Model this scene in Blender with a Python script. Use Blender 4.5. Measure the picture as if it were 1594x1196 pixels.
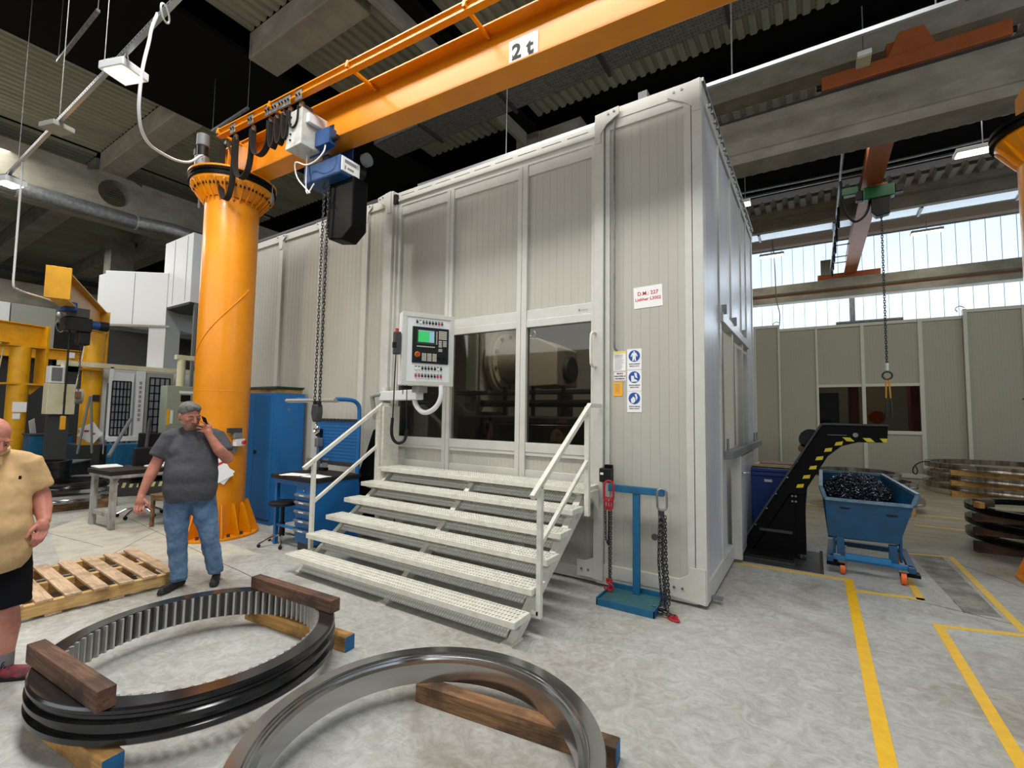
import bpy, math, random
from mathutils import Vector, Matrix
random.seed(7)
PI = math.pi
S = bpy.context.scene
COL = S.collection
for o in list(bpy.data.objects):
    bpy.data.objects.remove(o)

# ------------------------------------------------------------ camera
cam_d = bpy.data.cameras.new('camera')
cam = bpy.data.objects.new('camera', cam_d)
COL.objects.link(cam)
yaw, pitch, roll = -0.57386, 0.06504, 0.01505
fw = Vector((math.sin(yaw)*math.cos(pitch), math.cos(yaw)*math.cos(pitch), math.sin(pitch)))
rt = Vector((math.cos(yaw), -math.sin(yaw), 0))
up = rt.cross(fw)
r2 = rt*math.cos(roll) + up*math.sin(roll)
u2 = -rt*math.sin(roll) + up*math.cos(roll)
cam.matrix_world = Matrix(((r2.x, u2.x, -fw.x, 0), (r2.y, u2.y, -fw.y, 0), (r2.z, u2.z, -fw.z, 1.62), (0, 0, 0, 1)))
cam_d.sensor_fit = 'HORIZONTAL'
cam_d.sensor_width = 36
cam_d.lens = 36*727.25/1594
cam_d.clip_start = 0.05
cam_d.clip_end = 200
S.camera = cam

# ------------------------------------------------------------ view, world, large lights
S.view_settings.view_transform = 'Standard'
S.view_settings.look = 'None'
S.view_settings.gamma = 1
S.view_settings.use_curve_mapping = False
S.view_settings.exposure = -0.08
W = bpy.data.worlds.new('world')
S.world = W
W.use_nodes = True
W.node_tree.nodes['Background'].inputs[0].default_value = (0.80, 0.90, 1.0, 1)
W.node_tree.nodes['Background'].inputs[1].default_value = 1.0


def area(name, loc, size, power, col, rot):
    l = bpy.data.lights.new(name, 'AREA')
    l.shape = 'RECTANGLE'
    l.size, l.size_y = size
    l.energy = power
    l.color = col
    o = bpy.data.objects.new(name, l)
    o.location = loc
    o.rotation_euler = rot
    COL.objects.link(o)
    return o


# area lights standing for window daylight, and unseen lamps under the roof
area('daylight_front', (-3, -8.6, 5.6), (22, 2.6), 640, (0.93, 0.97, 1.0), (math.radians(76), 0, 0))  # stands in for unseen windows assumed behind the camera
area('daylight_back', (3, 23.5, 6.6), (14, 3.6), 560, (0.80, 0.90, 1.0), (math.radians(-80), 0, 0))
area('unseen_overhead_light', (-2.5, 1.15, 7.7), (8, 0.9), 620, (1.0, 0.985, 0.95), (0, 0, 0))
area('unseen_overhead_light', (2.6, 12.4, 7.9), (7, 1.4), 110, (1.0, 0.98, 0.93), (0, 0, 0))
area('unseen_overhead_light', (-13.5, 1.5, 7.7), (5, 2.0), 300, (1.0, 0.99, 0.96), (0, 0, 0))
area('unseen_overhead_light', (-24, 3, 7.6), (7, 3), 420, (1.0, 0.99, 0.96), (0, 0, 0))  # fill light added to lift the dark far left bays
area('daylight_side', (13.6, 7, 6.6), (16, 3.6), 800, (0.78, 0.87, 1.0), (0, math.radians(80), 0))


# ------------------------------------------------------------ materials
def lin(c):
    out = []
    for x in c:
        x = x/255.0
        out.append(x/12.92 if x <= 0.04045 else ((x+0.055)/1.055)**2.4)
    return tuple(out) + (1,)


def nd(nt, t, **kw):
    n = nt.nodes.new(t)
    for k, v in kw.items():
        setattr(n, k, v)
    return n


def mat(name, c, rough=0.5, metal=0.0, c2=None, scale=4.0, detail=4.0, bump=0.0, bscale=60.0, stretch=None, lo=0.35, hi=0.7, rvar=0.0, spec=0.5, coat=0.0, emit=None, es=0.0, trans=0.0, rot=None):
    m = bpy.data.materials.new(name)
    m.use_nodes = True
    nt = m.node_tree
    b = nt.nodes['Principled BSDF']
    b.inputs['Base Color'].default_value = lin(c)
    b.inputs['Roughness'].default_value = rough
    b.inputs['Metallic'].default_value = metal
    b.inputs['Specular IOR Level'].default_value = spec
    b.inputs['Coat Weight'].default_value = coat
    b.inputs['Transmission Weight'].default_value = trans
    if emit:
        b.inputs['Emission Color'].default_value = lin(emit)
        b.inputs['Emission Strength'].default_value = es
    tc = None
    if c2 or bump or rvar:
        tc = nd(nt, 'ShaderNodeTexCoord')
        mp = nd(nt, 'ShaderNodeMapping')
        nt.links.new(tc.outputs['Object'], mp.inputs['Vector'])
        if stretch:
            mp.inputs['Scale'].default_value = stretch
        if rot:
            mp.inputs['Rotation'].default_value = rot
    if c2:
        n = nd(nt, 'ShaderNodeTexNoise')
        n.inputs['Scale'].default_value = scale
        n.inputs['Detail'].default_value = detail
        n.inputs['Roughness'].default_value = 0.6
        nt.links.new(mp.outputs[0], n.inputs['Vector'])
        r = nd(nt, 'ShaderNodeValToRGB')
        r.color_ramp.elements[0].position = lo
        r.color_ramp.elements[1].position = hi
        r.color_ramp.elements[0].color = lin(c)
        r.color_ramp.elements[1].color = lin(c2)
        nt.links.new(n.outputs['Fac'], r.inputs['Fac'])
        nt.links.new(r.outputs[0], b.inputs['Base Color'])
        if rvar:
            mr = nd(nt, 'ShaderNodeMapRange')
            mr.inputs['To Min'].default_value = rough-rvar
            mr.inputs['To Max'].default_value = rough+rvar
            nt.links.new(n.outputs['Fac'], mr.inputs['Value'])
            nt.links.new(mr.outputs[0], b.inputs['Roughness'])
    if bump:
        n2 = nd(nt, 'ShaderNodeTexNoise')
        n2.inputs['Scale'].default_value = bscale
        n2.inputs['Detail'].default_value = 3
        nt.links.new(mp.outputs[0], n2.inputs['Vector'])
        bp = nd(nt, 'ShaderNodeBump')
        bp.inputs['Strength'].default_value = bump
        bp.inputs['Distance'].default_value = 0.01
        nt.links.new(n2.outputs['Fac'], bp.inputs['Height'])
        nt.links.new(bp.outputs[0], b.inputs['Normal'])
    return m


def floor_mat():
    m = bpy.data.materials.new('concrete_floor')
    m.use_nodes = True
    nt = m.node_tree
    b = nt.nodes['Principled BSDF']
    tc = nd(nt, 'ShaderNodeTexCoord')

    def noise(scale, det, rough=0.6, st=(1, 1, 1), dist=0.0, off=(0, 0, 0)):
        mp = nd(nt, 'ShaderNodeMapping')
        mp.inputs['Scale'].default_value = st
        mp.inputs['Location'].default_value = off
        nt.links.new(tc.outputs['Object'], mp.inputs['Vector'])
        n = nd(nt, 'ShaderNodeTexNoise')
        n.inputs['Scale'].default_value = scale
        n.inputs['Detail'].default_value = det
        n.inputs['Roughness'].default_value = rough
        n.inputs['Distortion'].default_value = dist
        nt.links.new(mp.outputs[0], n.inputs['Vector'])
        return n

    def ramp(n, p0, c0, p1, c1):
        r = nd(nt, 'ShaderNodeValToRGB')
        r.color_ramp.elements[0].position = p0
        r.color_ramp.elements[1].position = p1
        r.color_ramp.elements[0].color = lin(c0) if len(c0) == 3 else c0
        r.color_ramp.elements[1].color = lin(c1) if len(c1) == 3 else c1
        nt.links.new(n.outputs['Fac'], r.inputs['Fac'])
        return r

    def mix(a, bb, fac, mode='MIX'):
        x = nd(nt, 'ShaderNodeMix', data_type='RGBA', blend_type=mode)
        nt.links.new(a, x.inputs[6])
        nt.links.new(bb, x.inputs[7])
        if isinstance(fac, float):
            x.inputs[0].default_value = fac
        else:
            nt.links.new(fac, x.inputs[0])
        return x.outputs[2]
    base = ramp(noise(0.55, 6, 0.62, dist=0.6), 0.36, (150, 145, 133), 0.62, (177, 179, 176))
    fine = ramp(noise(9, 8, 0.75, dist=1.5), 0.36, (128, 126, 118), 0.64, (205, 206, 202))
    c = mix(base.outputs[0], fine.outputs[0], 0.42)
    # fine directional scuffs
    sc = ramp(noise(5, 6, 0.7, (1.0, 7, 1), 0.8), 0.55, (0, 0, 0, 1), 0.72, (0.42, 0.42, 0.42, 1))
    light = nd(nt, 'ShaderNodeRGB')
    light.outputs[0].default_value = lin((206, 207, 204))
    c = mix(c, light.outputs[0], sc.outputs[0])
    # oily brown stains
    st = ramp(noise(0.85, 8, 0.68, dist=1.2, off=(3.1, 1.7, 0)), 0.53, (0, 0, 0, 1), 0.68, (0.62, 0.62, 0.62, 1))
    brown = nd(nt, 'ShaderNodeRGB')
    brown.outputs[0].default_value = lin((118, 108, 92))
    c = mix(c, brown.outputs[0], st.outputs[0])
    # small chips and specks
    sp = ramp(noise(38, 3, 0.8), 0.66, (0, 0, 0, 1), 0.75, (0.35, 0.35, 0.35, 1))
    dark = nd(nt, 'ShaderNodeRGB')
    dark.outputs[0].default_value = lin((88, 86, 80))
    c = mix(c, dark.outputs[0], sp.outputs[0])
    # the floor tone turns browner towards the far half of the hall
    sepx = nd(nt, 'ShaderNodeSeparateXYZ')
    nt.links.new(tc.outputs['Object'], sepx.inputs[0])
    mr = nd(nt, 'ShaderNodeMapRange')
    mr.inputs['From Min'].default_value = 6.8
    mr.inputs['From Max'].default_value = 8.2
    mr.inputs['To Max'].default_value = 0.75
    nt.links.new(sepx.outputs['Y'], mr.inputs['Value'])
    far_tone = ramp(noise(1.6, 6, 0.6, (0.5, 2.2, 1)), 0.35, (124, 114, 84), 0.7, (168, 156, 120))
    c = mix(c, far_tone.outputs[0], mr.outputs[0])
    nt.links.new(c, b.inputs['Base Color'])
    rr = nd(nt, 'ShaderNodeMapRange')
    rr.inputs['To Min'].default_value = 0.38
    rr.inputs['To Max'].default_value = 0.7
    n3 = noise(2.5, 5, 0.6)
    nt.links.new(n3.outputs['Fac'], rr.inputs['Value'])
    nt.links.new(rr.outputs[0], b.inputs['Roughness'])
    bp = nd(nt, 'ShaderNodeBump')
    bp.inputs['Strength'].default_value = 0.25
    bp.inputs['Distance'].default_value = 0.004
    n4 = noise(55, 4, 0.7)
    nt.links.new(n4.outputs['Fac'], bp.inputs['Height'])
    nt.links.new(bp.outputs[0], b.inputs['Normal'])
    return m


def wood_mat(name, a, bb, c3, axis='X', sc=7.0, rough=0.75):
    m = bpy.data.materials.new(name)
    m.use_nodes = True
    nt = m.node_tree
    b = nt.nodes['Principled BSDF']
    tc = nd(nt, 'ShaderNodeTexCoord')
    mp = nd(nt, 'ShaderNodeMapping')
    s = {'X': (0.6, 9, 9), 'Y': (9, 0.6, 9), 'Z': (9, 9, 0.6)}[axis]
    mp.inputs['Scale'].default_value = s
    nt.links.new(tc.outputs['Object'], mp.inputs['Vector'])
    n = nd(nt, 'ShaderNodeTexNoise')
    n.inputs['Scale'].default_value = sc
    n.inputs['Detail'].default_value = 6
    n.inputs['Distortion'].default_value = 1.0
    nt.links.new(mp.outputs[0], n.inputs['Vector'])
    r = nd(nt, 'ShaderNodeValToRGB')
    r.color_ramp.elements[0].position = 0.3
    r.color_ramp.elements[0].color = lin(a)
    r.color_ramp.elements[1].position = 0.62
    r.color_ramp.elements[1].color = lin(bb)
    nt.links.new(n.outputs['Fac'], r.inputs['Fac'])
    n2 = nd(nt, 'ShaderNodeTexNoise')
    n2.inputs['Scale'].default_value = 6
    n2.inputs['Detail'].default_value = 8
    nt.links.new(tc.outputs['Object'], n2.inputs['Vector'])
    r2_ = nd(nt, 'ShaderNodeValToRGB')
    r2_.color_ramp.elements[0].position = 0.48
    r2_.color_ramp.elements[0].color = (0, 0, 0, 1)
    r2_.color_ramp.elements[1].position = 0.66
    r2_.color_ramp.elements[1].color = (0.8, 0.8, 0.8, 1)
    nt.links.new(n2.outputs['Fac'], r2_.inputs['Fac'])
    mx = nd(nt, 'ShaderNodeMix', data_type='RGBA')
    mx.inputs[7].default_value = lin(c3)
    nt.links.new(r.outputs[0], mx.inputs[6])
    nt.links.new(r2_.outputs[0], mx.inputs[0])
    nt.links.new(mx.outputs[2], b.inputs['Base Color'])
    b.inputs['Roughness'].default_value = rough
    bp = nd(nt, 'ShaderNodeBump')
    bp.inputs['Strength'].default_value = 0.5
    bp.inputs['Distance'].default_value = 0.006
    nt.links.new(n.outputs['Fac'], bp.inputs['Height'])
    nt.links.new(bp.outputs[0], b.inputs['Normal'])
    return m


def glass_mat(name, tint, mixf, rough=0.03):
    m = bpy.data.materials.new(name)
    m.use_nodes = True
    nt = m.node_tree
    nt.nodes.remove(nt.nodes['Principled BSDF'])
    out = [n for n in nt.nodes if n.type == 'OUTPUT_MATERIAL'][0]
    t = nd(nt, 'ShaderNodeBsdfTransparent')
    t.inputs[0].default_value = lin(tint)
    g = nd(nt, 'ShaderNodeBsdfGlossy')
    g.inputs['Roughness'].default_value = rough
    fr = nd(nt, 'ShaderNodeFresnel')
    fr.inputs[0].default_value = 1.5
    ad = nd(nt, 'ShaderNodeMath', operation='MULTIPLY')
    ad.inputs[1].default_value = mixf
    nt.links.new(fr.outputs[0], ad.inputs[0])
    mx = nd(nt, 'ShaderNodeMixShader')
    nt.links.new(ad.outputs[0], mx.inputs[0])
    nt.links.new(t.outputs[0], mx.inputs[1])
    nt.links.new(g.outputs[0], mx.inputs[2])
    nt.links.new(mx.outputs[0], out.inputs[0])
    return m


M = {}
M['floor'] = floor_mat()
M['concrete'] = mat('precast_concrete', (158, 152, 136), 0.85, c2=(126, 120, 106), scale=1.6, detail=8, bump=0.3, bscale=30, stretch=(1, 1, 1.8))
M['deck'] = mat('roof_deck', (158, 157, 136), 0.7, c2=(134, 132, 112), scale=1.2, detail=5, stretch=(1, 0.3, 1))
M['deck_light'] = mat('roof_deck_edge', (176, 176, 170), 0.6)
M['void'] = mat('black_roofing', (17, 17, 18), 0.95, spec=0.1)  # one even near-black tone for the dark roof strips
M['galv'] = mat('galvanised_steel', (150, 152, 152), 0.45, 0.7, c2=(118, 120, 120), scale=12)
M['rail_steel'] = mat('bright_rail_steel', (190, 194, 198), 0.3, 0.6)
M['panel'] = mat('enclosure_panel', (182, 180, 169), 0.55, c2=(175, 173, 162), scale=2.0, stretch=(1, 1, 0.3), bump=0.05, bscale=260)
M['panel_side_lit'] = mat('enclosure_panel_side_lit', (196, 198, 204), 0.32, 0.0, c2=(182, 184, 190), scale=3, stretch=(1, 1, 0.25), bump=0.08, bscale=40)  # panel paint made paler and bluer: window light on this side in the colour
M['frame'] = mat('enclosure_frame', (202, 201, 193), 0.35, c2=(194, 193, 185), scale=6)
M['white_paint'] = mat('white_painted_steel', (222, 220, 208), 0.4, c2=(196, 192, 178), scale=14, detail=8, lo=0.45, hi=0.8)
M['expanded'] = mat('expanded_steel_guard', (188, 188, 182), 0.5, 0.1)
M['dimple'] = mat('guard_dimple', (236, 235, 226), 0.45)
M['slot'] = mat('dark_slot', (58, 56, 50), 0.9)
M['yellow'] = mat('crane_orange', (226, 140, 2), 0.36, c2=(214, 130, 2), scale=3, bump=0.04, bscale=90, coat=0.1)
M['yellow2'] = mat('jib_yellow', (226, 166, 12), 0.4, c2=(206, 146, 14), scale=5, detail=6, bump=0.04, bscale=90)
M['orange_crane'] = mat('runway_crane_orange', (178, 96, 48), 0.5, c2=(160, 86, 42), scale=4)
M['black'] = mat('black_plastic', (14, 14, 15), 0.5, spec=0.35)
M['rubber'] = mat('black_rubber_belt', (34, 29, 25), 0.7, spec=0.3)
M['blackmetal'] = mat('black_painted_steel', (5, 6, 7), 0.5, spec=0.12)
M['cloth_black'] = mat('black_fabric', (14, 14, 17), 0.95, spec=0.1, bump=0.4, bscale=30)
M['blue'] = mat('blue_lacquer', (24, 104, 168), 0.42, c2=(20, 96, 158), scale=3, bump=0.05, bscale=150)
M['blue_stand'] = mat('blue_stand_paint', (18, 96, 136), 0.5, c2=(14, 84, 120), scale=10)
M['petrol'] = mat('worn_petrol_rubber', (40, 84, 92), 0.6, c2=(52, 96, 100), scale=14)
M['blue_hoist'] = mat('hoist_blue', (26, 72, 128), 0.45, c2=(20, 60, 108), scale=8)
M['blue_bin'] = mat('blue_bin_plastic', (30, 66, 140), 0.45)
M['skip'] = mat('blue_skip_steel', (18, 78, 118), 0.45, c2=(26, 64, 92), scale=5, detail=8, lo=0.4, hi=0.75)
M['skip_lt'] = mat('light_blue_frame', (34, 118, 172), 0.45)
M['skip_rim'] = mat('worn_skip_rim', (126, 150, 168), 0.35, 0.4, c2=(84, 120, 148), scale=20)
M['orange_wheel'] = mat('orange_wheel', (235, 106, 44), 0.45)
M['hazard_yellow'] = mat('hazard_yellow', (226, 204, 34), 0.5)
M['tape'] = mat('yellow_floor_tape', (236, 186, 8), 0.45, c2=(222, 172, 20), scale=14, detail=6)
M['tape_old'] = mat('faded_floor_tape', (226, 184, 62), 0.6, c2=(196, 168, 92), scale=9, detail=8, lo=0.5, hi=0.8)
M['steel'] = mat('machined_steel', (186, 184, 180), 0.26, 0.7)
M['steel_face'] = mat('polished_dark_face', (104, 103, 104), 0.14, 0.9)
M['steel_dark'] = mat('oiled_dark_steel', (70, 70, 72), 0.17, 0.8, c2=(56, 56, 58), scale=4)
M['steel_ring'] = mat('turned_steel_ring', (172, 172, 172), 0.16, 0.95)
M['chrome'] = mat('chrome', (205, 208, 210), 0.12, 1.0)
M['chain'] = mat('steel_chain', (70, 70, 72), 0.4, 0.75)
M['chain_red'] = mat('red_lifting_ring', (176, 24, 44), 0.4, 0.1)
M['wood_pale'] = wood_mat('pale_timber', (206, 164, 92), (178, 130, 68), (120, 88, 52), 'X')
M['wood_brown'] = wood_mat('oil_soaked_timber', (122, 88, 66), (84, 58, 43), (52, 37, 30), 'X')
M['wood_mid'] = wood_mat('stained_timber', (152, 112, 74), (104, 74, 48), (56, 42, 32), 'X')
M['pallet'] = wood_mat('pallet_board', (216, 188, 154), (182, 150, 118), (146, 120, 96), 'X')
M['pallet_y'] = wood_mat('pallet_stringer', (222, 186, 124), (192, 150, 90), (150, 112, 66), 'Y')
M['blue_end'] = mat('blue_painted_end_grain', (14, 98, 150), 0.6, c2=(10, 84, 130), scale=30)
M['grey_machine'] = mat('machine_grey', (150, 150, 140), 0.45)
M['white_machine'] = mat('machine_white', (222, 224, 224), 0.4)
M['cream'] = mat('machine_cream', (208, 202, 176), 0.5, c2=(200, 190, 152), scale=5)
M['green_grey'] = mat('machine_green_grey', (150, 156, 140), 0.5)
M['dark_grey'] = mat('dark_grey', (54, 55, 56), 0.5)
M['mid_grey'] = mat('mid_grey', (112, 114, 116), 0.5)
M['white'] = mat('white_sheet', (232, 232, 230), 0.7)
M['grey_wood'] = wood_mat('grey_painted_wood', (176, 176, 172), (148, 146, 140), (112, 108, 100), 'Z')
M['paper'] = mat('paper', (238, 238, 238), 0.8)
M['glass'] = glass_mat('tinted_glass', (196, 194, 188), 0.75)
M['glass_clear'] = glass_mat('clear_glass', (190, 198, 200), 1.6)
M['red'] = mat('red_plastic', (190, 26, 26), 0.4)
M['green'] = mat('green_plastic', (12, 82, 40), 0.4)
M['amber'] = mat('amber_plastic', (214, 148, 26), 0.4)
M['sign_blue'] = mat('sign_blue', (24, 78, 160), 0.5)
M['sign_red'] = mat('sign_red', (196, 50, 52), 0.5)
M['sign_orange'] = mat('sign_orange', (244, 172, 20), 0.5)
M['sign_yellow'] = mat('sign_yellow', (240, 224, 110), 0.5)
M['ink'] = mat('ink', (30, 30, 34), 0.7)
M['ink_grey'] = mat('grey_print', (130, 130, 132), 0.7)
M['screen'] = mat('lit_screen', (40, 160, 80), 0.4, emit=(60, 190, 100), es=0.55)
M['screen_blue'] = mat('lit_screen_side', (120, 160, 170), 0.4, emit=(130, 170, 180), es=0.5)
M['lamp'] = mat('led_panel', (255, 250, 230), 0.4, emit=(255, 240, 205), es=14.0)
M['tube_lamp'] = mat('led_tube', (255, 250, 230), 0.4, emit=(255, 246, 222), es=6.0)
M['swarf'] = mat('steel_swarf', (92, 98, 108), 0.25, 0.95)
M['skin'] = mat('skin', (188, 126, 104), 0.5, c2=(172, 104, 86), scale=16, detail=4, spec=0.4)
M['skin2'] = mat('skin_pink', (206, 142, 122), 0.5, c2=(188, 116, 100), scale=14, detail=4, spec=0.4)
M['hair'] = mat('greying_hair', (122, 118, 114), 0.7, c2=(62, 59, 57), scale=70, detail=6, bump=0.9, bscale=120)
M['stubble'] = mat('grey_stubble', (158, 136, 124), 0.8, c2=(124, 110, 104), scale=160, detail=2)
M['tshirt'] = mat('grey_marl_tshirt', (84, 84, 89), 0.9, c2=(74, 74, 79), scale=60, spec=0.15, bump=0.25, bscale=9)
M['polo'] = mat('beige_polo', (206, 172, 126), 0.9, c2=(196, 161, 115), scale=30, spec=0.15, bump=0.25, bscale=9)
M['jeans'] = mat('blue_denim', (116, 144, 174), 0.9, c2=(66, 92, 126), scale=9, detail=8, spec=0.15, bump=0.5, bscale=12)
M['shorts'] = mat('black_shorts', (22, 22, 25), 0.9, spec=0.15, bump=0.3, bscale=14)
M['shoe'] = mat('black_shoe', (22, 22, 24), 0.6)
M['trainer'] = mat('red_trainer', (150, 44, 54), 0.6, c2=(60, 54, 56), scale=26)
M['sock'] = mat('grey_sock', (128, 126, 126), 0.9)
M['window'] = mat('backlit_polycarbonate', (220, 232, 244), 0.35, emit=(206, 228, 250), es=1.32)
M['grid_pane'] = mat('machine_window', (120, 124, 134), 0.2, c2=(150, 154, 162), scale=3)


# ------------------------------------------------------------ mesh builder
class MB:
    def __init__(s):
        s.v, s.f, s.sm = [], [], []

    def add(s, vs, fs, smooth=False):
        n = len(s.v)
        s.v += [tuple(v) for v in vs]
        for f in fs:
            s.f.append([i+n for i in f])
            s.sm.append(smooth)
        return s

    def box(s, x0, x1, y0, y1, z0, z1):
        v = [(x, y, z) for z in (z0, z1) for y in (y0, y1) for x in (x0, x1)]
        return s.add(v, [(0, 2, 3, 1), (4, 5, 7, 6), (0, 1, 5, 4), (2, 6, 7, 3), (0, 4, 6, 2), (1, 3, 7, 5)])

    def obox(s, c, size, rz=0, ry=0, rx=0):
        R = Matrix.Rotation(rz, 3, 'Z') @ Matrix.Rotation(ry, 3, 'Y') @ Matrix.Rotation(rx, 3, 'X')
        c = Vector(c)
        v = [c + R @ Vector((x*size[0]/2, y*size[1]/2, z*size[2]/2)) for z in (-1, 1) for y in (-1, 1) for x in (-1, 1)]
        return s.add(v, [(0, 2, 3, 1), (4, 5, 7, 6), (0, 1, 5, 4), (2, 6, 7, 3), (0, 4, 6, 2), (1, 3, 7, 5)])

    def bar(s, p0, p1, w, h, upv=(0, 0, 1)):
        p0, p1 = Vector(p0), Vector(p1)
        d = (p1-p0).normalized()
        u = Vector(upv)
        if abs(d.dot(u)) > 0.98:
            u = Vector((0, 1, 0))
        sd = d.cross(u).normalized()
        u = sd.cross(d).normalized()
        v = []
        for p in (p0, p1):
            for a, b in ((-1, -1), (1, -1), (1, 1), (-1, 1)):
                v.append(p + sd*a*w/2 + u*b*h/2)
        return s.add(v, [(3, 2, 1, 0), (4, 5, 6, 7), (0, 1, 5, 4), (1, 2, 6, 5), (2, 3, 7, 6), (3, 0, 4, 7)])

    def cyl(s, p0, p1, r0, r1=None, n=12, smooth=True, caps=True):
        r1 = r0 if r1 is None else r1
        p0, p1 = Vector(p0), Vector(p1)
        d = (p1-p0).normalized()
        a = Vector((0, 0, 1)) if abs(d.z) < 0.9 else Vector((1, 0, 0))
        x = d.cross(a).normalized()
        y = d.cross(x)
        v = []
        for p, r in ((p0, r0), (p1, r1)):
            for i in range(n):
                t = 2*PI*i/n
                v.append(p + x*math.cos(t)*r + y*math.sin(t)*r)
        k = len(s.v)
        s.add(v, [(i, (i+1) % n, (i+1) % n+n, i+n) for i in range(n)], smooth)
        if caps:
            s.f.append([k+i for i in reversed(range(n))]); s.sm.append(False)
            s.f.append([k+n+i for i in range(n)]); s.sm.append(False)
        return s

    def tube(s, pts, r, n=8, closed=False, rads=None, flat=None):
        pts = [Vector(p) for p in pts]
        if not closed and 4 <= len(pts) <= 16 and rads is None:
            q = [pts[0]]
            for i in range(len(pts)-1):
                p0, p1, p2, p3 = pts[max(i-1, 0)], pts[i], pts[i+1], pts[min(i+2, len(pts)-1)]
                l1 = (p2-p1).length
                m1 = (p2-p0)*(l1/max(1e-6, (p2-p1).length+(p1-p0).length)) if i else (p2-p1)
                m2 = (p3-p1)*(l1/max(1e-6, (p3-p2).length+(p2-p1).length)) if i < len(pts)-2 else (p2-p1)
                for t in (0.25, 0.5, 0.75, 1.0):
                    q.append((2*t**3-3*t*t+1)*p1+(t**3-2*t*t+t)*m1+(-2*t**3+3*t*t)*p2+(t**3-t*t)*m2)
            pts = q
        m = len(pts)
        rings = []
        prev = None
        for i, p in enumerate(pts):
            if closed:
                d = (pts[(i+1) % m]-pts[i-1])
            else:
                d = pts[min(i+1, m-1)]-pts[max(i-1, 0)]
            d.normalize()
            if prev is None:
                a = Vector((0, 0, 1)) if abs(d.z) < 0.9 else Vector((1, 0, 0))
                x = d.cross(a).normalized()
            else:
                x = (prev-d*prev.dot(d))
                if x.length < 1e-6:
                    x = d.cross(Vector((0, 0, 1)))
                x.normalize()
            prev = x
            y = d.cross(x)
            rr = rads[i] if rads else r
            fl = flat if flat else 1.0
            rings.append([p + x*math.cos(2*PI*k/n)*rr*fl + y*math.sin(2*PI*k/n)*rr for k in range(n)])
        v = [q for ring in rings for q in ring]
        fs = []
        for i in range(m if closed else m-1):
            j = (i+1) % m
            for k in range(n):
                fs.append((i*n+k, i*n+(k+1) % n, j*n+(k+1) % n, j*n+k))
        if not closed:
            fs.append(tuple(reversed(range(n))))
            fs.append(tuple((m-1)*n+k for k in range(n)))
        return s.add(v, fs, True)

    def prism(s, poly, place, d0, d1, smooth=False):
        """poly of (u, v); place(u, v, d) gives the 3D point; closed solid between depths d0 and d1"""
        n = len(poly)
        v = [place(u, w, d0) for u, w in poly] + [place(u, w, d1) for u, w in poly]
        k = len(s.v)
        s.add(v, [(i, (i+1) % n, (i+1) % n+n, i+n) for i in range(n)], smooth)
        s.f.append([k+i for i in reversed(range(n))]); s.sm.append(False)
        s.f.append([k+n+i for i in range(n)]); s.sm.append(False)
        return s

    def lathe(s, prof, n=48, c=(0, 0, 0), closed=False, smooth=True):
        """prof of (r, z); closed joins last to first"""
        m = len(prof)
        v = []
        for i in range(n):
            t = 2*PI*i/n
            for r, z in prof:
                v.append((c[0]+r*math.cos(t), c[1]+r*math.sin(t), c[2]+z))
        fs = []
        for i in range(n):
            j = (i+1) % n
            for k in range(m if closed else m-1):
                l = (k+1) % m
                fs.append((i*m+k, j*m+k, j*m+l, i*m+l))
        return s.add(v, fs, smooth)

    def sphere(s, c, r, n=12, m=8, sc=(1, 1, 1), R=None):
        v = []
        c = Vector(c)
        for j in range(m+1):
            ph = PI*j/m
            for i in range(n):
                t = 2*PI*i/n
                q = Vector((math.sin(ph)*math.cos(t)*r*sc[0], math.sin(ph)*math.sin(t)*r*sc[1], math.cos(ph)*r*sc[2]))
                if R:
                    q = R @ q
                v.append(c+q)
        fs = []
        for j in range(m):
            for i in range(n):
                fs.append((j*n+i, (j+1)*n+i, (j+1)*n+(i+1) % n, j*n+(i+1) % n))
        return s.add(v, fs, True)

    def mesh(s, name, sharp=35):
        me = bpy.data.meshes.new(name)
        me.from_pydata(s.v, [], s.f)
        me.polygons.foreach_set('use_smooth', s.sm)
        if any(s.sm):
            me.set_sharp_from_angle(angle=math.radians(sharp))
        me.update()
        return me

    def build(s, name, m, parent=None, bevel=0.0, kind=None, label=None, loc=None, rz=None):
        me = s.mesh(name)
        if m:
            me.materials.append(M[m] if isinstance(m, str) else m)
        o = bpy.data.objects.new(name, me)
        COL.objects.link(o)
        if parent is not None:
            o.parent = parent
        if bevel:
            b = o.modifiers.new('bevel', 'BEVEL')
            b.width = bevel
            b.segments = 2
            b.limit_method = 'ANGLE'
            b.angle_limit = math.radians(40)
            b.harden_normals = False
        if kind:
            o['kind'] = kind
        if label:
            o['label'] = label
        if loc:
            o.location = loc
        if rz is not None:
            o.rotation_euler = (0, 0, rz)
        return o


def thing(name, label, cat, loc=(0, 0, 0), rz=0.0, group=None):
    o = bpy.data.objects.new(name, None)
    o.empty_display_size = 0.1
    COL.objects.link(o)
    o.location = loc
    o.rotation_euler = (0, 0, rz)
    o['label'] = label
    o['category'] = cat
    if group:
        o['group'] = group
    return o


def tag(o, label, cat, group=None):
    o['label'] = label
    o['category'] = cat
    if group:
        o['group'] = group
    return o


def kids(o):
    return [c for c in bpy.data.objects if c.parent is o]


def dup(o, loc=None, rz=None, label=None, parent=None):
    c = o.copy()
    COL.objects.link(c)
    if parent is not None:
        c.parent = parent
    for k in kids(o):
        dup(k, parent=c)
    if loc is not None:
        c.location = loc
    if rz is not None:
        c.rotation_euler = (0, 0, rz)
    if label:
        c['label'] = label
    return c


def struct(o):
    o['kind'] = 'structure'
    return o


def xz(y):
    return lambda u, w, d: (u, y+d, w)


def yz(x):
    return lambda u, w, d: (x+d, u, w)


def lerp(a, b, t):
    return a+(b-a)*t


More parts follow.
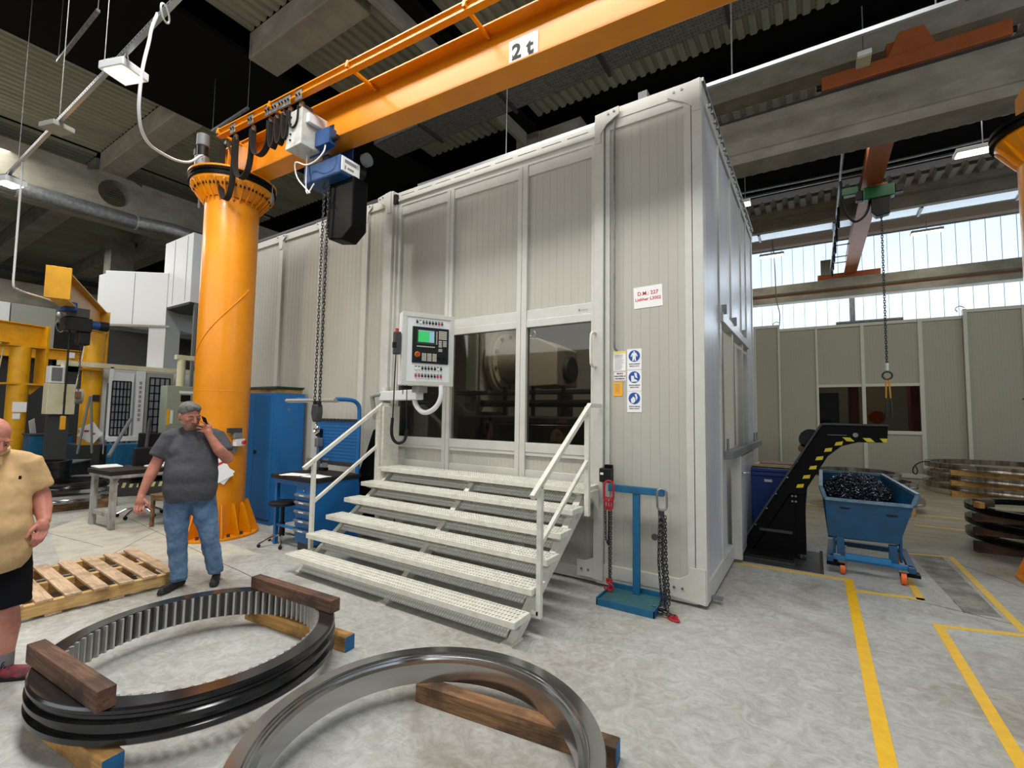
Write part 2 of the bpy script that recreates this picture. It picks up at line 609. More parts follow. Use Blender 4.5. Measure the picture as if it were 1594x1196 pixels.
def text_obj(name, body, size, m, parent, origin, ux, uz, extrude=0.0008, align='CENTER', bold=0.0):
    """flat lettering: origin is a point, ux the reading direction, uz the up direction of the letters"""
    cu = bpy.data.curves.new(name, 'FONT')
    cu.body = body
    cu.size = size
    cu.align_x = align
    cu.align_y = 'CENTER'
    cu.extrude = extrude
    cu.offset = bold
    cu.resolution_u = 3
    tmp = bpy.data.objects.new(name, cu)
    COL.objects.link(tmp)
    bpy.context.view_layer.update()
    me = bpy.data.meshes.new_from_object(tmp.evaluated_get(bpy.context.evaluated_depsgraph_get()))
    bpy.data.objects.remove(tmp)
    ux, uz = Vector(ux).normalized(), Vector(uz).normalized()
    nn = ux.cross(uz)
    me.transform(Matrix(((ux.x, uz.x, nn.x, origin[0]), (ux.y, uz.y, nn.y, origin[1]), (ux.z, uz.z, nn.z, origin[2]), (0, 0, 0, 1))))
    me.materials.clear()
    me.materials.append(M[m])
    me.name = name
    o = bpy.data.objects.new(name, me)
    COL.objects.link(o)
    o.parent = parent
    return o


def chain_links(mb, path, pitch=0.03, r=0.004, w=0.011, seg=8, twist0=0.0):
    """interlocking oval links along a polyline"""
    pts = [Vector(p) for p in path]
    L = [0.0]
    for a, b in zip(pts, pts[1:]):
        L.append(L[-1]+(b-a).length)
    total = L[-1]
    n = max(1, int(total/pitch))
    for i in range(n):
        t = (i+0.5)*total/n
        k = 0
        while k < len(L)-2 and L[k+1] < t:
            k += 1
        f = (t-L[k])/(L[k+1]-L[k])
        p = pts[k].lerp(pts[k+1], f)
        d = (pts[k+1]-pts[k]).normalized()
        a = Vector((0.3, 0.9, 0.1)) if abs(d.y) < 0.9 else Vector((1, 0, 0))
        x = d.cross(a).normalized()
        y = d.cross(x)
        if i % 2:
            x, y = y, -x
        q = twist0
        x, y = x*math.cos(q)+y*math.sin(q), y*math.cos(q)-x*math.sin(q)
        hl = pitch*0.72
        loop = []
        for j in range(seg):
            an = 2*PI*j/seg
            loop.append(p + x*math.cos(an)*w + d*(math.sin(an)*w + (hl-w)*(1 if math.sin(an) > 0 else -1)))
        mb.tube(loop, r, n=4, closed=True)

# ============================================================ SETTING
floor = struct(MB().box(-36, 14, -9, 25, -0.2, 0).build('floor', 'floor'))


def strip(name, pts, w, m, zt=0.003, parent=floor):
    for a, b in pts:
        d = Vector((b[0]-a[0], b[1]-a[1], 0)).normalized()
        sd = Vector((-d.y, d.x, 0))*w/2
        A, B = Vector((a[0], a[1], 0))-d*w/2, Vector((b[0], b[1], 0))+d*w/2
        q = [A+sd, A-sd, B-sd, B+sd]
        mb = MB()
        mb.add([(p.x, p.y, -0.002) for p in q]+[(p.x, p.y, zt) for p in q], [(3, 2, 1, 0), (4, 5, 6, 7), (0, 1, 5, 4), (1, 2, 6, 5), (2, 3, 7, 6), (3, 0, 4, 7)])
        mb.build(name, m, parent)


strip('floor_tape', [((0.256, 5.92), (0.256, 0.6))], 0.075, 'tape')
strip('floor_tape', [((0.79, 5.05), (0.79, 0.6))], 0.065, 'tape')
strip('floor_tape', [((-0.73, 5.86), (0.20, 5.92)), ((0.30, 5.60), (0.78, 5.69)), ((0.775, 5.69), (0.775, 7.1)), ((0.83, 5.06), (1.62, 5.30)), ((1.33, 5.30), (1.33, 7.6)), ((0.85, 7.5), (1.26, 7.6))], 0.06, 'tape_old', 0.0025)
strip('floor_tape', [((1.3, 9.6), (7, 9.8)), ((-0.5, 10.6), (7, 10.9))], 0.06, 'tape_old', 0.0025)
# darker repair patch, pit cover frame and cut joints in the slab
mpatch = mat('floor_patch', (112, 112, 102), 0.75, c2=(168, 166, 152), scale=5, detail=9, lo=0.42, hi=0.72)
MB().add([(0.93, 7.6, 0.0022), (1.035, 5.52, 0.0022), (1.27, 5.56, 0.0022), (1.24, 7.7, 0.0022)], [(0, 1, 2, 3)]).build('repair_patch', mpatch, floor)
MB().box(-0.72, 0.02, 5.98, 6.9, -0.01, 0.004).build('pit_cover', mat('pit_cover_steel', (58, 58, 56), 0.5, 0.4, c2=(84, 82, 76), scale=9), floor, bevel=0.002)
MB().box(0.02, 0.05, 5.98, 7.0, -0.01, 0.003).build('pit_joint', 'slot', floor)
crack = MB()
for a, b in (((0.95, 7.6), (1.04, 5.5)), ((0.3, 5.75), (1.6, 5.35)), ((1.3, 7.4), (2.4, 5.4)), ((-10.5, 3.0), (-4.6, 2.55)), ((-7.4, 2.8), (-6.2, 1.7)), ((-1.5, 11.5), (8, 11.9)), ((-14, 1.2), (-7, 2.1))):
    n = 14
    prev = None
    for i in range(n+1):
        t = i/n
        p = Vector((lerp(a[0], b[0], t)+random.uniform(-.012, .012), lerp(a[1], b[1], t)+random.uniform(-.012, .012), 0.0016))
        if prev:
            d = (p-prev).normalized()
            sd = Vector((-d.y, d.x, 0))*0.0035
            crack.add([prev+sd, prev-sd, p-sd, p+sd], [(0, 1, 2, 3)])
        prev = p
crack.build('floor_crack', 'slot', floor, kind='stuff')
# lighter scraped patch by the pallet
MB().add([(-8.6, 2.0, 0.0012), (-6.4, 1.6, 0.0012), (-5.3, 3.0, 0.0012), (-7.6, 3.1, 0.0012), (-9.6, 2.9, 0.0012)], [(0, 1, 2, 3, 4)]).build('scraped_patch', mat('scraped_concrete', (188, 184, 170), 0.8, c2=(166, 160, 146), scale=5, detail=10, lo=0.45, hi=0.7), floor)

# ------------------------------------------------------------ roof
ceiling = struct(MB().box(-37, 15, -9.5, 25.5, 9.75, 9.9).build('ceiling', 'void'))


def deck(x0, x1, y0, y1, z, m='deck', pitch=0.2, amp=0.055, ends=True):
    """trapezoidal sheet, ribs along Y"""
    mb = MB()
    x = x0
    prof = []
    while x < x1:
        prof += [(x, z), (x+pitch*0.45, z), (x+pitch*0.6, z+amp), (x+pitch*0.85, z+amp)]
        x += pitch
    v = [(a, y0, b) for a, b in prof]+[(a, y1, b) for a, b in prof]
    n = len(prof)
    mb.add(v, [(i, i+n, i+1+n, i+1) for i in range(n-1)])
    if ends:
        for yy, s in ((y0, 1), (y1, -1)):
            for i in range(n-1):
                a, b = prof[i], prof[i+1]
                mb.add([(a[0], yy, a[1]), (b[0], yy, b[1]), (b[0], yy, b[1]+0.012), (a[0], yy, a[1]+0.012)], [(0, 1, 2, 3)])
    return mb


for i, (x0, x1, y0, y1, z) in enumerate([(-16, -11.5, -5, 4.15, 8.5), (-16, -11.5, 4.7, 9.0, 8.5), (-8.45, -5.85, -5, 4.15, 8.5), (-8.45, -5.85, 4.7, 9.0, 8.5), (-5.2, 7, -2, 9.0, 8.5), (-36, -16.4, -5, 4.15, 8.5), (-36, -16.4, 4.7, 9, 8.5)]):
    deck(x0, x1, y0, y1, z).build('roof_sheet', 'deck', ceiling)
# corrugated edges over the second bay
deck(-8, 12, 12.75, 13.4, 8.0, 'deck_light', pitch=0.26, amp=0.11).build('roof_sheet', 'deck_light', ceiling)
deck(-8, 12, 15.6, 16.2, 8.0, 'deck_light', pitch=0.30, amp=0.14).build('roof_sheet', 'deck_light', ceiling)
deck(-8, 12, 10.32, 10.6, 7.98, 'deck_light', pitch=0.24, amp=0.06).build('roof_sheet', 'deck_light', ceiling)
MB().box(-8, 12, 9.9, 10.32, 8.0, 8.5).build('concrete_beam', 'concrete', ceiling)
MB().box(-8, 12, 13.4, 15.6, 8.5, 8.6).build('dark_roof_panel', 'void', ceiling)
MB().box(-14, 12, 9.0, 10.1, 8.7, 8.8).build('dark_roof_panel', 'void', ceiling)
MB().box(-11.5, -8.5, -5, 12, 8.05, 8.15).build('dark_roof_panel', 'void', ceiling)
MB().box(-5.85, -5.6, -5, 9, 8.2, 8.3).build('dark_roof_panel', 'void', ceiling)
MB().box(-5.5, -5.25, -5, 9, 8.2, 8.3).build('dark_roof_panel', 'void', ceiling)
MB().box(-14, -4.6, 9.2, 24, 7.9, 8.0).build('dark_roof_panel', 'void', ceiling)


def beam(x0, x1, y0, y1, z0, z1, m='concrete'):
    return MB().box(x0, x1, y0, y1, z0, z1).build('concrete_beam', m, ceiling, bevel=0.02)


# beams along X
beam(-16, -11.5, 4.15, 4.7, 8.0, 8.5)
beam(-8.5, -5.85, 4.15, 4.7, 8.0, 8.5)
beam(-36, -16.4, 4.15, 4.7, 7.9, 8.5)
beam(-36, -16.4, 7.0, 7.7, 7.9, 8.5)
beam(-5.2, 3, 3.2, 3.7, 8.0, 8.5)
beam(-8.5, -5.85, -0.6, -0.1, 8.0, 8.5)
beam(-16, -11.5, -0.6, -0.1, 8.0, 8.5)
beam(-5.6, -5.5, -5, 9, 7.9, 8.3)
# wing beams of the second bay (ledge + web)
for yy, z in ((10.6, 8.0), (16.2, 7.85)):
    MB().prism([(yy, z), (yy+2.1, z), (yy+2.1, z+0.12), (yy+1.5, z+0.5), (yy, z+0.5)], yz(0), -8, 12).build('wing_beam', 'concrete', ceiling)
    MB().box(-8, 12, yy+0.25, yy+0.5, z-0.28, z).build('beam_ledge', 'concrete', ceiling)
MB().box(-8, 12, 18.3, 23.9, 9.45, 9.6).build('dark_roof_panel', mat('brown_roof', (92, 80, 64), 0.85), ceiling)
MB().prism([(22.9, 9.6), (23.95, 9.6), (23.95, 9.22), (23.5, 9.26)], yz(0), -8, 12).build('eaves_beam', mat('eaves', (120, 96, 74), 0.8), ceiling)

# deep girder with round service holes (left)
gx0, gx1 = -16.35, -15.95


def holed(y0, y1, z0, z1, hy, hz, hr, n=20):
    mb = MB()
    outer, inner = [], []
    for i in range(n):
        t = 2*PI*i/n
        c, s_ = math.cos(t), math.sin(t)
        k = min((y1-y0)/2/abs(c) if abs(c) > 1e-6 else 9, (z1-z0)/2/abs(s_) if abs(s_) > 1e-6 else 9)
        outer.append(((y0+y1)/2+c*k, (z0+z1)/2+s_*k))
        inner.append((hy+c*hr, hz+s_*hr))
    v = []
    for x in (gx1, gx0):
        v += [(x, a, b) for a, b in outer]+[(x, a, b) for a, b in inner]
    f = []
    for i in range(n):
        j = (i+1) % n
        f.append((i, j, j+n, i+n))
        f.append((i+2*n, i+3*n, j+3*n, j+2*n))
        f.append((i+n, j+n, j+3*n, i+3*n))
        f.append((i, i+2*n, j+2*n, j))
    return mb.add(v, f)


MB().box(gx0, gx1, -5, 3.9, 6.95, 8.0).build('deep_girder', 'concrete', ceiling)
holed(3.9, 5.1, 6.95, 8.0, 4.5, 7.5, 0.36).build('deep_girder', 'concrete', ceiling)
MB().box(gx0, gx1, 5.1, 22, 6.95, 8.0).build('deep_girder', 'concrete', ceiling)
MB().box(gx0-0.25, gx1+0.25, -5, 22, 6.75, 6.95).build('girder_flange', 'concrete', ceiling, bevel=0.02)
MB().box(-16.9, -16.75, -5, 9, 5.0, 5.12).build('dark_pipe_run', 'blackmetal', ceiling)
# inner crane girder of the main hall, far left
MB().box(-30, -29.6, -5, 24, 5.6, 7.2).build('far_girder', 'concrete', ceiling)

# near runway girder of the second bay
g = MB()
g.prism([(9.5, 7.28), (9.5, 6.62), (9.42, 6.56), (9.42, 6.38), (10.0, 6.38), (10.0, 7.28)], yz(0), -7.2, 12)
g.build('runway_girder', 'concrete', ceiling, bevel=0.015)
MB().box(-7.2, 12, 9.52, 9.62, 7.28, 7.33).build('runway_rail', 'dark_grey', ceiling)
# far runway girder in front of the glazing
g = MB()
g.prism([(22.0, 7.12), (22.0, 6.78), (22.14, 6.72), (22.14, 6.66), (22.0, 6.6), (22.0, 6.4), (22.5, 6.4), (22.5, 7.12)], yz(0), -9, 12)
g.build('runway_girder', 'concrete', ceiling, bevel=0.01)
MB().box(-9, 12, 22.13, 22.15, 6.66, 6.73).build('rust_line', mat('rust', (150, 96, 62), 0.8), ceiling)

# precast columns
MB().box(-6.0, -5.35, 9.3, 10.0, 0, 8.4).build('concrete_column', 'concrete', ceiling, bevel=0.02)
MB().prism([(-5.35, 8.4), (-5.35, 6.5), (-5.0, 6.2), (-4.3, 8.4)], xz(9.3), 0.05, 0.6).build('column_corbel', 'concrete', ceiling)
MB().box(1.34, 1.52, 23.6, 23.9, 0, 9.0).build('window_mullion', 'galv', ceiling)
MB().box(-22.6, -21.9, 6.2, 6.9, 0, 8).build('concrete_column', 'concrete', ceiling)

# ------------------------------------------------------------ walls
struct(MB().box(-36.2, 14.2, 24.0, 24.3, 0, 4.4).build('wall_back', 'concrete'))
struct(MB().box(-36.2, 14.2, 24.0, 24.3, 9.25, 9.9).build('wall_back_upper', 'concrete'))
struct(MB().box(-36.2, -9, 24.0, 24.3, 4.4, 9.25).build('wall_back_left', 'concrete'))
struct(MB().box(-36.3, -36, -9, 24, 0, 9.9).build('wall_left', 'concrete'))
struct(MB().box(14.0, 14.3, -9, 24, 0, 9.9).build('wall_right', 'concrete'))
struct(MB().box(-36.2, 14.2, -9.3, -9.0, 0, 9.9).build('wall_front', 'concrete'))
win = struct(MB().box(-9, 14, 24.02, 24.1, 4.4, 4.46).build('window_1', 'galv'))
pane = None
for i in range(52):
    x = -8.95+i*0.415
    if pane is None:
        mb = MB()
        mb.prism([(0, 0), (0.1, 0.02), (0.3, 0.02), (0.4, 0), (0.4, 0.03), (0, 0.03)], lambda u, w, d: (u, w, d), 4.46, 9.25)
        pane = mb.build('window_pane', 'window', win)
        pane.location = (x, 24.0, 0)
        mb = MB()
        mb.box(-0.016, 0.0, -0.018, 0.03, 4.46, 9.25)
        fin = mb.build('seam_fin', mat('window_seam', (168, 184, 200), 0.5), win)
        fin.location = (x, 24.0, 0)
    else:
        for src in (pane, fin):
            c = src.copy(); COL.objects.link(c); c.location = (x, 24.0, 0)
# daylit band of the right hand wall, outside the frame
win2 = struct(MB().box(13.9, 13.96, -6, 22, 4.35, 4.45).build('window_2', 'galv'))
for i in range(28):
    MB().box(13.9, 13.93, -6+i, -5.03+i, 4.45, 8.6).build('window_pane', 'window', win2)

# ============================================================ MACHINE ENCLOSURE
def ribbed(mb, u0, u1, z0, z1, place, pitch=0.083, gw=0.007, gd=0.0022, t=0.04):
    """sheet face with narrow vertical grooves; place(u, d, z), d grows outwards"""
    n = max(2, int(round((u1-u0)/pitch)))
    p = (u1-u0)/n
    prof = [(u0, 0)]
    for i in range(1, n):
        x = u0+i*p
        prof += [(x-gw/2, 0), (x-gw/4, -gd), (x+gw/4, -gd), (x+gw/2, 0)]
    prof += [(u1, 0), (u1, -t), (u0, -t)]
    k = len(prof)
    v = [place(u, d, z0) for u, d in prof]+[place(u, d, z1) for u, d in prof]
    mb.add(v, [(i, (i+1) % k, (i+1) % k+k, i+k) for i in range(k)])
    return mb


FY = 4.31
enc = thing('machine_enclosure', 'large light grey panelled enclosure with tinted windows behind the white steps', 'enclosure', (-0.79, FY, 0))


def EF(y):  # local placement for front faces: thing origin at corner
    return lambda u, d, z: (u+0.79, y-FY-d, z)


def eb(name, m, x0, x1, y0, y1, z0, z1, bevel=0.004, parent=None):
    return MB().box(x0+0.79, x1+0.79, y0-FY, y1-FY, z0, z1).build(name, m, parent or enc, bevel=bevel)


def bolts(pts, y, parent, r=0.011):
    for x, z in pts:
        MB().cyl((x+0.79, y-FY, z), (x+0.79, y-FY-0.012, z), r, n=8).build('bolt', 'galv', parent)


def plate(poly, y, name='corner_plate', t=0.012):
    return MB().prism([(a+0.79, b) for a, b in poly], lambda u, w, d: (u, y-FY-d, w), 0, t).build(name, 'frame', enc, bevel=0.002)


# --- section A: right hand fixed bay
ribbed(MB(), -1.70, -0.93, 0.20, 4.50, EF(4.335)).build('panel', 'panel', enc)
eb('post', 'frame', -0.95, -0.86, FY, FY+0.1, 0.06, 4.52)
eb('corner_post', 'frame', -0.88, -0.79, FY-0.004, FY+0.1, 0.03, 4.70)
eb('post', 'frame', -1.71, -1.66, FY, FY+0.1, 0.06, 4.60)
eb('post', 'frame', -1.81, -1.715, FY-0.035, FY+0.1, 0.06, 4.62)
eb('top_rail', 'frame', -1.70, -0.87, FY-0.004, FY+0.1, 4.58, 4.70)
eb('top_rail', 'frame', -1.70, -0.93, FY+0.005, FY+0.1, 4.49, 4.585)
eb('bottom_rail', 'frame', -1.78, -0.93, FY-0.004, FY+0.1, 0.09, 0.21)
eb('base_rail', 'frame', -1.80, -0.87, FY+0.004, FY+0.1, 0.02, 0.095)
plate([(-1.10, 0.06), (-0.80, 0.03), (-0.80, 0.33), (-0.93, 0.33), (-0.93, 0.27), (-1.02, 0.215), (-1.10, 0.215)], FY-0.004)
bolts([(-1.06, 0.14), (-0.99, 0.14)], FY-0.014, enc)
plate([(-1.09, 4.67), (-0.80, 4.70), (-0.80, 4.40), (-0.87, 4.40), (-0.87, 4.45), (-0.94, 4.51), (-1.09, 4.60)], FY-0.004)
bolts([(-1.03, 4.635), (-0.96, 4.64)], FY-0.014, enc)
plate([(-1.80, 4.62), (-1.80, 4.36), (-1.74, 4.36), (-1.74, 4.45), (-1.68, 4.53), (-1.55, 4.60), (-1.55, 4.68), (-1.80, 4.66)], FY-0.036)
bolts([(-1.66, 4.63), (-1.60, 4.64)], FY-0.048, enc)
plate([(-1.98, 0.07), (-1.72, 0.07), (-1.72, 0.36), (-1.80, 0.36), (-1.80, 0.26), (-1.90, 0.22), (-1.98, 0.22)], FY-0.02)
bolts([(-1.93, 0.14), (-1.86, 0.14)], FY-0.032, enc)

# --- section B: sliding door bays with windows
YB = FY+0.03
xs = [-4.62, -3.74, -2.69, -1.81]      # bay limits
eb('top_rail', 'frame', -4.70, -1.81, YB-0.02, YB+0.1, 4.40, 4.60)
eb('door_track', 'frame', -4.70, -1.81, YB-0.05, YB+0.02, 4.46, 4.49)
for i, (a, b) in enumerate(((-4.60, -3.80), (-3.69, -2.75), (-2.62, -1.84))):
    ribbed(MB(), a, b, 2.74, 4.30, EF(YB+0.02), pitch=0.087).build('panel', 'panel', enc)
    ribbed(MB(), a-0.01, b+0.01, 1.02, 1.19, EF(YB+0.02), pitch=0.05).build('panel', 'panel', enc)
    ribbed(MB(), a, b, 0.10, 0.93, EF(YB+0.03), pitch=0.05).build('panel', 'panel', enc)
    eb('rail', 'frame', a-0.02, b+0.02, YB-0.008, YB+0.06, 4.28, 4.41)
    eb('rail', 'frame', a-0.03, b+0.03, YB-0.008, YB+0.06, 2.64, 2.76)
    eb('window_rail', 'frame', a-0.03, b+0.03, YB-0.014, YB+0.06, 2.57, 2.65)
    eb('rail', 'frame', a-0.03, b+0.03, YB-0.012, YB+0.06, 1.22, 1.32)
    eb('rail', 'frame', a-0.03, b+0.03, YB-0.004, YB+0.06, 1.18, 1.225)
    eb('rail', 'frame', a-0.03, b+0.03, YB-0.008, YB+0.06, 0.92, 1.03)
    MB().box(a+0.79, b+0.79, YB+0.02-FY, YB+0.028-FY, 1.31, 2.58).build('window_pane', 'glass', enc)
eb('bottom_rail', 'frame', -4.70, -1.75, YB-0.004, YB+0.1, 0.02, 0.13)
for x0, x1 in ((-4.70, -4.60), (-3.80, -3.745), (-3.74, -3.685), (-2.75, -2.692), (-2.688, -2.62), (-1.86, -1.81)):
    eb('post', 'frame', x0, x1, YB-0.022, YB+0.06, 0.93, 4.41)
for x0, x1 in ((-3.80, -3.69), (-2.75, -2.62)):
    eb('post', 'frame', x0, x1, YB+0.0, YB+0.06, 0.1, 0.95)
for i in range(9):
    eb('track_slot', 'slot', -4.62+i*0.31, -4.38+i*0.31, YB-0.022, YB-0.018, 4.545, 4.551, 0)
h = MB()
h.tube([(-1.795+0.79, FY-0.035-FY, 2.43), (-1.795+0.79, -0.10, 2.43), (-1.80+0.79, -0.125, 2.40), (-1.80+0.79, -0.125, 2.13), (-1.795+0.79, -0.10, 2.10), (-1.795+0.79, -0.035, 2.10)], 0.014, 10)
h.build('door_handle', 'white_paint', enc)
text_obj('maker_mark', 'K ——', 0.035, 'ink', enc, (-1.95+0.79, YB-0.016-FY, 2.695), (1, 0, 0), (0, 0, 1))

# --- section C: left hand fixed bays
YC = FY-0.01
cx = [-4.70, -5.28, -6.29, -7.38, -8.42, -9.5]
for a, b in zip(cx[1:], cx):
    a2, b2 = a+0.05, b-(0.12 if b == -4.70 else 0.05)
    ribbed(MB(), a2, b2, 0.2, 4.46, EF(YC+0.03), pitch=0.087).build('panel', 'panel', enc)
    eb('top_rail', 'frame', a2-0.01, b2+0.01, YC-0.0, YC+0.1, 4.44, 4.56)
    eb('bottom_rail', 'frame', a2-0.01, b2+0.01, YC, YC+0.1, 0.04, 0.21)
eb('roof_edge', 'dark_grey', -9.5, -4.72, YC-0.01, YC+0.1, 4.555, 4.60)
for x in cx[1:]:
    eb('post', 'frame', x-0.055, x+0.055, YC-0.012, YC+0.1, 0.04, 4.55)
    plate([(x-0.13, 4.54), (x+0.13, 4.54), (x+0.13, 4.49), (x+0.055, 4.43), (x+0.045, 4.30), (x-0.045, 4.30), (x-0.055, 4.43), (x-0.13, 4.49)], YC-0.014)
    bolts([(x-0.09, 4.51), (x+0.09, 4.51)], YC-0.026, enc)
eb('post', 'frame', -4.84, -4.69, YC-0.06, YC+0.1, 0.04, 4.60)
eb('post', 'frame', -4.69, -4.655, YC-0.02, YC+0.1, 0.04, 4.58)
plate([(-4.97, 4.56), (-4.72, 4.60), (-4.72, 4.30), (-4.79, 4.30), (-4.80, 4.40), (-4.88, 4.46), (-4.97, 4.50)], YC-0.062)
bolts([(-4.93, 4.53), (-4.87, 4.54)], YC-0.074, enc)
eb('cable_gland', 'black', -4.74, -4.64, YC-0.05, YC, 4.42, 4.55)

# --- side face (x = -0.79), facing the aisle
XS = -0.79


def ES(u, d, z):
    return (d, u-FY, z)


def es(name, m, y0, y1, x0, x1, z0, z1, bevel=0.004):
    return MB().box(x0+0.79, x1+0.79, y0-FY, y1-FY, z0, z1).build(name, m, enc, bevel=bevel)


def sidepanel(y0, y1, z0, z1, d=-0.02, pitch=0.06, m='panel_side_lit'):
    ribbed(MB(), y0, y1, z0, z1, lambda u, dd, z: ES(u, dd+d, z), pitch=pitch).build('panel', m, enc)


sidepanel(4.42, 5.20, 0.2, 4.55, pitch=0.045)
sidepanel(5.26, 6.02, 2.72, 4.50)
sidepanel(6.10, 6.95, 2.72, 4.50)
sidepanel(7.03, 7.55, 2.72, 4.50)
sidepanel(7.60, 8.30, 0.2, 4.55, pitch=0.045)
sidepanel(5.26, 5.78, 0.12, 1.18, d=-0.05)
for y0, y1 in ((4.31, 4.42), (5.19, 5.26), (6.02, 6.10), (6.95, 7.03), (7.53, 7.60), (8.30, 8.40)):
    es('post', 'frame', y0, y1, XS-0.1, XS-0.005 if y0 > 4.4 else XS-0.001, 0.05, 4.60)
es('top_rail', 'frame', 4.31, 8.40, XS-0.1, XS+0.002, 4.52, 4.66)
es('bottom_rail', 'frame', 4.31, 5.85, XS-0.1, XS+0.002, 0.03, 0.20)
es('sill', 'frame', 5.22, 7.56, XS-0.08, XS+0.02, 2.62, 2.72)
for y0, y1 in ((5.28, 5.90), (6.12, 6.90), (7.05, 7.5)):
    MB().box(XS-0.13+0.79, XS-0.12+0.79, y0-FY, y1-FY, 1.25, 2.62).build('recessed_panel', 'grey_machine', enc)
es('roof_lip', 'galv', 4.31, 8.40, XS-0.1, XS+0.02, 4.66, 4.70)
mb = MB()
for i in range(26):
    mb.obox((0.012, 0.3+i*0.145, 4.60+0.02*(i % 2)), (0.03, 0.03, 0.03))
mb.build('edge_clip', 'galv', enc, kind='stuff')
# square drain bar across the opening, small door under it
es('cross_bar', 'mid_grey', 5.28, 8.42, XS+0.0, XS+0.085, 1.19, 1.275, bevel=0.003)
for y in (5.34, 7.9, 8.25):
    MB().cyl((0.03, y-FY, 1.27), (0.03, y-FY, 1.40), 0.012, n=8).build('spigot', 'galv', enc)
    MB().cyl((0.03, y-FY-0.03, 1.33), (0.03, y-FY+0.03, 1.33), 0.012, n=8).build('spigot', 'galv', enc)
es('service_door', 'panel', 5.92, 7.30, XS+0.0, XS+0.07, 0.06, 1.17, bevel=0.006)
es('door_edge', 'frame', 5.86, 5.93, XS-0.02, XS+0.085, 0.04, 1.19, bevel=0.004)
es('door_edge', 'frame', 7.26, 7.36, XS-0.02, XS+0.078, 0.05, 1.18, bevel=0.004)
MB().tube([(0.07, 6.02-FY, 0.98), (0.12, 6.02-FY, 0.98), (0.13, 6.14-FY, 0.98)], 0.013, 8).build('door_handle', 'chrome', enc)
es('door_panel', 'panel_side_lit', 6.0, 7.22, XS+0.068, XS+0.074, 0.16, 1.08, bevel=0.002)
for y in (5.3, 6.05, 6.98):
    MB().obox((0.02, y-FY, 2.76), (0.05, 0.03, 0.10)).build('hinge', 'galv', enc)
es('foot_plate', 'galv', 4.47, 4.53, XS, XS+0.09, 0.04, 0.06, bevel=0.002)

# roof, back and floor of the cabin
eb('roof_panel', 'panel', -9.5, -0.87, FY+0.1, 8.40, 4.52, 4.56, 0)
eb('back_panel', 'panel', -9.5, -0.87, 8.34, 8.40, 0, 4.52, 0)
eb('left_end_panel', 'panel', -9.56, -9.5, FY, 8.40, 0, 4.6, 0)
eb('cabin_floor', 'dark_grey', -9.5, -0.9, FY+0.12, 8.30, 0.01, 0.05, 0)
# things fixed to the front: conduit down to the notices, junction boxes on the roof
MB().tube([(-1.605+0.79, -0.02, 4.60), (-1.605+0.79, -0.02, 2.36), (-1.60+0.79, -0.02, 2.27), (-1.585+0.79, 0.0, 2.25)], 0.011, 8).build('conduit', 'galv', enc)
MB().box(-1.38+0.79, -1.29+0.79, 0.02, 0.12, 4.70, 4.79).build('junction_box', 'mid_grey', enc, bevel=0.004)
rl = MB()
rl.bar((-5.6, 5.62, 5.50), (7.5, 5.62, 5.50), 0.045, 0.045)
t = thing('lighting_rail', 'long bright steel lighting rail running level above the grey enclosure', 'rail', (-5.6, 5.62, 5.5))
rl = MB().bar((0, 0, 0), (13.2, 0, 0), 0.042, 0.042).build('rail_profile', 'rail_steel', t)
for x in (1.8, 4.9, 6.65, 9.6):
    MB().cyl((x, 0, 0.02), (x+0.0, 0, 2.9), 0.008, n=6).build('hanger_rod', 'galv', t)
for x in (2.2, 4.4, 6.9, 9.1):
    MB().bar((x, 0.0, -0.035), (x, 0, -0.02), 0.1, 0.02).build('rail_clip', 'galv', t)

# fill lamp added inside the cabin to show the machine behind the glass
l = bpy.data.lights.new('cabin_fill_light', 'AREA')
l.size = 0.8
l.energy = 85
l.color = (1, 0.96, 0.88)
lo = bpy.data.objects.new('cabin_fill_light', l)
lo.location = (-2.9, 5.2, 4.35)
COL.objects.link(lo)
t = thing('added_lamp_housing', 'added flat housing of the fill lamp under the roof inside the windowed enclosure', 'lamp', (-2.9, 5.2, 4.37))  # fitting added to carry the fill lamp
MB().box(-0.45, 0.45, -0.45, 0.45, 0.0, 0.06).build('housing', 'white', t, bevel=0.005)

# ------------------------------------------------------------ gear cutting machine seen through the glass
t = thing('gear_cutting_machine', 'big cream gear cutting machine seen dimly through the enclosure windows', 'machine', (-3.4, 6.6, 0.05))
MB().box(-1.2, 2.2, -1.0, 1.2, 0, 1.55).build('bed', 'dark_grey', t, bevel=0.03)
mh_ = mat('machine_beige', (176, 166, 150), 0.5)
MB().box(-1.28, -1.05, -0.75, 0.5, 1.5, 3.1).build('column', 'green_grey', t, bevel=0.02)
MB().box(-1.02, -0.97, -0.72, 0.3, 1.6, 3.0).build('guide_strip', mh_, t, bevel=0.01)
c = MB(); c.cyl((-0.90, -0.25, 2.42), (-0.80, -0.25, 2.42), 0.52, n=48); c.build('rotary_head', mh_, t, bevel=0.01)
c = MB(); c.cyl((-0.80, -0.25, 2.42), (-0.76, -0.25, 2.42), 0.46, n=48); c.build('head_flange', 'cream', t, bevel=0.006)
for k in range(10):
    a = 2*PI*k/10+0.3
    MB().cyl((-0.77, -0.25+0.41*math.cos(a), 2.42+0.41*math.sin(a)), (-0.735, -0.25+0.41*math.cos(a), 2.42+0.41*math.sin(a)), 0.032, n=8).build('bolt', 'mid_grey', t)
c = MB(); c.cyl((-0.76, -0.25, 2.42), (-0.20, -0.25, 2.42), 0.36, n=40); c.build('cutter_housing', mh_, t, bevel=0.02)
MB().prism([(-0.22, 1.98), (0.30, 2.0), (0.30, 2.56), (0.0, 2.70), (-0.22, 2.74)], xz(-0.62), 0, 0.7).build('motor_housing', mh_, t, bevel=0.02)
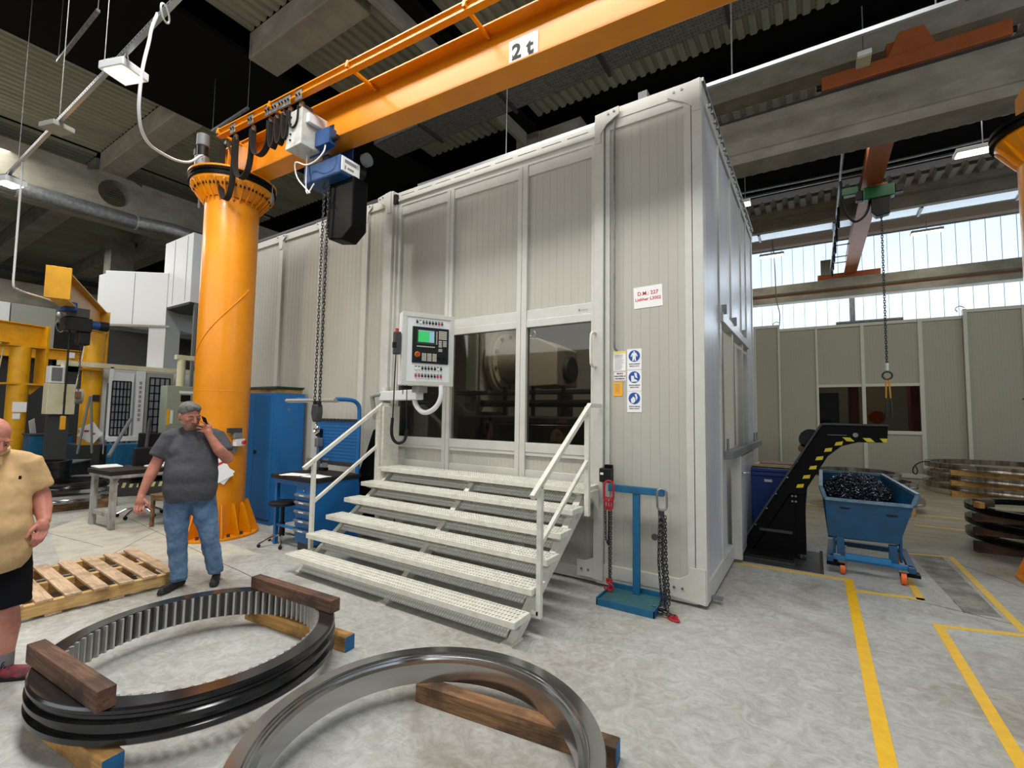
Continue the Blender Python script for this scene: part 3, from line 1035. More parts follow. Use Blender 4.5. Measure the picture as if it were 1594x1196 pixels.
c = MB(); c.cyl((0.28, -0.25, 2.25), (0.38, -0.25, 2.25), 0.20, n=24); c.build('motor_cap', 'dark_grey', t, bevel=0.02)
c = MB(); c.tube([(-0.18+0.045*math.cos(2*PI*i/12), -0.5, 2.80+0.045*math.sin(2*PI*i/12)) for i in range(12)], 0.012, 6, closed=True); c.build('lifting_eye', 'steel', t)
MB().box(-1.3, 1.1, -0.95, -0.75, 1.86, 1.92).build('swarf_guard', 'dark_grey', t, bevel=0.01)
MB().box(-0.35, -0.15, -0.9, -0.7, 1.3, 1.86).build('tool_head', mh_, t, bevel=0.01)
MB().box(0.45, 0.60, -0.9, -0.7, 1.3, 1.86).build('guard_post', 'dark_grey', t, bevel=0.01)
c = MB(); c.cyl((0.3, -1.1, 1.2), (0.3, -1.1, 1.46), 0.8, n=40); c.build('work_table', 'steel_dark', t, bevel=0.01)
for x0, x1 in ((0.78, 1.30), (1.38, 2.1)):
    MB().box(x0*1.0, x1*1.0, 1.62, 1.66, 1.75, 2.62).build('painted_rear_window', mat('painted_rear_window', (176, 190, 214), 0.3), t)  # pale blue colour stands for hall light through the rear windows
for k in range(5):
    MB().cyl((-0.2+k*0.45, -1.2, 1.55), (-0.2+k*0.45, -1.2, 1.95), 0.03, n=8).build('clamp_stud', 'steel_dark', t)
MB().cyl((-0.6, -1.2, 1.72), (2.1, -1.2, 1.72), 0.05, n=10).build('clamp_bar', 'steel_dark', t)
MB().cyl((0.6, -1.35, 1.2), (0.6, -1.35, 1.46), 0.8, n=40).build('work_table', 'steel_dark', t, bevel=0.01)

# ============================================================ STEPS
st = thing('access_steps', 'white steel steps with perforated treads and two handrails up to the enclosure windows', 'steps', (-3.12, 2.8, 0))
X0, X1 = -4.5, -1.76
sx, sy = 3.12, -2.8
for k in range(6):
    y0 = 2.80+0.229*k
    z = 0.19+0.154*k
    dep = 0.215 if k < 5 else 0.335
    tr = MB().box(X0+sx, X1+sx, y0+sy, y0+dep+sy, z-0.048, z).build('tread', 'white_paint', st, bevel=0.004)
    sl = MB()
    rows = 4 if k < 5 else 6
    n = 92
    for r in range(rows):
        yy = y0+0.028+r*(dep-0.056)/(rows-1)
        for i in range(n):
            x = X0+0.03+(i+0.5*(r % 2))*(X1-X0-0.06)/n
            sl.add([(x+sx, yy-0.015+sy, z+0.0006), (x+0.009+sx, yy-0.017+sy, z+0.0006), (x+0.016+sx, yy+0.012+sy, z+0.0006), (x+0.007+sx, yy+0.014+sy, z+0.0006)], [(0, 1, 2, 3)])
    sl.build('tread_slot', 'slot', tr, kind='stuff')
    bp = MB()
    for r in range(rows):
        yy = y0+0.028+r*(dep-0.056)/(rows-1)
        for i in range(n):
            x = X0+0.03+(i+0.5*(r % 2)+0.5)*(X1-X0-0.06)/n
            bp.add([(x-0.004+sx, yy-0.014+sy, z), (x+0.005+sx, yy-0.014+sy, z), (x+0.009+sx, yy+0.012+sy, z), (x+sx, yy+0.012+sy, z), (x+0.002+sx, yy-0.004+sy, z+0.006), (x+0.005+sx, yy+0.004+sy, z+0.006)],
                   [(0, 1, 4), (1, 2, 5, 4), (2, 3, 5), (3, 0, 4, 5)])
    bp.build('grip_stud', 'white_paint', tr, kind='stuff')
# stringers
for x in (X0+0.09, -3.12, X1-0.09):
    MB().prism([(2.87, 0), (2.99, 0), (4.22, 0.83), (4.22, 0.905), (4.09, 0.905)], lambda u, w, d, x=x: (x+d+sx, u+sy, w), -0.03, 0.03).build('stringer', 'white_paint', st, bevel=0.003)
    MB().box(x-0.05+sx, x+0.05+sx, 2.83+sy, 2.99+sy, 0, 0.008).build('foot', 'white_paint', st)
    for k in range(6):
        br = MB()
        y0 = 2.80+0.229*k; z = 0.19+0.154*k-0.048
        br.prism([(y0+0.01, z), (y0+0.2, z), (y0+0.2, z-0.012), (y0+0.13, z-0.05)], lambda u, w, d, x=x: (x+d+sx, u+sy, w), -0.028, 0.028)
        br.build('tread_bracket', 'white_paint', st)
# inclined expanded-metal guard behind the treads, one sheet per gap
dirv = Vector((0, 0.229, 0.154)); 
for k in range(6):
    y0 = 2.80+0.229*k+0.15
    z0 = 0.19+0.154*k-0.154-0.005
    g = MB()
    a = Vector((X0+0.13+sx, y0-0.052+sy, z0+0.0 if k else 0.02))
    b = Vector((X1-0.13+sx, y0-0.052+sy, z0+0.0 if k else 0.02))
    upd = Vector((0, 0.10, 0.110 if k else 0.118))
    g.add([a, b, b+upd, a+upd, a+Vector((0, 0.01, 0)), b+Vector((0, 0.01, 0)), b+upd+Vector((0, 0.01, 0)), a+upd+Vector((0, 0.01, 0))], [(0, 1, 2, 3), (7, 6, 5, 4), (0, 4, 5, 1), (3, 2, 6, 7)])
    sh = g.build('guard_sheet', 'expanded', st)
    dm = MB()
    n = 96
    ud = upd.normalized()
    nrm = Vector((0, -ud.z, ud.y))
    for r in range(4):
        for i in range(n):
            p = a+Vector(((i+0.25+0.5*(r % 2))*(b.x-a.x)/n, 0, 0))+upd*((r+0.5)/4)
            w, hgt = 0.0105, 0.020
            sk = Vector((0.006, 0, 0))
            dm.add([p-ud*hgt-sk, p+Vector((w, 0, 0)), p+ud*hgt+sk, p-Vector((w, 0, 0)), p+nrm*0.012], [(0, 1, 4), (1, 2, 4), (2, 3, 4), (3, 0, 4)])
    dm.build('guard_dimple', 'dimple', sh, kind='stuff')
# handrails
for x in (X0, X1+0.03):
    hr = MB()
    hr.bar((x+sx, 2.97+sy, 1.02), (x+sx, 4.0+sy, 1.715), 0.04, 0.04)
    hr.bar((x+sx, 3.985+sy, 1.715), (x+sx, 4.25+sy, 1.715), 0.04, 0.04)
    hr.build('handrail', 'white_paint', st, bevel=0.004)
    MB().bar((x+sx, 3.10+sy, 0.66), (x+sx, 3.95+sy, 1.215), 0.032, 0.032).build('mid_rail', 'white_paint', st, bevel=0.003)
    MB().bar((x+sx, 3.09+sy, 0.13 if x > -3 else 0.02), (x+sx, 3.09+sy, 1.09), 0.04, 0.04).build('rail_post', 'white_paint', st, bevel=0.004)
    MB().bar((x+sx, 3.95+sy, 0.72), (x+sx, 3.95+sy, 1.70), 0.045, 0.045).build('rail_post', 'white_paint', st, bevel=0.004)
    MB().box(min(x, x-0.06*(1 if x > -3 else -1))+sx, max(x, x-0.06*(1 if x > -3 else -1))+sx, 3.07+sy, 3.12+sy, 0.15, 0.18).build('rail_bracket', 'white_paint', st)
MB().box(X0-0.01+sx, X0+0.06+sx, 3.98+sy, 4.24+sy, 0.3, 1.70).build('side_plate', 'white_paint', st, bevel=0.004)
MB().box(X0+sx, X0+0.08+sx, 3.94+sy, 4.02+sy, 0.3, 0.95).build('platform_leg', 'white_paint', st, bevel=0.003)
MB().prism([(3.98, 0.92), (4.24, 0.92), (4.24, 0.72), (4.14, 0.84), (3.98, 0.88)], lambda u, w, d: (X1+d+sx, u+sy, w), 0.0, 0.02).build('platform_gusset', 'white_paint', st)

# ------------------------------------------------------------ control pendant on its arm
pn = thing('operator_console', 'white machine control box with green screen, keys and buttons above the steps', 'control panel', (-3.77, 3.60, 1.925), math.atan2(0.52, 0.295))
# local: X along the face (left to right seen from the front), Y into the box, Z up
PW, PH = 0.60, 0.81
MB().box(0, PW, 0, 0.14, 0, PH).build('housing', 'white_machine', pn, bevel=0.008)
for a in ((0, PW, -0.012, 0.0, PH-0.05, PH), (0, PW, -0.012, 0, 0, 0.05), (0, 0.05, -0.012, 0, 0.05, PH-0.05), (PW-0.05, PW, -0.012, 0, 0.05, PH-0.05)):
    MB().box(*a).build('bezel', 'frame', pn, bevel=0.003)
MB().box(0.115, 0.535, -0.014, 0, 0.25, 0.655).build('keypad_plate', 'black', pn, bevel=0.003)
MB().box(0.165, 0.375, -0.018, -0.012, 0.465, 0.625).build('screen_bezel', 'dark_grey', pn, bevel=0.002)
sc = MB().box(0.178, 0.30, -0.0195, -0.017, 0.485, 0.605).build('screen', 'screen', pn)
MB().box(0.178, 0.36, -0.0195, -0.017, 0.606, 0.616).build('screen_band', 'screen_blue', pn)
MB().box(0.302, 0.36, -0.0195, -0.017, 0.485, 0.604).build('screen_band', 'screen_blue', pn)
keys = MB()


def keyblock(x0, x1, z0, z1, nx, nz):
    for i in range(nx):
        for j in range(nz):
            a = x0+(x1-x0)*i/nx
            b = z0+(z1-z0)*j/nz
            keys.box(a, a+(x1-x0)/nx*0.78, -0.018, -0.013, b, b+(z1-z0)/nz*0.76)


keyblock(0.415, 0.512, 0.53, 0.63, 6, 5)
keyblock(0.415, 0.455, 0.44, 0.52, 3, 4)
keyblock(0.467, 0.512, 0.45, 0.52, 3, 4)
keyblock(0.415, 0.46, 0.39, 0.425, 3, 2)
keyblock(0.165, 0.375, 0.43, 0.445, 10, 1)
keyblock(0.385, 0.40, 0.47, 0.62, 1, 8)
keyblock(0.225, 0.278, 0.275, 0.365, 3, 5)
keyblock(0.287, 0.338, 0.275, 0.365, 3, 5)
keyblock(0.347, 0.396, 0.275, 0.365, 3, 5)
keys.build('key', mat('keys', (196, 192, 178), 0.5), pn, kind='stuff')
MB().cyl((0.172, -0.012, 0.345), (0.172, -0.02, 0.345), 0.03, n=20).build('stop_collar', 'amber', pn)
MB().cyl((0.172, -0.02, 0.345), (0.172, -0.045, 0.345), 0.019, n=16).build('emergency_stop', 'red', pn)
for x in (0.432, 0.487):
    MB().cyl((x, -0.012, 0.325), (x, -0.035, 0.325), 0.018, n=16).build('dial', 'black', pn)


def buttons(z, xs_, cols):
    for x, c in zip(xs_, cols):
        if c is None:
            continue
        MB().box(x-0.012, x+0.012, -0.002, 0.0, z-0.004, z+0.03).build('button_label', 'ink_grey', pn)
        MB().cyl((x, 0, z), (x, -0.016, z), 0.0115, n=12).build('button', c, pn)


bx = [0.165+0.036*i for i in range(9)]
buttons(0.705, bx, ['black', 'white', 'green', 'green', 'black', 'black', 'black', 'red', 'green'])
buttons(0.19, bx, ['white', 'white', 'black', 'black', 'black', 'black', 'black', 'white', 'black'])
buttons(0.105, bx, ['red', 'red', 'black', 'black', 'black', 'black', 'black', 'red', 'red'])
# hand-held unit clipped to its left side
MB().box(-0.085, -0.01, -0.01, 0.06, 0.33, 0.58).build('handheld_unit', 'dark_grey', pn, bevel=0.012)
MB().cyl((-0.05, 0.02, 0.58), (-0.05, 0.02, 0.615), 0.02, n=12).build('handheld_button', 'red', pn)
MB().box(-0.10, -0.06, -0.02, 0.02, 0.40, 0.46).build('handheld_switch', 'black', pn, bevel=0.004)
MB().tube([(-0.055, 0.02, 0.33), (-0.06, 0.02, 0.1), (-0.065, 0.02, -0.2), (-0.07, 0.02, -0.38)], 0.007, 6).build('cable', 'black', pn)
MB().tube([(-0.07, 0.02, -0.36), (-0.075, 0.02, -0.52), (-0.05, 0.02, -0.60), (0.0, 0.02, -0.635), (0.06, 0.02, -0.61), (0.085, 0.02, -0.54), (0.088, 0.02, -0.49)], 0.017, 10).build('hose', 'black', pn)
MB().tube([(0.088, 0.02, -0.5), (0.08, 0.03, -0.25), (0.078, 0.03, 0.0)], 0.005, 6).build('cable', 'black', pn)
MB().tube([(0.04, 0.05, -0.1), (0.04, 0.05, 0.0)], 0.005, 6).build('cable', 'black', pn)

ar = thing('support_arm', 'white pivoting arm with curved hose carrying the control box', 'arm', (-4.72, 4.22, 1.83))
MB().bar((0.0, -0.02, 0), (0.95, -0.32, 0.0), 0.1, 0.12).build('arm_tube', 'white_machine', ar, bevel=0.01)
MB().cyl((0.02, 0, -0.13), (0.02, 0, 0.12), 0.055, n=16).build('pivot', 'frame', ar)
MB().bar((-0.08, 0.0, -0.09), (0.1, -0.08, -0.09), 0.05, 0.03).build('bracket', 'frame', ar)
MB().tube([(-0.12, -0.02, -0.30), (-0.13, -0.08, -0.02), (-0.1, -0.08, 0.01), (0.05, -0.05, 0.03)], 0.03, 10).build('curved_tube', 'grey_machine', ar)
MB().tube([(1.25, -0.3, 0.1), (1.25, -0.3, -0.03), (1.18, -0.3, -0.14), (1.06, -0.3, -0.20), (0.94, -0.28, -0.19), (0.84, -0.27, -0.11), (0.80, -0.26, 0.0)], 0.028, 10).build('curved_hose', 'white_machine', ar)
MB().box(0.92, 1.02, -0.42, -0.27, 0.02, 0.1).build('mount_block', 'grey_machine', ar, bevel=0.005)

# ============================================================ BIG ORANGE JIB CRANE
jd = Vector((0.9986, 0.053, 0)); jp = Vector((0.053, -0.9986, 0))


def J(s, o, z):
    v = jd*s+jp*o+Vector((0.05, 0.07, 0))
    return (v.x, v.y, z)


def jbox(s0, s1, o0, o1, z0, z1, mb=None):
    mb = mb or MB()
    v = [J(s, o, z) for z in (z0, z1) for o in (o1, o0) for s in (s0, s1)]
    return mb.add(v, [(0, 2, 3, 1), (4, 5, 7, 6), (0, 1, 5, 4), (2, 6, 7, 3), (0, 4, 6, 2), (1, 3, 7, 5)])


cr = thing('jib_crane', 'tall orange pillar jib crane whose long beam marked 2 t crosses above the enclosure', 'crane', (-6.65, 3.15, 0))
MB().cyl((0, 0, 0.0), (0, 0, 0.03), 0.51, n=48).build('base_flange', 'yellow', cr, bevel=0.004)
MB().lathe([(0.325, 0.02), (0.325, 4.42)], 64).build('column', 'yellow', cr)
sp = MB()
sp.tube([(0.327*math.cos(a), 0.327*math.sin(a), 2.35+(a-math.radians(-100))*0.42) for a in [math.radians(-140+i*6) for i in range(28)]], 0.006, 5)
sp.build('weld_seam', 'yellow', cr)
sp = MB(); sp.lathe([(0.3255, 1.86), (0.3275, 1.868), (0.3255, 1.876)], 48); sp.build('weld_seam', 'yellow', cr)
for i in range(16):
    a = 2*PI*i/16+0.1
    c, s_ = math.cos(a), math.sin(a)
    MB().prism([(0.33, 0.03), (0.49, 0.03), (0.49, 0.07), (0.37, 0.42), (0.33, 0.42)], lambda u, w, d: (u*c-d*s_, u*s_+d*c, w), -0.008, 0.008).build('gusset', 'yellow', cr)
bo = MB()
for i in range(16):
    a = 2*PI*(i+0.5)/16+0.1
    bo.cyl((0.43*math.cos(a), 0.43*math.sin(a), 0.03), (0.43*math.cos(a), 0.43*math.sin(a), 0.065), 0.022, n=6, smooth=False)
bo.build('anchor_nut', 'dark_grey', cr, kind='stuff')
# flared head
MB().lathe([(0.335, 4.42), (0.345, 4.42), (0.50, 4.60), (0.50, 4.63), (0.3, 4.63)], 64).build('flare', 'yellow', cr)
for i in range(28):
    a = 2*PI*i/28
    c, s_ = math.cos(a), math.sin(a)
    MB().prism([(0.335, 4.36), (0.36, 4.39), (0.50, 4.575), (0.49, 4.62), (0.335, 4.44)], lambda u, w, d: (u*c-d*s_, u*s_+d*c, w), -0.006, 0.006).build('flare_rib', 'yellow', cr)
bo = MB()
for i in range(56):
    a = 2*PI*(i+0.5)/56
    r = 0.452
    z = lerp(4.42, 4.60, (r-0.345)/0.155)
    bo.cyl((r*math.cos(a), r*math.sin(a), z-0.02), (r*math.cos(a), r*math.sin(a), z+0.02), 0.012, n=6)
bo.build('ring_bolt', 'black', cr, kind='stuff')
MB().lathe([(0.3, 4.63), (0.515, 4.63), (0.515, 4.665), (0.50, 4.67), (0.50, 4.69), (0.515, 4.695), (0.515, 4.725), (0.3, 4.725)], 64).build('slewing_ring', 'blackmetal', cr)
tb = MB()
for i in range(110):
    a = 2*PI*i/110
    tb.obox((0.515*math.cos(a), 0.515*math.sin(a), 4.648), (0.012, 0.012, 0.03), rz=a)
tb.build('ring_tooth', 'blackmetal', cr, kind='stuff')
MB().cyl((0, 0, 4.725), (0, 0, 4.75), 0.53, n=64).build('turning_plate', 'yellow', cr, bevel=0.004)
# jib beam (I section)
L0, L1 = -0.30, 8.8
jbox(L0+0.25, L1, -0.13, 0.13, 4.75, 4.768).build('beam_flange', 'yellow', cr, bevel=0.003)
jbox(L0, L1, -0.13, 0.13, 5.235, 5.253).build('beam_flange', 'yellow', cr, bevel=0.003)
jbox(L0, L1, -0.008, 0.008, 4.768, 5.235).build('beam_web', 'yellow', cr)
for s in (-0.28, -0.14, 0.02, 0.34):
    jbox(s, s+0.012, -0.125, 0.125, 4.768, 5.235).build('stiffener', 'yellow', cr)
jbox(0.02, 0.34, 0.10, 0.112, 4.768, 5.235).build('side_plate', 'yellow', cr)
jbox(0.02, 0.34, -0.112, -0.10, 4.768, 5.235).build('side_plate', 'yellow', cr)
# festoon rail on brackets
jbox(0.12, L1, 0.385, 0.40, 5.185, 5.255).build('festoon_rail', 'yellow', cr)
jbox(0.12, L1, 0.36, 0.425, 5.245, 5.258).build('festoon_rail_lip', 'yellow', cr)
jbox(0.12, L1, 0.345, 0.415, 5.175, 5.188).build('festoon_rail_lip', 'yellow', cr)
for s in (0.15, 1.24, 2.57, 4.06, 5.55, 7.0):
    jbox(s, s+0.03, 0.02, 0.44, 5.195, 5.225).build('rail_bracket', 'yellow', cr)
    jbox(s, s+0.03, 0.40, 0.43, 5.225, 5.27).build('bracket_end', 'yellow', cr)
# trolleys and flat cable loops
tx = [0.48, 0.86, 1.21, 1.34, 1.47, 1.58, 1.78]
for s in tx:
    tr = jbox(s-0.055, s+0.055, 0.402, 0.414, 5.12, 5.24).build('cable_trolley', 'galv', cr, bevel=0.003)
    for k in (-0.025, 0.025):
        p, q = J(s+k, 0.414, 5.18), J(s+k, 0.428, 5.18)
        MB().cyl(p, q, 0.013, n=8).build('trolley_bolt', 'black', tr)
    MB().tube([J(s, 0.36, 5.12), J(s, 0.37, 5.05)], 0.03, 8).build('cable_clamp', 'wood_brown', tr)
loops = [(0.20, 0.47, 4.30), (0.50, 0.84, 4.50), (0.87, 1.19, 4.70), (1.22, 1.33, 4.72), (1.35, 1.46, 4.73), (1.48, 1.57, 4.75), (1.60, 1.76, 4.84)]
for a, b, zb in loops:
    n = 20
    mid = []
    for i in range(n+1):
        ang = PI*i/n
        mid.append((lerp(a, b, 0.5)-(b-a)/2*math.cos(ang)*(1+0.12*math.sin(ang)), 5.07-(5.07-zb)*math.sin(ang)**0.55))
    mb = MB()
    vs = []
    for i, (s_, z_) in enumerate(mid):
        s0, z0 = mid[max(i-1, 0)]
        s1, z1 = mid[min(i+1, n)]
        d = Vector((s1-s0, z1-z0)).normalized()
        nn = Vector((-d.y, d.x))*0.006
        for q, o in ((1, 0.335), (1, 0.405), (-1, 0.405), (-1, 0.335)):
            vs.append(J(s_+q*nn.x, o, z_+q*nn.y))
    fs = []
    for i in range(n):
        for k in range(4):
            fs.append((i*4+k, i*4+(k+1) % 4, i*4+4+(k+1) % 4, i*4+4+k))
    fs += [(3, 2, 1, 0), (n*4, n*4+1, n*4+2, n*4+3)]
    mb.add(vs, fs, True)
    mb.build('flat_cable', 'rubber', cr)
MB().tube([J(0.24, 0.37, 5.06), J(0.24, 0.34, 5.14), J(0.2, 0.3, 5.1), J(0.1, 0.2, 5.02)], 0.014, 8).build('cable', 'mid_grey', cr)
# rotation drive
m = MB(); m.cyl((0.03, -0.42, 4.75), (0.03, -0.42, 4.90), 0.085, n=20); m.build('gearbox', 'galv', cr, bevel=0.006)
m = MB(); m.cyl((0.03, -0.42, 4.90), (0.03, -0.42, 5.04), 0.065, n=20); m.build('drive_coupling', 'black', cr)
MB().box(-0.09, -0.03, -0.48, -0.38, 4.93, 5.02).build('terminal_box', 'black', cr, bevel=0.006)
m = MB(); m.cyl((0.03, -0.42, 5.04), (0.03, -0.42, 5.20), 0.075, n=24); m.build('motor', 'mid_grey', cr, bevel=0.01)
# limit switches hanging at the ring
for a in (math.radians(200), math.radians(28)):
    x, y = 0.56*math.cos(a), 0.56*math.sin(a)
    MB().tube([(x*0.92, y*0.92, 4.76), (x, y, 4.72), (x, y, 4.58)], 0.008, 6).build('switch_stem', 'galv', cr)
    MB().cyl((x, y, 4.44), (x, y, 4.58), 0.022, n=10).build('limit_switch', 'mid_grey', cr)
# load sign
sgn = MB()
jbox(4.30, 4.60, 0.009, 0.016, 4.80, 5.08, sgn)
sgn.build('load_sign', 'white', cr)
o = Vector(J(4.44, 0.018, 4.95))
text_obj('lettering', '2 t', 0.20, 'ink', cr, o, jd, (0, 0, 1), bold=0.006)
# serifs, so that the figures read like the stencilled original
sf = MB()
jbox(4.335, 4.345, 0.0165, 0.019, 4.905, 4.935, sf)
jbox(4.405, 4.413, 0.0165, 0.019, 4.885, 4.915, sf)
jbox(4.505, 4.555, 0.0165, 0.019, 4.877, 4.886, sf)
sf.build('lettering_serif', 'ink', cr)

# switch gear and papers on the column face towards the aisle
ang = math.radians(-24)


def CP(a, z, r=0.337):
    return (r*math.cos(a), r*math.sin(a), z)


def cplate(name, a, z0, z1, w, t, m, parent=cr, off=0.337, tilt=0.0):
    c, s_ = math.cos(a), math.sin(a)
    R = Matrix.Rotation(tilt, 3, 'X')
    mb = MB()
    zc, hh = (z0+z1)/2, (z1-z0)/2
    v = []
    for d in (0, t):
        for yy, zz in ((-w/2, -hh), (w/2, -hh), (w/2, hh), (-w/2, hh)):
            q = R @ Vector((0, yy, zz))
            v.append(((off+d)*c-q.y*s_, (off+d)*s_+q.y*c, zc+q.z))
    mb.add(v, [(3, 2, 1, 0), (4, 5, 6, 7), (0, 1, 5, 4), (1, 2, 6, 5), (2, 3, 7, 6), (3, 0, 4, 7)])
    return mb.build(name, m, parent, bevel=0.002)


cplate('lock_bracket', math.radians(0), 1.33, 1.39, 0.17, 0.05, 'dark_grey')
cplate('switch_box', math.radians(5), 1.26, 1.33, 0.10, 0.07, 'mid_grey')
cplate('switch_box', math.radians(9), 1.16, 1.25, 0.12, 0.07, 'white_machine')
MB().cyl(CP(math.radians(14), 1.205, 0.40), CP(math.radians(14), 1.205, 0.44), 0.024, n=14).build('isolator_knob', 'red', cr)
cplate('rating_plate', math.radians(-2), 1.07, 1.15, 0.13, 0.01, 'galv')
pp = thing('column_papers', 'two white sheets hanging on the orange crane column behind the man with the phone', 'papers', (-6.65, 3.15, 0))
cplate('sheet', math.radians(-24), 0.72, 1.02, 0.21, 0.004, 'paper', pp, 0.345, 0.5)
cplate('sheet', math.radians(-22), 0.70, 0.96, 0.20, 0.003, 'paper', pp, 0.339, 0.95)
cplate('sheet_picture', math.radians(-22), 0.93, 0.96, 0.07, 0.001, 'sign_red', pp, 0.350, 0.5)

# ------------------------------------------------------------ electric chain hoist on the jib
ho = thing('chain_hoist', 'blue electric chain hoist with black chain bag hanging under the orange beam', 'hoist', J(2.06, 0, 0))
ho.location = Vector((-6.65, 3.15, 0))+jd*1.86


def hbox(name, s0, s1, o0, o1, z0, z1, m, bevel=0.005):
    return jbox(s0, s1, o0, o1, z0, z1).build(name, m, ho, bevel=bevel)


hbox('trolley_plate', -0.20, 0.20, 0.135, 0.15, 4.60, 4.90, 'blue_hoist')
hbox('trolley_plate', -0.20, 0.20, -0.15, -0.135, 4.60, 4.90, 'blue_hoist')
for s in (-0.12, 0.12):
    for o in (0.08, -0.08):
        MB().cyl(J(s, o, 4.81), J(s, o*1.65, 4.81), 0.05, n=16).build('wheel', 'dark_grey', ho)
hbox('trolley_motor', 0.02, 0.26, 0.15, 0.25, 4.62, 4.80, 'blue_hoist')
MB().cyl(J(0.26, 0.19, 4.68), J(0.33, 0.19, 4.69), 0.03, n=12).build('shaft_end', 'black', ho)
hbox('suspension', -0.05, 0.05, -0.09, 0.09, 4.52, 4.62, 'dark_grey')
hbox('hoist_body', -0.30, 0.34, -0.13, 0.15, 4.30, 4.52, 'blue_hoist', 0.02)
hbox('hoist_cover', 0.34, 0.355, -0.12, 0.14, 4.33, 4.50, 'white', 0.01)
pr = MB()
for o0, o1, z0, z1 in ((-0.07, 0.10, 4.43, 4.47), (-0.09, -0.08, 4.43, 4.48), (-0.03, 0.06, 4.365, 4.39), (0.08, 0.10, 4.355, 4.40)):
    jbox(0.356, 0.3565, o0, o1, z0, z1, pr)
pr.build('worn_print', 'ink_grey', ho)
MB().cyl(J(0.18, -0.3, 4.52), J(0.18, -0.16, 4.52), 0.085, n=24).build('hoist_motor', 'black', ho)
c = MB(); c.cyl(J(0.34, -0.20, 4.60), J(0.40, -0.20, 4.60), 0.075, n=20); c.build('motor_cap', 'mid_grey', ho)
# chain bag
cb = MB()
cb.prism([(0.02, 4.32), (0.42, 4.32), (0.42, 3.72), (0.26, 3.60), (0.02, 3.64), (-0.02, 3.9)], lambda u, w, d: J(u-0.03, d, w), -0.22, 0.0)
cb.build('chain_bag', 'blackmetal', ho, bevel=0.015)
ch = MB()
chain_links(ch, [J(-0.03, 0.06, 4.30), J(-0.09, 0.02, 1.72)], 0.036, 0.0055, 0.013)
chain_links(ch, [J(0.05, 0.06, 4.30), J(-0.01, 0.02, 1.72)], 0.036, 0.0055, 0.013, twist0=0.6)
ch.build('load_chain', 'chain', ho, kind='stuff')
hk = MB()
hk.prism([(-0.09, 1.70), (0.0, 1.70), (0.012, 1.60), (-0.02, 1.50), (-0.07, 1.50), (-0.105, 1.60)], lambda u, w, d: J(u, d, w), -0.02, 0.06)
hk.build('hook_block', 'dark_grey', ho, bevel=0.012)
for s in (-0.085, -0.01):
    MB().cyl(J(s, 0.02, 1.68), J(s, 0.02, 1.74), 0.022, n=10).build('chain_guide', 'black', ho)
hk = MB()
pts = [J(-0.045, 0.02, 1.51), J(-0.045, 0.02, 1.46)]
for i in range(11):
    a = math.radians(80-i*28)
    pts.append(J(-0.045+0.036*math.cos(a), 0.02, 1.415+0.04*math.sin(a)))
hk.tube(pts, 0.013, 10, rads=[0.012, 0.012]+[0.013+0.004*math.sin(PI*i/10) for i in range(10)]+[0.006])
hk.build('hook', 'chrome', ho)
# electrics travelling with the hoist
eb_ = thing('hoist_control_box', 'grey steel switch box with black buttons beside the hoist trolley on the orange beam', 'switch box', (-5.06, 2.93, 4.62))
MB().box(0, 0.30, 0.0, 0.33, 0, 0.43).build('housing', mat('scuffed_grey_box', (196, 196, 190), 0.5, c2=(150, 148, 140), scale=9, detail=8, lo=0.45, hi=0.75), eb_, bevel=0.008)
for z in (0.36, 0.28, 0.16, 0.09):
    MB().cyl((0.10, 0, z), (0.10, -0.012, z), 0.012, n=10).build('button', 'black', eb_)
MB().box(0.03, 0.055, -0.006, 0, 0.16, 0.24).build('latch', 'dark_grey', eb_)
MB().box(0.30, 0.36, 0.05, 0.26, 0.26, 0.37).build('side_box', 'white_machine', eb_, bevel=0.008)
MB().box(0.30, 0.34, 0.2, 0.3, 0.03, 0.18).build('socket', 'grey_machine', eb_, bevel=0.006)
MB().tube([(0.12, 0.2, 0.0), (0.12, 0.2, -0.12), (0.15, 0.18, -0.32), (0.22, 0.16, -0.5), (0.28, 0.2, -0.38)], 0.008, 6).build('cable', 'white_machine', eb_)
MB().tube([(0.36, 0.24, 0.12), (0.46, 0.2, 0.10), (0.52, 0.15, -0.08), (0.46, 0.1, -0.2), (0.3, 0.08, -0.22), (0.12, 0.06, -0.15), (0.10, 0.1, -0.3), (0.3, 0.14, -0.52)], 0.008, 6).build('cable', 'white_machine', eb_)
MB().box(0.1, 0.2, 0.1, 0.2, 0.43, 0.54).build('hanger', 'dark_grey', eb_)

# ------------------------------------------------------------ lighting rail with floodlights, upper left
lr = thing('lighting_rail', 'long bright steel rail with floodlights crossing the upper left corner under the roof', 'rail', (-4.2, 1.56, 5.06))
MB().bar((0.6, 0, 0), (-9.5, 0, 0), 0.04, 0.04).build('rail_profile', 'rail_steel', lr)
sl = MB()
for i in range(150):
    sl.box(0.5-i*0.065, 0.5-i*0.065+0.03, -0.0215, -0.0205, -0.006, 0.006)
sl.build('rail_slot', 'slot', lr, kind='stuff')
for x in (-1.9, -3.35, -5.2, -8):
    MB().cyl((x, 0, 0.02), (x, 0, 3.4), 0.004, n=5).build('hanger_rod', 'galv', lr)


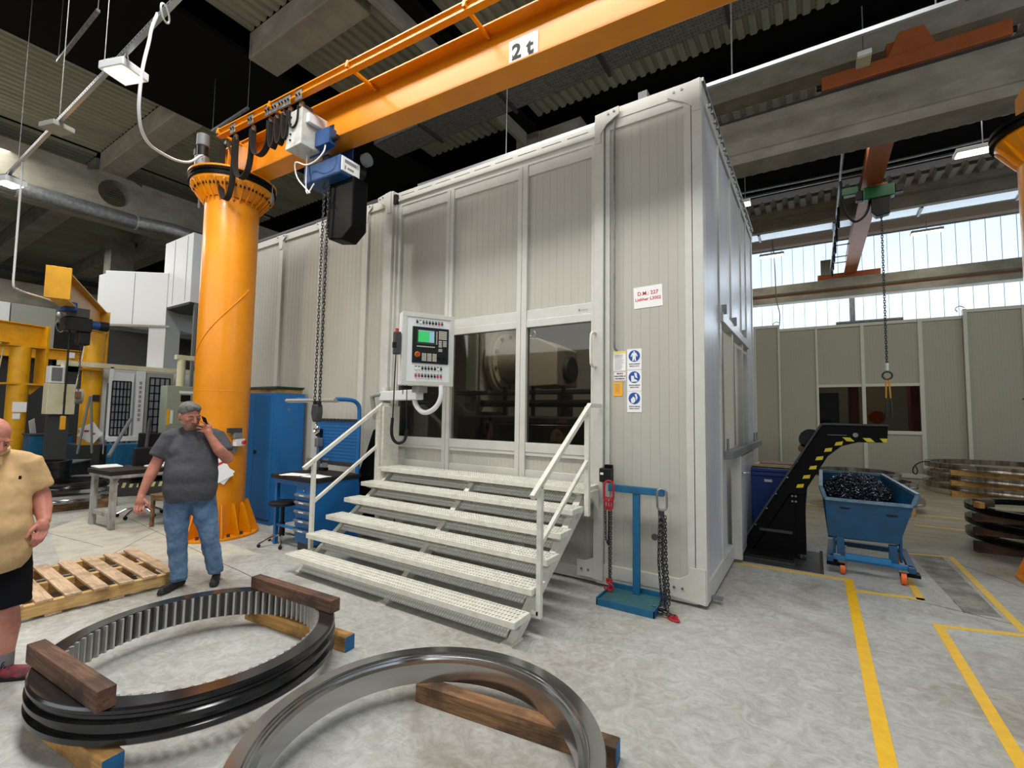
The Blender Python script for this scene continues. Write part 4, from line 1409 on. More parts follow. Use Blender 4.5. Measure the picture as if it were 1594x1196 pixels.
def floodlight(x, y, z, label, rz=0.35, power=55):
    f = thing('floodlight', label, 'lamp', (x, y, z), rz, 'LED floodlights under the roof')
    MB().box(-0.15, 0.15, -0.13, 0.13, -0.02, 0.06).build('housing', 'white_machine', f, bevel=0.008)
    MB().box(-0.11, 0.11, -0.10, 0.10, -0.03, -0.018).build('led_panel', 'lamp', f)
    fins = MB()
    for i in range(9):
        fins.box(-0.12+i*0.028, -0.112+i*0.028, -0.11, 0.11, 0.06, 0.085)
    fins.build('heat_sink', 'galv', f)
    MB().box(-0.05, 0.05, -0.05, 0.05, 0.085, 0.12).build('driver_box', 'galv', f, bevel=0.004)
    MB().tube([(0.05, 0.0, 0.1), (0.1, -0.06, 0.16), (0.14, -0.1, 0.1), (0.13, -0.11, 0.05)], 0.005, 5).build('cable', 'white', f)
    ld = bpy.data.lights.new('floodlight_lamp', 'AREA')
    ld.shape = 'RECTANGLE'; ld.size = 0.22; ld.size_y = 0.2; ld.energy = power; ld.color = (1, 0.95, 0.84)
    lo_ = bpy.data.objects.new('floodlight_lamp', ld)
    lo_.parent = f; lo_.location = (0, 0, -0.034)
    COL.objects.link(lo_)
    return f


floodlight(-5.66, 1.60, 4.93, 'lit floodlight on the rail at the upper left, the nearer and bigger one')
floodlight(-9.95, 1.58, 4.93, 'lit floodlight at the left edge of the photo, farther along the rail')
jb = MB().box(-0.13, 0.13, -0.11, 0.11, -0.03, 0.03).build('rail_junction_box', 'grey_machine', None, bevel=0.006, loc=(-7.62, 1.56, 5.0), rz=0.3)
tag(jb, 'pale flat box hanging on the lighting rail between the two floodlights', 'box')
cb = MB()
cb.tube([(-4.74, 1.54, 5.07), (-4.72, 1.50, 4.90), (-4.70, 1.48, 4.75), (-4.60, 1.42, 4.45), (-4.55, 1.395, 4.20), (-4.56, 1.40, 4.05), (-4.62, 1.44, 3.94), (-4.76, 1.53, 3.92), (-4.95, 1.65, 3.97), (-5.28, 1.88, 4.10), (-5.60, 2.09, 4.25), (-5.90, 2.29, 4.42), (-6.10, 2.42, 4.56), (-6.34, 2.58, 4.76), (-6.52, 2.69, 4.88)], 0.013, 8)
tag(cb.build('supply_cable', 'white_machine'), 'thick white cable sagging from the lighting rail to the crane motor', 'cable')
cl = MB(); cl.tube([(-4.52+0.05*math.sin(2*PI*i/16), 1.52-0.05*math.sin(2*PI*i/16), 4.95+0.065*math.cos(2*PI*i/16)) for i in range(16)], 0.008, 6, closed=True)
tag(cl.build('cable_coil', 'white_machine'), 'small loop of white cable tied to the lighting rail at the top', 'cable')
c2 = MB(); c2.tube([(-9.22, 1.57, 5.05), (-9.19, 1.57, 4.32), (-9.185, 1.573, 3.50), (-9.19, 1.575, 3.34), (-9.22, 1.59, 3.27), (-9.4, 1.65, 3.28), (-9.93, 1.84, 3.34), (-10.6, 2.15, 3.42), (-11.0, 2.45, 3.44)], 0.013, 8)
tag(c2.build('supply_cable', 'white_machine'), 'white cable dropping from the lighting rail to the yellow jib crane at the left', 'cable')
for (x, y, z, ln, lab) in ((-8.9, 1.95, 7.0, 1.75, 'grey strut hung on rods between the ceiling and the nearer floodlight'), (-9.0, 4.12, 7.0, 1.3, 'grey strut hung on rods above the crane motor')):
    us = thing('hanging_strut', lab, 'strut', (x, y, z))
    MB().bar((-ln/2, 0, 0), (ln/2, 0, 0), 0.04, 0.04).build('strut_profile', 'galv', us)
    for s in (-1, 1):
        MB().cyl((s*ln/2*0.98, 0, 0), (s*ln/2*0.98, 0, 1.3), 0.005, n=5).build('hanger_rod', 'galv', us)
# cable tray above the beam
tr = thing('cable_tray', 'wide perforated grey cable tray running under the roof behind the orange beam', 'cable tray', (-7.6, 6.60, 7.2))
MB().box(0, 12.5, -0.30, 0.30, 0, 0.006).build('tray_bottom', 'galv', tr)
MB().box(0, 12.5, 0.295, 0.30, 0, 0.08).build('tray_side', 'galv', tr)
MB().box(0, 12.5, -0.30, -0.295, 0, 0.08).build('tray_side', 'galv', tr)
hl = MB()
for i in range(250):
    for j in range(9):
        x, y = i*0.05+0.02, -0.27+j*0.066
        hl.add([(x, y, -0.001), (x, y+0.016, -0.001), (x+0.016, y+0.016, -0.001), (x+0.016, y, -0.001)], [(0, 1, 2, 3)])
hl.build('tray_hole', 'slot', tr, kind='stuff')
for x in (1.3, 3.1, 4.9, 6.7, 8.5, 10.3):
    MB().box(x, x+0.05, -0.36, 0.36, -0.045, -0.005).build('tray_support', 'dark_grey', tr)
    for s in (-0.34, 0.34):
        MB().cyl((x+0.025, s, -0.02), (x+0.025, s, 1.3), 0.006, n=5).build('hanger_rod', 'galv', tr)
du = thing('ventilation_duct', 'grey round duct running along the deep roof girder at the upper left', 'duct', (-15.6, 0, 6.75))
MB().cyl((0, -3.5, 0), (0, 4.9, 0), 0.19, n=20).build('duct_pipe', 'galv', du)
MB().tube([(0, 4.9, 0), (0.25, 5.6, 0.0), (0.5, 6.2, -0.1), (0.4, 8.5, -0.1)], 0.18, 16).build('duct_bend', 'galv', du)
for y in (-1, 0.7, 2.6, 4.9):
    MB().cyl((0, y-0.02, 0), (0, y+0.02, 0), 0.205, n=20).build('duct_collar', 'rail_steel', du)

# ============================================================ FOREGROUND RINGS
gr = thing('gear_ring', 'dark steel ring with inner gear teeth and a grooved rim lying on two timbers', 'ring', (-3.16, 1.46, 0.10))
R = 0.757
prof = [(0.665, 0.0), (0.742, 0.0), (0.757, 0.012), (0.757, 0.038), (0.735, 0.052), (0.733, 0.068), (0.757, 0.082), (0.757, 0.105), (0.738, 0.118), (0.738, 0.132), (0.752, 0.145), (0.752, 0.160), (0.744, 0.17), (0.665, 0.17)]
rim = MB()
rim.lathe(prof, 128, closed=True)
rim.build('ring_body', 'steel_dark', gr)
MB().lathe([(0.655, 0.1705), (0.742, 0.1705), (0.742, 0.172), (0.655, 0.172)], 128, closed=True).build('polished_face', 'steel_face', gr)
# internal teeth
NT = 78
first = None
for i in range(NT):
    a = 2*PI*i/NT
    if first is None:
        hw = 0.668*PI/NT*0.60
        mb = MB()
        mb.prism([(0.668, -hw), (0.668, hw), (0.648, hw*0.72), (0.634, hw*0.40), (0.634, -hw*0.40), (0.648, -hw*0.72)], lambda u, w, d: (u, w, d), 0.008, 0.168)
        first = mb.build('gear_tooth', 'steel', gr)
        continue
    c = first.copy(); COL.objects.link(c); c.rotation_euler = (0, 0, a)

r2_ = thing('turned_ring', 'bright turned steel ring with a stepped inner lip in the centre foreground', 'ring', (-1.436, 1.57, 0.10))
MB().lathe([(0.655, 0.0), (0.768, 0.0), (0.768, 0.138), (0.764, 0.142), (0.702, 0.142), (0.699, 0.132), (0.692, 0.132), (0.689, 0.124), (0.680, 0.122), (0.676, 0.112), (0.666, 0.108), (0.655, 0.104)], 160, closed=True).build('ring_body', 'steel_ring', r2_)


def timber(label, x0, x1, y, z, w, h, m, rz=0.0, end=None, tw=0.0):
    """squared beam from x0 to x1 centred on y"""
    L = x1-x0
    t = thing('timber_block', label, 'timber', ((x0+x1)/2, y, z), rz, 'squared timbers around the steel rings')
    MB().box(-L/2, L/2, -w/2, w/2, 0, h).build('beam', m, t, bevel=0.004)
    if end:
        MB().box(L/2, L/2+0.0025, -w/2+0.002, w/2-0.002, 0.002, h-0.002).build('painted_end', end, t, label='blue painted end')
    return t


timber('pale timber with a blue end under the far right side of the toothed ring', -3.76, -2.69, 2.125, 0, 0.085, 0.099, 'wood_pale', 0.10, 'blue_end')
timber('pale timber with a blue end sticking out at the bottom left under the toothed ring', -3.38, -2.615, 0.835, 0, 0.085, 0.099, 'wood_pale', 0.10, 'blue_end')
timber('dark brown timber lying on top of the left end of the toothed ring', -3.53, -2.69, 0.83, 0.2735, 0.075, 0.095, 'wood_brown', 0.065)
timber('dark brown timber lying on top of the far right side of the toothed ring', -3.63, -2.735, 2.06, 0.2735, 0.075, 0.085, 'wood_brown', 0.06)
timber('stained brown timber under the far side of the bright turned ring', -1.93, -0.80, 2.13, 0, 0.085, 0.099, 'wood_mid', 0.125, 'blue_end')
timber('stained brown timber under the near side of the bright turned ring', -1.93, -0.95, 1.02, 0, 0.085, 0.099, 'wood_mid', 0.1, 'blue_end')

# ------------------------------------------------------------ pallet
pl = thing('pallet', 'pale wooden pallet with gapped boards on the floor behind the toothed ring', 'pallet', (-6.15, 1.18, 0), -0.04)
PLX, PLY = 1.12, 1.28
for x in (0.0, 0.52, 1.06):
    MB().box(x, x+0.06, -0.35, PLY-0.35, 0.022, 0.118).build('stringer', 'pallet_y', pl, bevel=0.003)
for i in range(8):
    y = -0.35+i*(PLY-0.10)/7
    MB().box(-0.01+random.uniform(-.012, .012), PLX+0.012+random.uniform(-.012, .015), y, y+0.10, 0.118, 0.137).build('top_board', 'pallet', pl, bevel=0.002)
for i in range(4):
    y = -0.35+i*(PLY-0.10)/3
    MB().box(0, PLX, y, y+0.10, 0.003, 0.022).build('bottom_board', 'pallet', pl, bevel=0.002)

# ------------------------------------------------------------ blue sling stand
bs = thing('sling_stand', 'blue steel T-shaped stand with a tray base in front of the enclosure', 'stand', (-1.36, 4.06, 0))
MB().box(-0.245, 0.245, -0.185, 0.17, 0, 0.01).build('tray_floor', 'blue_stand', bs)
MB().box(-0.235, 0.235, -0.175, 0.16, 0.01, 0.052).build('tray_mat', 'petrol', bs, bevel=0.004)
for a in ((-0.25, 0.25, -0.19, -0.178, 0, 0.058), (-0.25, -0.238, -0.19, 0.18, 0, 0.066), (0.238, 0.25, -0.19, 0.18, 0, 0.066), (-0.25, 0.25, 0.165, 0.18, 0, 0.09)):
    MB().box(*a).build('tray_edge', 'blue_stand', bs, bevel=0.002)
MB().box(-0.022, 0.038, 0.09, 0.13, 0.05, 0.93).build('post', 'blue_stand', bs, bevel=0.003)
MB().box(-0.25, 0.255, 0.085, 0.135, 0.93, 0.99).build('cross_bar', 'blue_stand', bs, bevel=0.003)


def oval(c, w, h, r, n=20, tilt=0.0):
    """oval ring in the XZ plane"""
    pts = []
    for i in range(n):
        a = 2*PI*i/n
        q = Vector((w*math.cos(a), 0, math.sin(a)*w+(h-w)*(1 if math.sin(a) > 0 else -1)))
        q = Matrix.Rotation(tilt, 3, 'Z') @ q
        pts.append(Vector(c)+q)
    return pts


s1 = thing('chain_sling', 'chain sling with a red master ring on the left end of the blue stand', 'chain', (-1.585, 4.10, 0))
m = MB(); m.tube(oval((0, 0, 0.935), 0.042, 0.095, 0.0085, tilt=0.25), 0.0095, 8, closed=True); m.build('master_ring', 'chain_red', s1)
for k, dx in enumerate((-0.025, 0.0, 0.025)):
    m = MB(); m.tube(oval((dx, -0.0, 0.835), 0.014, 0.045, 0.006, 14, tilt=0.9), 0.0075, 6, closed=True); m.build('connector', 'chain_red', s1)
    MB().obox((dx, 0, 0.785), (0.024, 0.026, 0.03)).build('coupler', 'chain_red', s1, bevel=0.006)
ch = MB()
chain_links(ch, [(-0.03, 0, 0.775), (-0.025, -0.005, 0.50)], 0.022, 0.0038, 0.0085)
chain_links(ch, [(0.0, 0, 0.775), (0.008, -0.005, 0.16)], 0.022, 0.0038, 0.0085)
chain_links(ch, [(0.024, 0, 0.775), (0.020, -0.006, 0.155)], 0.022, 0.0038, 0.0085, twist0=0.7)
chain_links(ch, [(-0.022, -0.005, 0.50), (-0.005, 0.004, 0.46), (0.002, 0.006, 0.75)], 0.022, 0.0038, 0.0085)
ch.build('chain', 'chain', s1, kind='stuff')
for dx in (-0.012, 0.02):
    MB().obox((dx+0.006, -0.01, 0.15), (0.026, 0.022, 0.03)).build('coupler', 'chain_red', s1, bevel=0.005)
    m = MB(); m.tube([(dx+0.005+0.027*math.cos(a), -0.02-0.01*(dx > 0), 0.10+0.032*math.sin(a)) for a in [math.radians(100-i*30) for i in range(10)]], 0.009, 7); m.build('grab_hook', 'chain_red', s1)
s2 = thing('chain_sling', 'heavy steel chain sling with a bare ring on the right end of the blue stand', 'chain', (-1.105, 4.10, 0))
m = MB(); m.tube(oval((0, -0.01, 0.915), 0.040, 0.092, 0.0085, tilt=0.15), 0.0095, 8, closed=True); m.build('master_ring', mat('bare_ring', (150, 152, 154), 0.3, 0.8), s2)
MB().obox((-0.01, 0, 0.80), (0.05, 0.026, 0.06)).build('coupler', 'chain', s2, bevel=0.008)
ch = MB()
for k, (dx, dy) in enumerate(((-0.03, -0.01), (-0.008, 0.012), (0.012, -0.012), (0.03, 0.008))):
    chain_links(ch, [(dx*0.7, dy, 0.775), (dx+0.0, dy-0.01, 0.4), (dx+0.035, dy-0.05, 0.1), (dx+0.03, dy-0.10, 0.03)], 0.024, 0.0045, 0.0095, twist0=0.8*k)
for k in range(12):
    a = random.uniform(0, 6.28)
    p = Vector((random.uniform(-0.05, 0.07), random.uniform(-0.18, -0.08), 0.018+0.012*(k % 4)))
    q = p+Vector((math.cos(a)*0.09, math.sin(a)*0.06, 0.0))
    chain_links(ch, [p, q], 0.024, 0.0045, 0.0095, twist0=a)
ch.build('chain', 'chain', s2, kind='stuff')
MB().cyl((-0.06, -0.03, 0.60), (-0.05, -0.05, 0.60), 0.028, n=8).build('sling_tag', 'dark_grey', s2)
for x, y, a in ((0.10, -0.11, -0.1), (0.13, -0.17, -0.25)):
    m = MB(); m.tube([(x+0.045*math.cos(t)*math.cos(a), y+0.045*math.cos(t)*math.sin(a)+0.022*math.sin(t), 0.012) for t in [2*PI*i/14 for i in range(14)]], 0.009, 6, closed=True); m.build('end_hook', 'chain_red', s2)

kb = MB()
kb.box(-0.055, 0.055, -0.05, 0.05, 0, 0.13)
t = thing('switch_unit', 'small black switch unit fixed at the platform corner above the red sling ring', 'switch', (-1.655, 4.22, 1.0))
kb.build('housing', 'black', t, bevel=0.01)
MB().box(-0.04, -0.01, -0.055, -0.05, 0.07, 0.09).build('label_plate', 'white', t)
MB().box(-0.02, 0.05, 0.0, 0.05, 0.13, 0.16).build('lever', 'blackmetal', t, bevel=0.004)

# ------------------------------------------------------------ notices on the enclosure
YN = 4.335


def notice(label, x0, x1, z0, z1, m, kind='notice'):
    n = thing(kind, label, 'sign', ((x0+x1)/2, YN, (z0+z1)/2))
    MB().box(-(x1-x0)/2, (x1-x0)/2, -0.004, 0, -(z1-z0)/2, (z1-z0)/2).build('sheet', m, n)
    return n


n = notice('white sheet with red print high on the enclosure front', -1.425, -1.155, 2.645, 2.85, 'paper')
n.rotation_euler = (0, -0.03, 0)
text_obj('lettering', 'D.M.: 227', 0.050, 'sign_red', n, (0.0, -0.005, 0.035), (1, 0, 0), (0, 0, 1), bold=0.0006)
text_obj('lettering', 'Liebher L3002', 0.042, 'sign_red', n, (0.0, -0.005, -0.02), (1, 0, 0), (0, 0, 1), bold=0.0006)


def disc(n, z, r=0.052):
    MB().cyl((0, -0.004, z), (0, -0.006, z), r, n=28).build('blue_disc', 'sign_blue', n)


def pict(n, polys, m='white', y=-0.007):
    mb = MB()
    for p in polys:
        mb.prism(p, lambda u, w, d: (u, y-d, w), 0, 0.0008)
    mb.build('pictogram', m, n)


for k, (lab, z) in enumerate((('blue and white protective overall sign, top of the three by the door', 2.16), ('blue and white safety boots sign, middle of the three by the door', 1.958), ('blue and white protective gloves sign, lowest of the three by the door', 1.757))):
    n = notice(lab, -1.492, -1.352, z-0.099, z+0.099, 'paper', 'safety_sign')
    n['group'] = 'blue mandatory signs'
    disc(n, 0.032, 0.055)
    if k == 0:
        pict(n, [[(-0.018, 0.062), (0.018, 0.062), (0.034, 0.03), (0.026, 0.024), (0.016, 0.042), (0.016, 0.0), (0.020, -0.014), (0.005, -0.014), (0.0, 0.012), (-0.005, -0.014), (-0.020, -0.014), (-0.016, 0.0), (-0.016, 0.042), (-0.026, 0.024), (-0.034, 0.03)], [(-0.008, 0.064), (0.008, 0.064), (0.008, 0.078), (-0.008, 0.078)]])
    elif k == 1:
        pict(n, [[(-0.030, 0.045), (-0.004, 0.045), (0.0, 0.016), (0.030, 0.002), (0.030, -0.012), (-0.028, -0.012)], [(0.0, 0.072), (0.024, 0.072), (0.028, 0.034), (0.036, 0.022), (0.012, 0.026), (0.004, 0.05)]])
    else:
        pict(n, [[(-0.034, 0.024), (-0.008, 0.050), (0.010, 0.030), (0.012, 0.006), (-0.006, -0.014), (-0.026, -0.012)], [(0.004, 0.070), (0.022, 0.074), (0.032, 0.036), (0.020, 0.012), (0.014, 0.04)]])
    text_obj('lettering', 'VIETATO OPERARE', 0.0125, 'ink', n, (0, -0.005, -0.045), (1, 0, 0), (0, 0, 1), bold=0.0003)
    text_obj('lettering', ('SENZA LA TUTA', 'SENZA SCARPE', 'SENZA I GUANTI')[k], 0.0125, 'ink', n, (0, -0.005, -0.065), (1, 0, 0), (0, 0, 1), bold=0.0003)
n = notice('small printed sheet with a yellow heading left of the overall sign', -1.628, -1.505, 2.055, 2.245, 'paper')
MB().box(-0.06, 0.06, -0.0048, -0.004, 0.073, 0.094).build('yellow_band', 'sign_yellow', n)
ln = MB()
for i in range(13):
    ln.box(-0.05, 0.05-random.random()*0.04, -0.0046, -0.004, 0.055-i*0.0115, 0.0585-i*0.0115)
ln.build('print_line', 'ink_grey', n)
n = notice('small white and red warning label left of the boots sign', -1.628, -1.50, 1.955, 2.05, 'paper')
bd = MB()
for a in ((-0.062, 0.062, 0.040, 0.043), (-0.062, 0.062, -0.043, -0.040), (-0.062, -0.059, -0.043, 0.043), (0.059, 0.062, -0.043, 0.043)):
    bd.box(a[0], a[1], -0.0048, -0.004, a[2], a[3])
bd.build('red_border', 'sign_red', n)
for i, w in enumerate(('VIETATO', 'RIMUOVERE LE', 'PROTEZIONI')):
    text_obj('lettering', w, 0.0165, 'ink', n, (0, -0.005, 0.024-i*0.024), (1, 0, 0), (0, 0, 1), bold=0.0005)
n = notice('small orange notice lowest on the left of the blue signs', -1.628, -1.538, 1.812, 1.945, 'sign_orange')
ln = MB()
for i in range(7):
    ln.box(-0.032, 0.03-random.random()*0.02, -0.0046, -0.004, 0.045-i*0.014, 0.049-i*0.014)
ln.build('print_line', 'ink_grey', n)

# ------------------------------------------------------------ blue cabinet with roll on top
cb = thing('steel_cabinet', 'tall blue two-door steel cabinet between the orange column and the workbench', 'cabinet', (-6.97, 4.02, 0))
MB().box(-0.48, 0.48, -0.235, 0.235, 0.0, 1.88).build('body', 'blue', cb, bevel=0.006)
for s in (-1, 1):
    MB().box(min(s*0.004, s*0.472), max(s*0.004, s*0.472), -0.252, -0.235, 0.08, 1.855).build('door', 'blue', cb, bevel=0.004)
MB().cyl((0.06, -0.262, 1.02), (0.06, -0.252, 1.02), 0.03, n=16).build('handle', 'black', cb)
MB().obox((0.06, -0.265, 1.02), (0.012, 0.012, 0.07), rx=0, ry=0.4).build('handle_bar', 'chrome', cb)
MB().box(0.481, 0.484, -0.03, 0.0, 1.62, 1.66).build('badge', 'mid_grey', cb)
gb = thing('wooden_tray', 'pale wooden tray edged board lying on top of the blue cabinet', 'board', (-6.94, 4.02, 1.883))
MB().box(-0.47, 0.42, -0.21, 0.21, 0, 0.055).build('board', 'wood_pale', gb, bevel=0.003)
gf = thing('folded_tarpaulin', 'dark green folded tarpaulin on the board over the blue cabinet', 'tarpaulin', (-6.94, 4.02, 1.94))
tp = MB()
for k in range(3):
    tp.prism([(-0.49, 0.012*k), (0.44, 0.012*k), (0.45, 0.006+0.012*k), (0.44, 0.012+0.012*k), (-0.49, 0.012+0.012*k)], xz(-0.23+0.01*k), 0, 0.44)
tp.build('fold', mat('green_tarpaulin', (24, 58, 44), 0.7), gf, bevel=0.003)

# ------------------------------------------------------------ workbench
wb = thing('workbench', 'blue workbench with black rubber top, drawers and pegboard with lamp arch', 'workbench', (-5.2, 3.62, 0))
MB().box(-0.44, 0.42, -0.34, 0.33, 0.80, 0.85).build('rubber_top', 'rubber', wb, bevel=0.008)
MB().box(-0.42, 0.40, -0.31, 0.31, 0.745, 0.80).build('top_frame', 'blue', wb, bevel=0.003)
for x, y in ((-0.40, -0.30), (-0.40, 0.28), (0.36, 0.28)):
    MB().box(x, x+0.045, y, y+0.045, 0, 0.745).build('leg', 'blue', wb, bevel=0.003)
MB().box(-0.38, 0.0, -0.29, -0.26, 0.22, 0.25).build('foot_rail', 'blue', wb, bevel=0.003)
MB().box(0.05, 0.40, -0.30, 0.30, 0.10, 0.745).build('drawer_carcass', 'blue', wb, bevel=0.004)
MB().box(0.07, 0.38, -0.27, 0.27, 0.0, 0.10).build('plinth', 'dark_grey', wb)
zz = [0.62, 0.535, 0.43, 0.325, 0.215]
for i, z in enumerate(zz):
    dr = MB().box(0.065, 0.385, -0.318, -0.30, z-0.035, z+0.045).build('drawer', 'blue', wb, bevel=0.003)
    MB().box(0.068, 0.382, -0.342, -0.318, z+0.012, z+0.040).build('handle', 'galv', dr, bevel=0.006)
    MB().box(0.17, 0.26, -0.345, -0.342, z+0.02, z+0.034).build('label_strip', 'white', dr)
MB().cyl((0.22, -0.318, 0.70), (0.22, -0.30, 0.70), 0.01, n=10).build('lock', 'chrome', wb)
for x in (-0.42, 0.38):
    p = MB()
    p.tube([(x, 0.30, 0.75), (x, 0.30, 1.60), (x, 0.285, 1.70), (x, 0.22, 1.755), (x, 0.12, 1.77), (x, -0.05, 1.77)], 0.026, 10)
    p.build('arch_post', 'blue', wb)
MB().box(-0.40, 0.38, 0.285, 0.295, 0.98, 1.50).build('pegboard', 'blue', wb)
sl = MB()
for j in range(11):
    for i in range(22):
        sl.box(-0.37+i*0.034, -0.352+i*0.034, 0.2835, 0.2845, 1.02+j*0.043, 1.03+j*0.043)
sl.build('pegboard_slot', mat('slot_blue', (10, 50, 84), 0.8), wb, kind='stuff')
MB().box(-0.40, 0.38, 0.26, 0.30, 0.93, 0.98).build('shelf_rail', 'dark_grey', wb, bevel=0.003)
MB().box(-0.40, 0.38, 0.27, 0.30, 1.50, 1.53).build('tool_rail', 'dark_grey', wb)
for i in range(9):
    MB().tube([(-0.3+i*0.075, 0.27, 1.51), (-0.3+i*0.075, 0.23, 1.50), (-0.3+i*0.075, 0.22, 1.53)], 0.004, 5).build('peg_hook', 'black', wb)
lm = thing('bench_lamp', 'long pale strip lamp held between the two arches over the workbench', 'lamp', (-5.25, 3.56, 1.735))
MB().prism([(-0.035, 0.0), (0.035, 0.0), (0.045, 0.02), (0.03, 0.045), (-0.03, 0.045), (-0.045, 0.02)], lambda u, w, d: (d, u, w), -0.55, 0.45).build('housing', 'grey_machine', lm, bevel=0.004)
MB().box(-0.52, 0.42, -0.03, 0.03, -0.004, 0.0).build('diffuser', 'white', lm)
for i, (x, y, rz, lab) in enumerate(((-5.32, 3.40, 0.25, 'white drawing sheets on the left of the black workbench top'), (-4.98, 3.46, -0.1, 'white paper sheets on the right of the black workbench top'))):
    p = thing('paper_sheets', lab, 'paper', (x, y, 0.851), rz)
    MB().box(-0.15, 0.15, -0.10, 0.10, 0, 0.002).build('sheet', 'paper', p)
    MB().obox((0.03, -0.02, 0.0035), (0.29, 0.20, 0.001), rz=0.25).build('sheet', 'paper', p)
tg = thing('bench_tools', 'cluster of grey hand tools and a vice at the left end of the workbench', 'tools', (-5.55, 3.82, 0.85))
MB().box(-0.06, 0.06, -0.05, 0.05, 0, 0.12).build('vice_body', 'mid_grey', tg, bevel=0.01)
MB().box(-0.05, 0.05, -0.09, -0.05, 0.08, 0.16).build('vice_jaw', 'galv', tg, bevel=0.005)
MB().cyl((0, -0.15, 0.07), (0, -0.05, 0.07), 0.012, n=8).build('vice_screw', 'chrome', tg)
MB().cyl((0.0, 0.05, 0.10), (0, 0.05, 0.50), 0.012, n=8).build('stand_rod', 'mid_grey', tg)
MB().box(-0.03, 0.05, 0.0, 0.08, 0.30, 0.42).build('tool_head', 'mid_grey', tg, bevel=0.01)
MB().box(-0.05, 0.03, 0.02, 0.09, 0.44, 0.54).build('tool_head', 'black', tg, bevel=0.01)
nb = thing('display_unit', 'small grey tilted display on the workbench beside the tools', 'display', (-5.42, 3.80, 0.85))
MB().prism([(-0.06, 0.04), (0.06, 0.04), (0.06, 0.15), (-0.06, 0.15)], lambda u, w, d: (u, d+0.05+w*0.3, w), 0, 0.012).build('screen', 'mid_grey', nb, bevel=0.003)
MB().box(-0.05, 0.05, 0.02, 0.1, 0, 0.04).build('foot', 'black', nb)
so = thing('round_stool', 'round black stool on a chrome star base tucked under the workbench', 'stool', (-5.50, 3.375, 0))
MB().lathe([(0, 0.47), (0.15, 0.47), (0.165, 0.485), (0.165, 0.505), (0.14, 0.52), (0, 0.52)], 28).build('seat', 'black', so)
MB().cyl((0, 0, 0.10), (0, 0, 0.47), 0.022, n=12).build('column', 'black', so)
MB().cyl((0, 0, 0.10), (0, 0, 0.26), 0.034, n=12).build('column_sleeve', 'black', so)
for i in range(5):
    a = 2*PI*i/5-0.6
    leg = MB().tube([(0.03*math.cos(a), 0.03*math.sin(a), 0.12), (0.16*math.cos(a), 0.16*math.sin(a), 0.085), (0.25*math.cos(a), 0.25*math.sin(a), 0.04)], 0.013, 8).build('leg', 'chrome', so)
    MB().sphere((0.25*math.cos(a), 0.25*math.sin(a), 0.022), 0.022, 10, 6).build('castor', 'black', leg)
bl = thing('black_cover', 'black fabric cover hanging in a peak between the workbench and the steps', 'cover', (-4.68, 4.16, 0))
MB().prism([(-0.46, 0.1), (0.02, 0.1), (0.03, 1.1), (0.0, 1.34), (-0.06, 1.41), (-0.10, 1.39), (-0.2, 1.15), (-0.31, 0.92), (-0.42, 0.7)], xz(0), -0.05, 0.04).build('fabric', 'cloth_black', bl, bevel=0.01)

# ============================================================ RIGHT HAND BACKGROUND
# second enclosure across the far aisle, front plane y = 17
e2 = thing('machine_enclosure', 'second grey panelled enclosure with two windows across the far end of the hall', 'enclosure', (0, 17.0, 0))


def e2b(name, m, x0, x1, y0, y1, z0, z1, bevel=0.006):
    return MB().box(x0, x1, y0, y1, z0, z1).build(name, m, e2, bevel=bevel)


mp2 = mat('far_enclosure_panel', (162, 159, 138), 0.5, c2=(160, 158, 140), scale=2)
mf2 = mat('far_enclosure_frame', (198, 196, 180), 0.45)
bays = [(-4.4, -3.0, 4.60), (-3.0, -1.6, 4.60), (-1.6, -0.92, 4.60), (-0.86, 0.08, 4.46), (0.14, 1.19, 4.46), (1.28, 2.48, 4.46), (2.58, 3.40, 4.46), (3.50, 4.52, 4.62), (4.62, 5.8, 4.62), (5.9, 7.1, 4.62), (7.2, 8.4, 4.62)]
for i, (a, b, zt) in enumerate(bays):
    isw = i in (4, 5)
    if isw:
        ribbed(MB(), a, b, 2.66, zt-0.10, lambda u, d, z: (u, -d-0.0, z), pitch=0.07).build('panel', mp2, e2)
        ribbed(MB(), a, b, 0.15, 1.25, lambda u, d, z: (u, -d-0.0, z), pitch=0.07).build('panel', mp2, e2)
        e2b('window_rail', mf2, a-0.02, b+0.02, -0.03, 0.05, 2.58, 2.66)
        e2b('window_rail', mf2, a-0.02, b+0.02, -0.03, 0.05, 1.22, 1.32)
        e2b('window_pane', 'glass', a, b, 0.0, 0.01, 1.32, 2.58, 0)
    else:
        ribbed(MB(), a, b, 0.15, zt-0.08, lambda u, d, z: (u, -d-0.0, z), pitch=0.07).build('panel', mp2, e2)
    e2b('top_rail', mf2, a-0.05, b+0.05, -0.03, 0.06, zt-0.09, zt)
    e2b('bottom_rail', mf2, a-0.05, b+0.05, -0.03, 0.06, 0.03, 0.15)
    e2b('post', mf2, b, b+0.06, -0.04, 0.06, 0.03, zt)
    e2b('post', mf2, a-0.05, a, -0.035, 0.06, 0.03, zt)
e2b('end_frame', mf2, 3.40, 3.48, -0.12, 0.06, 0.0, 4.62)
e2b('roof_panel', mp2, -4.4, 8.4, 0.06, 4.5, 4.40, 4.45, 0)
e2b('back_panel', mp2, -4.4, 8.4, 4.4, 4.5, 0, 4.4, 0)
e2b('side_panel', mp2, -4.45, -4.4, 0, 4.5, 0, 4.4, 0)
MB().tube([(0.62, 0.1, 4.52), (2.2, 0.1, 4.52)], 0.045, 10).build('roof_pipe', 'galv', e2)
for x, z in ((-0.9, 4.6), (3.42, 4.62)):
    MB().tube([(x-0.1, 0, z-0.05), (x-0.14, 0, z+0.04), (x-0.05, 0, z+0.1), (x+0.05, 0, z+0.05)], 0.012, 6).build('cable_loop', 'rail_steel', e2)
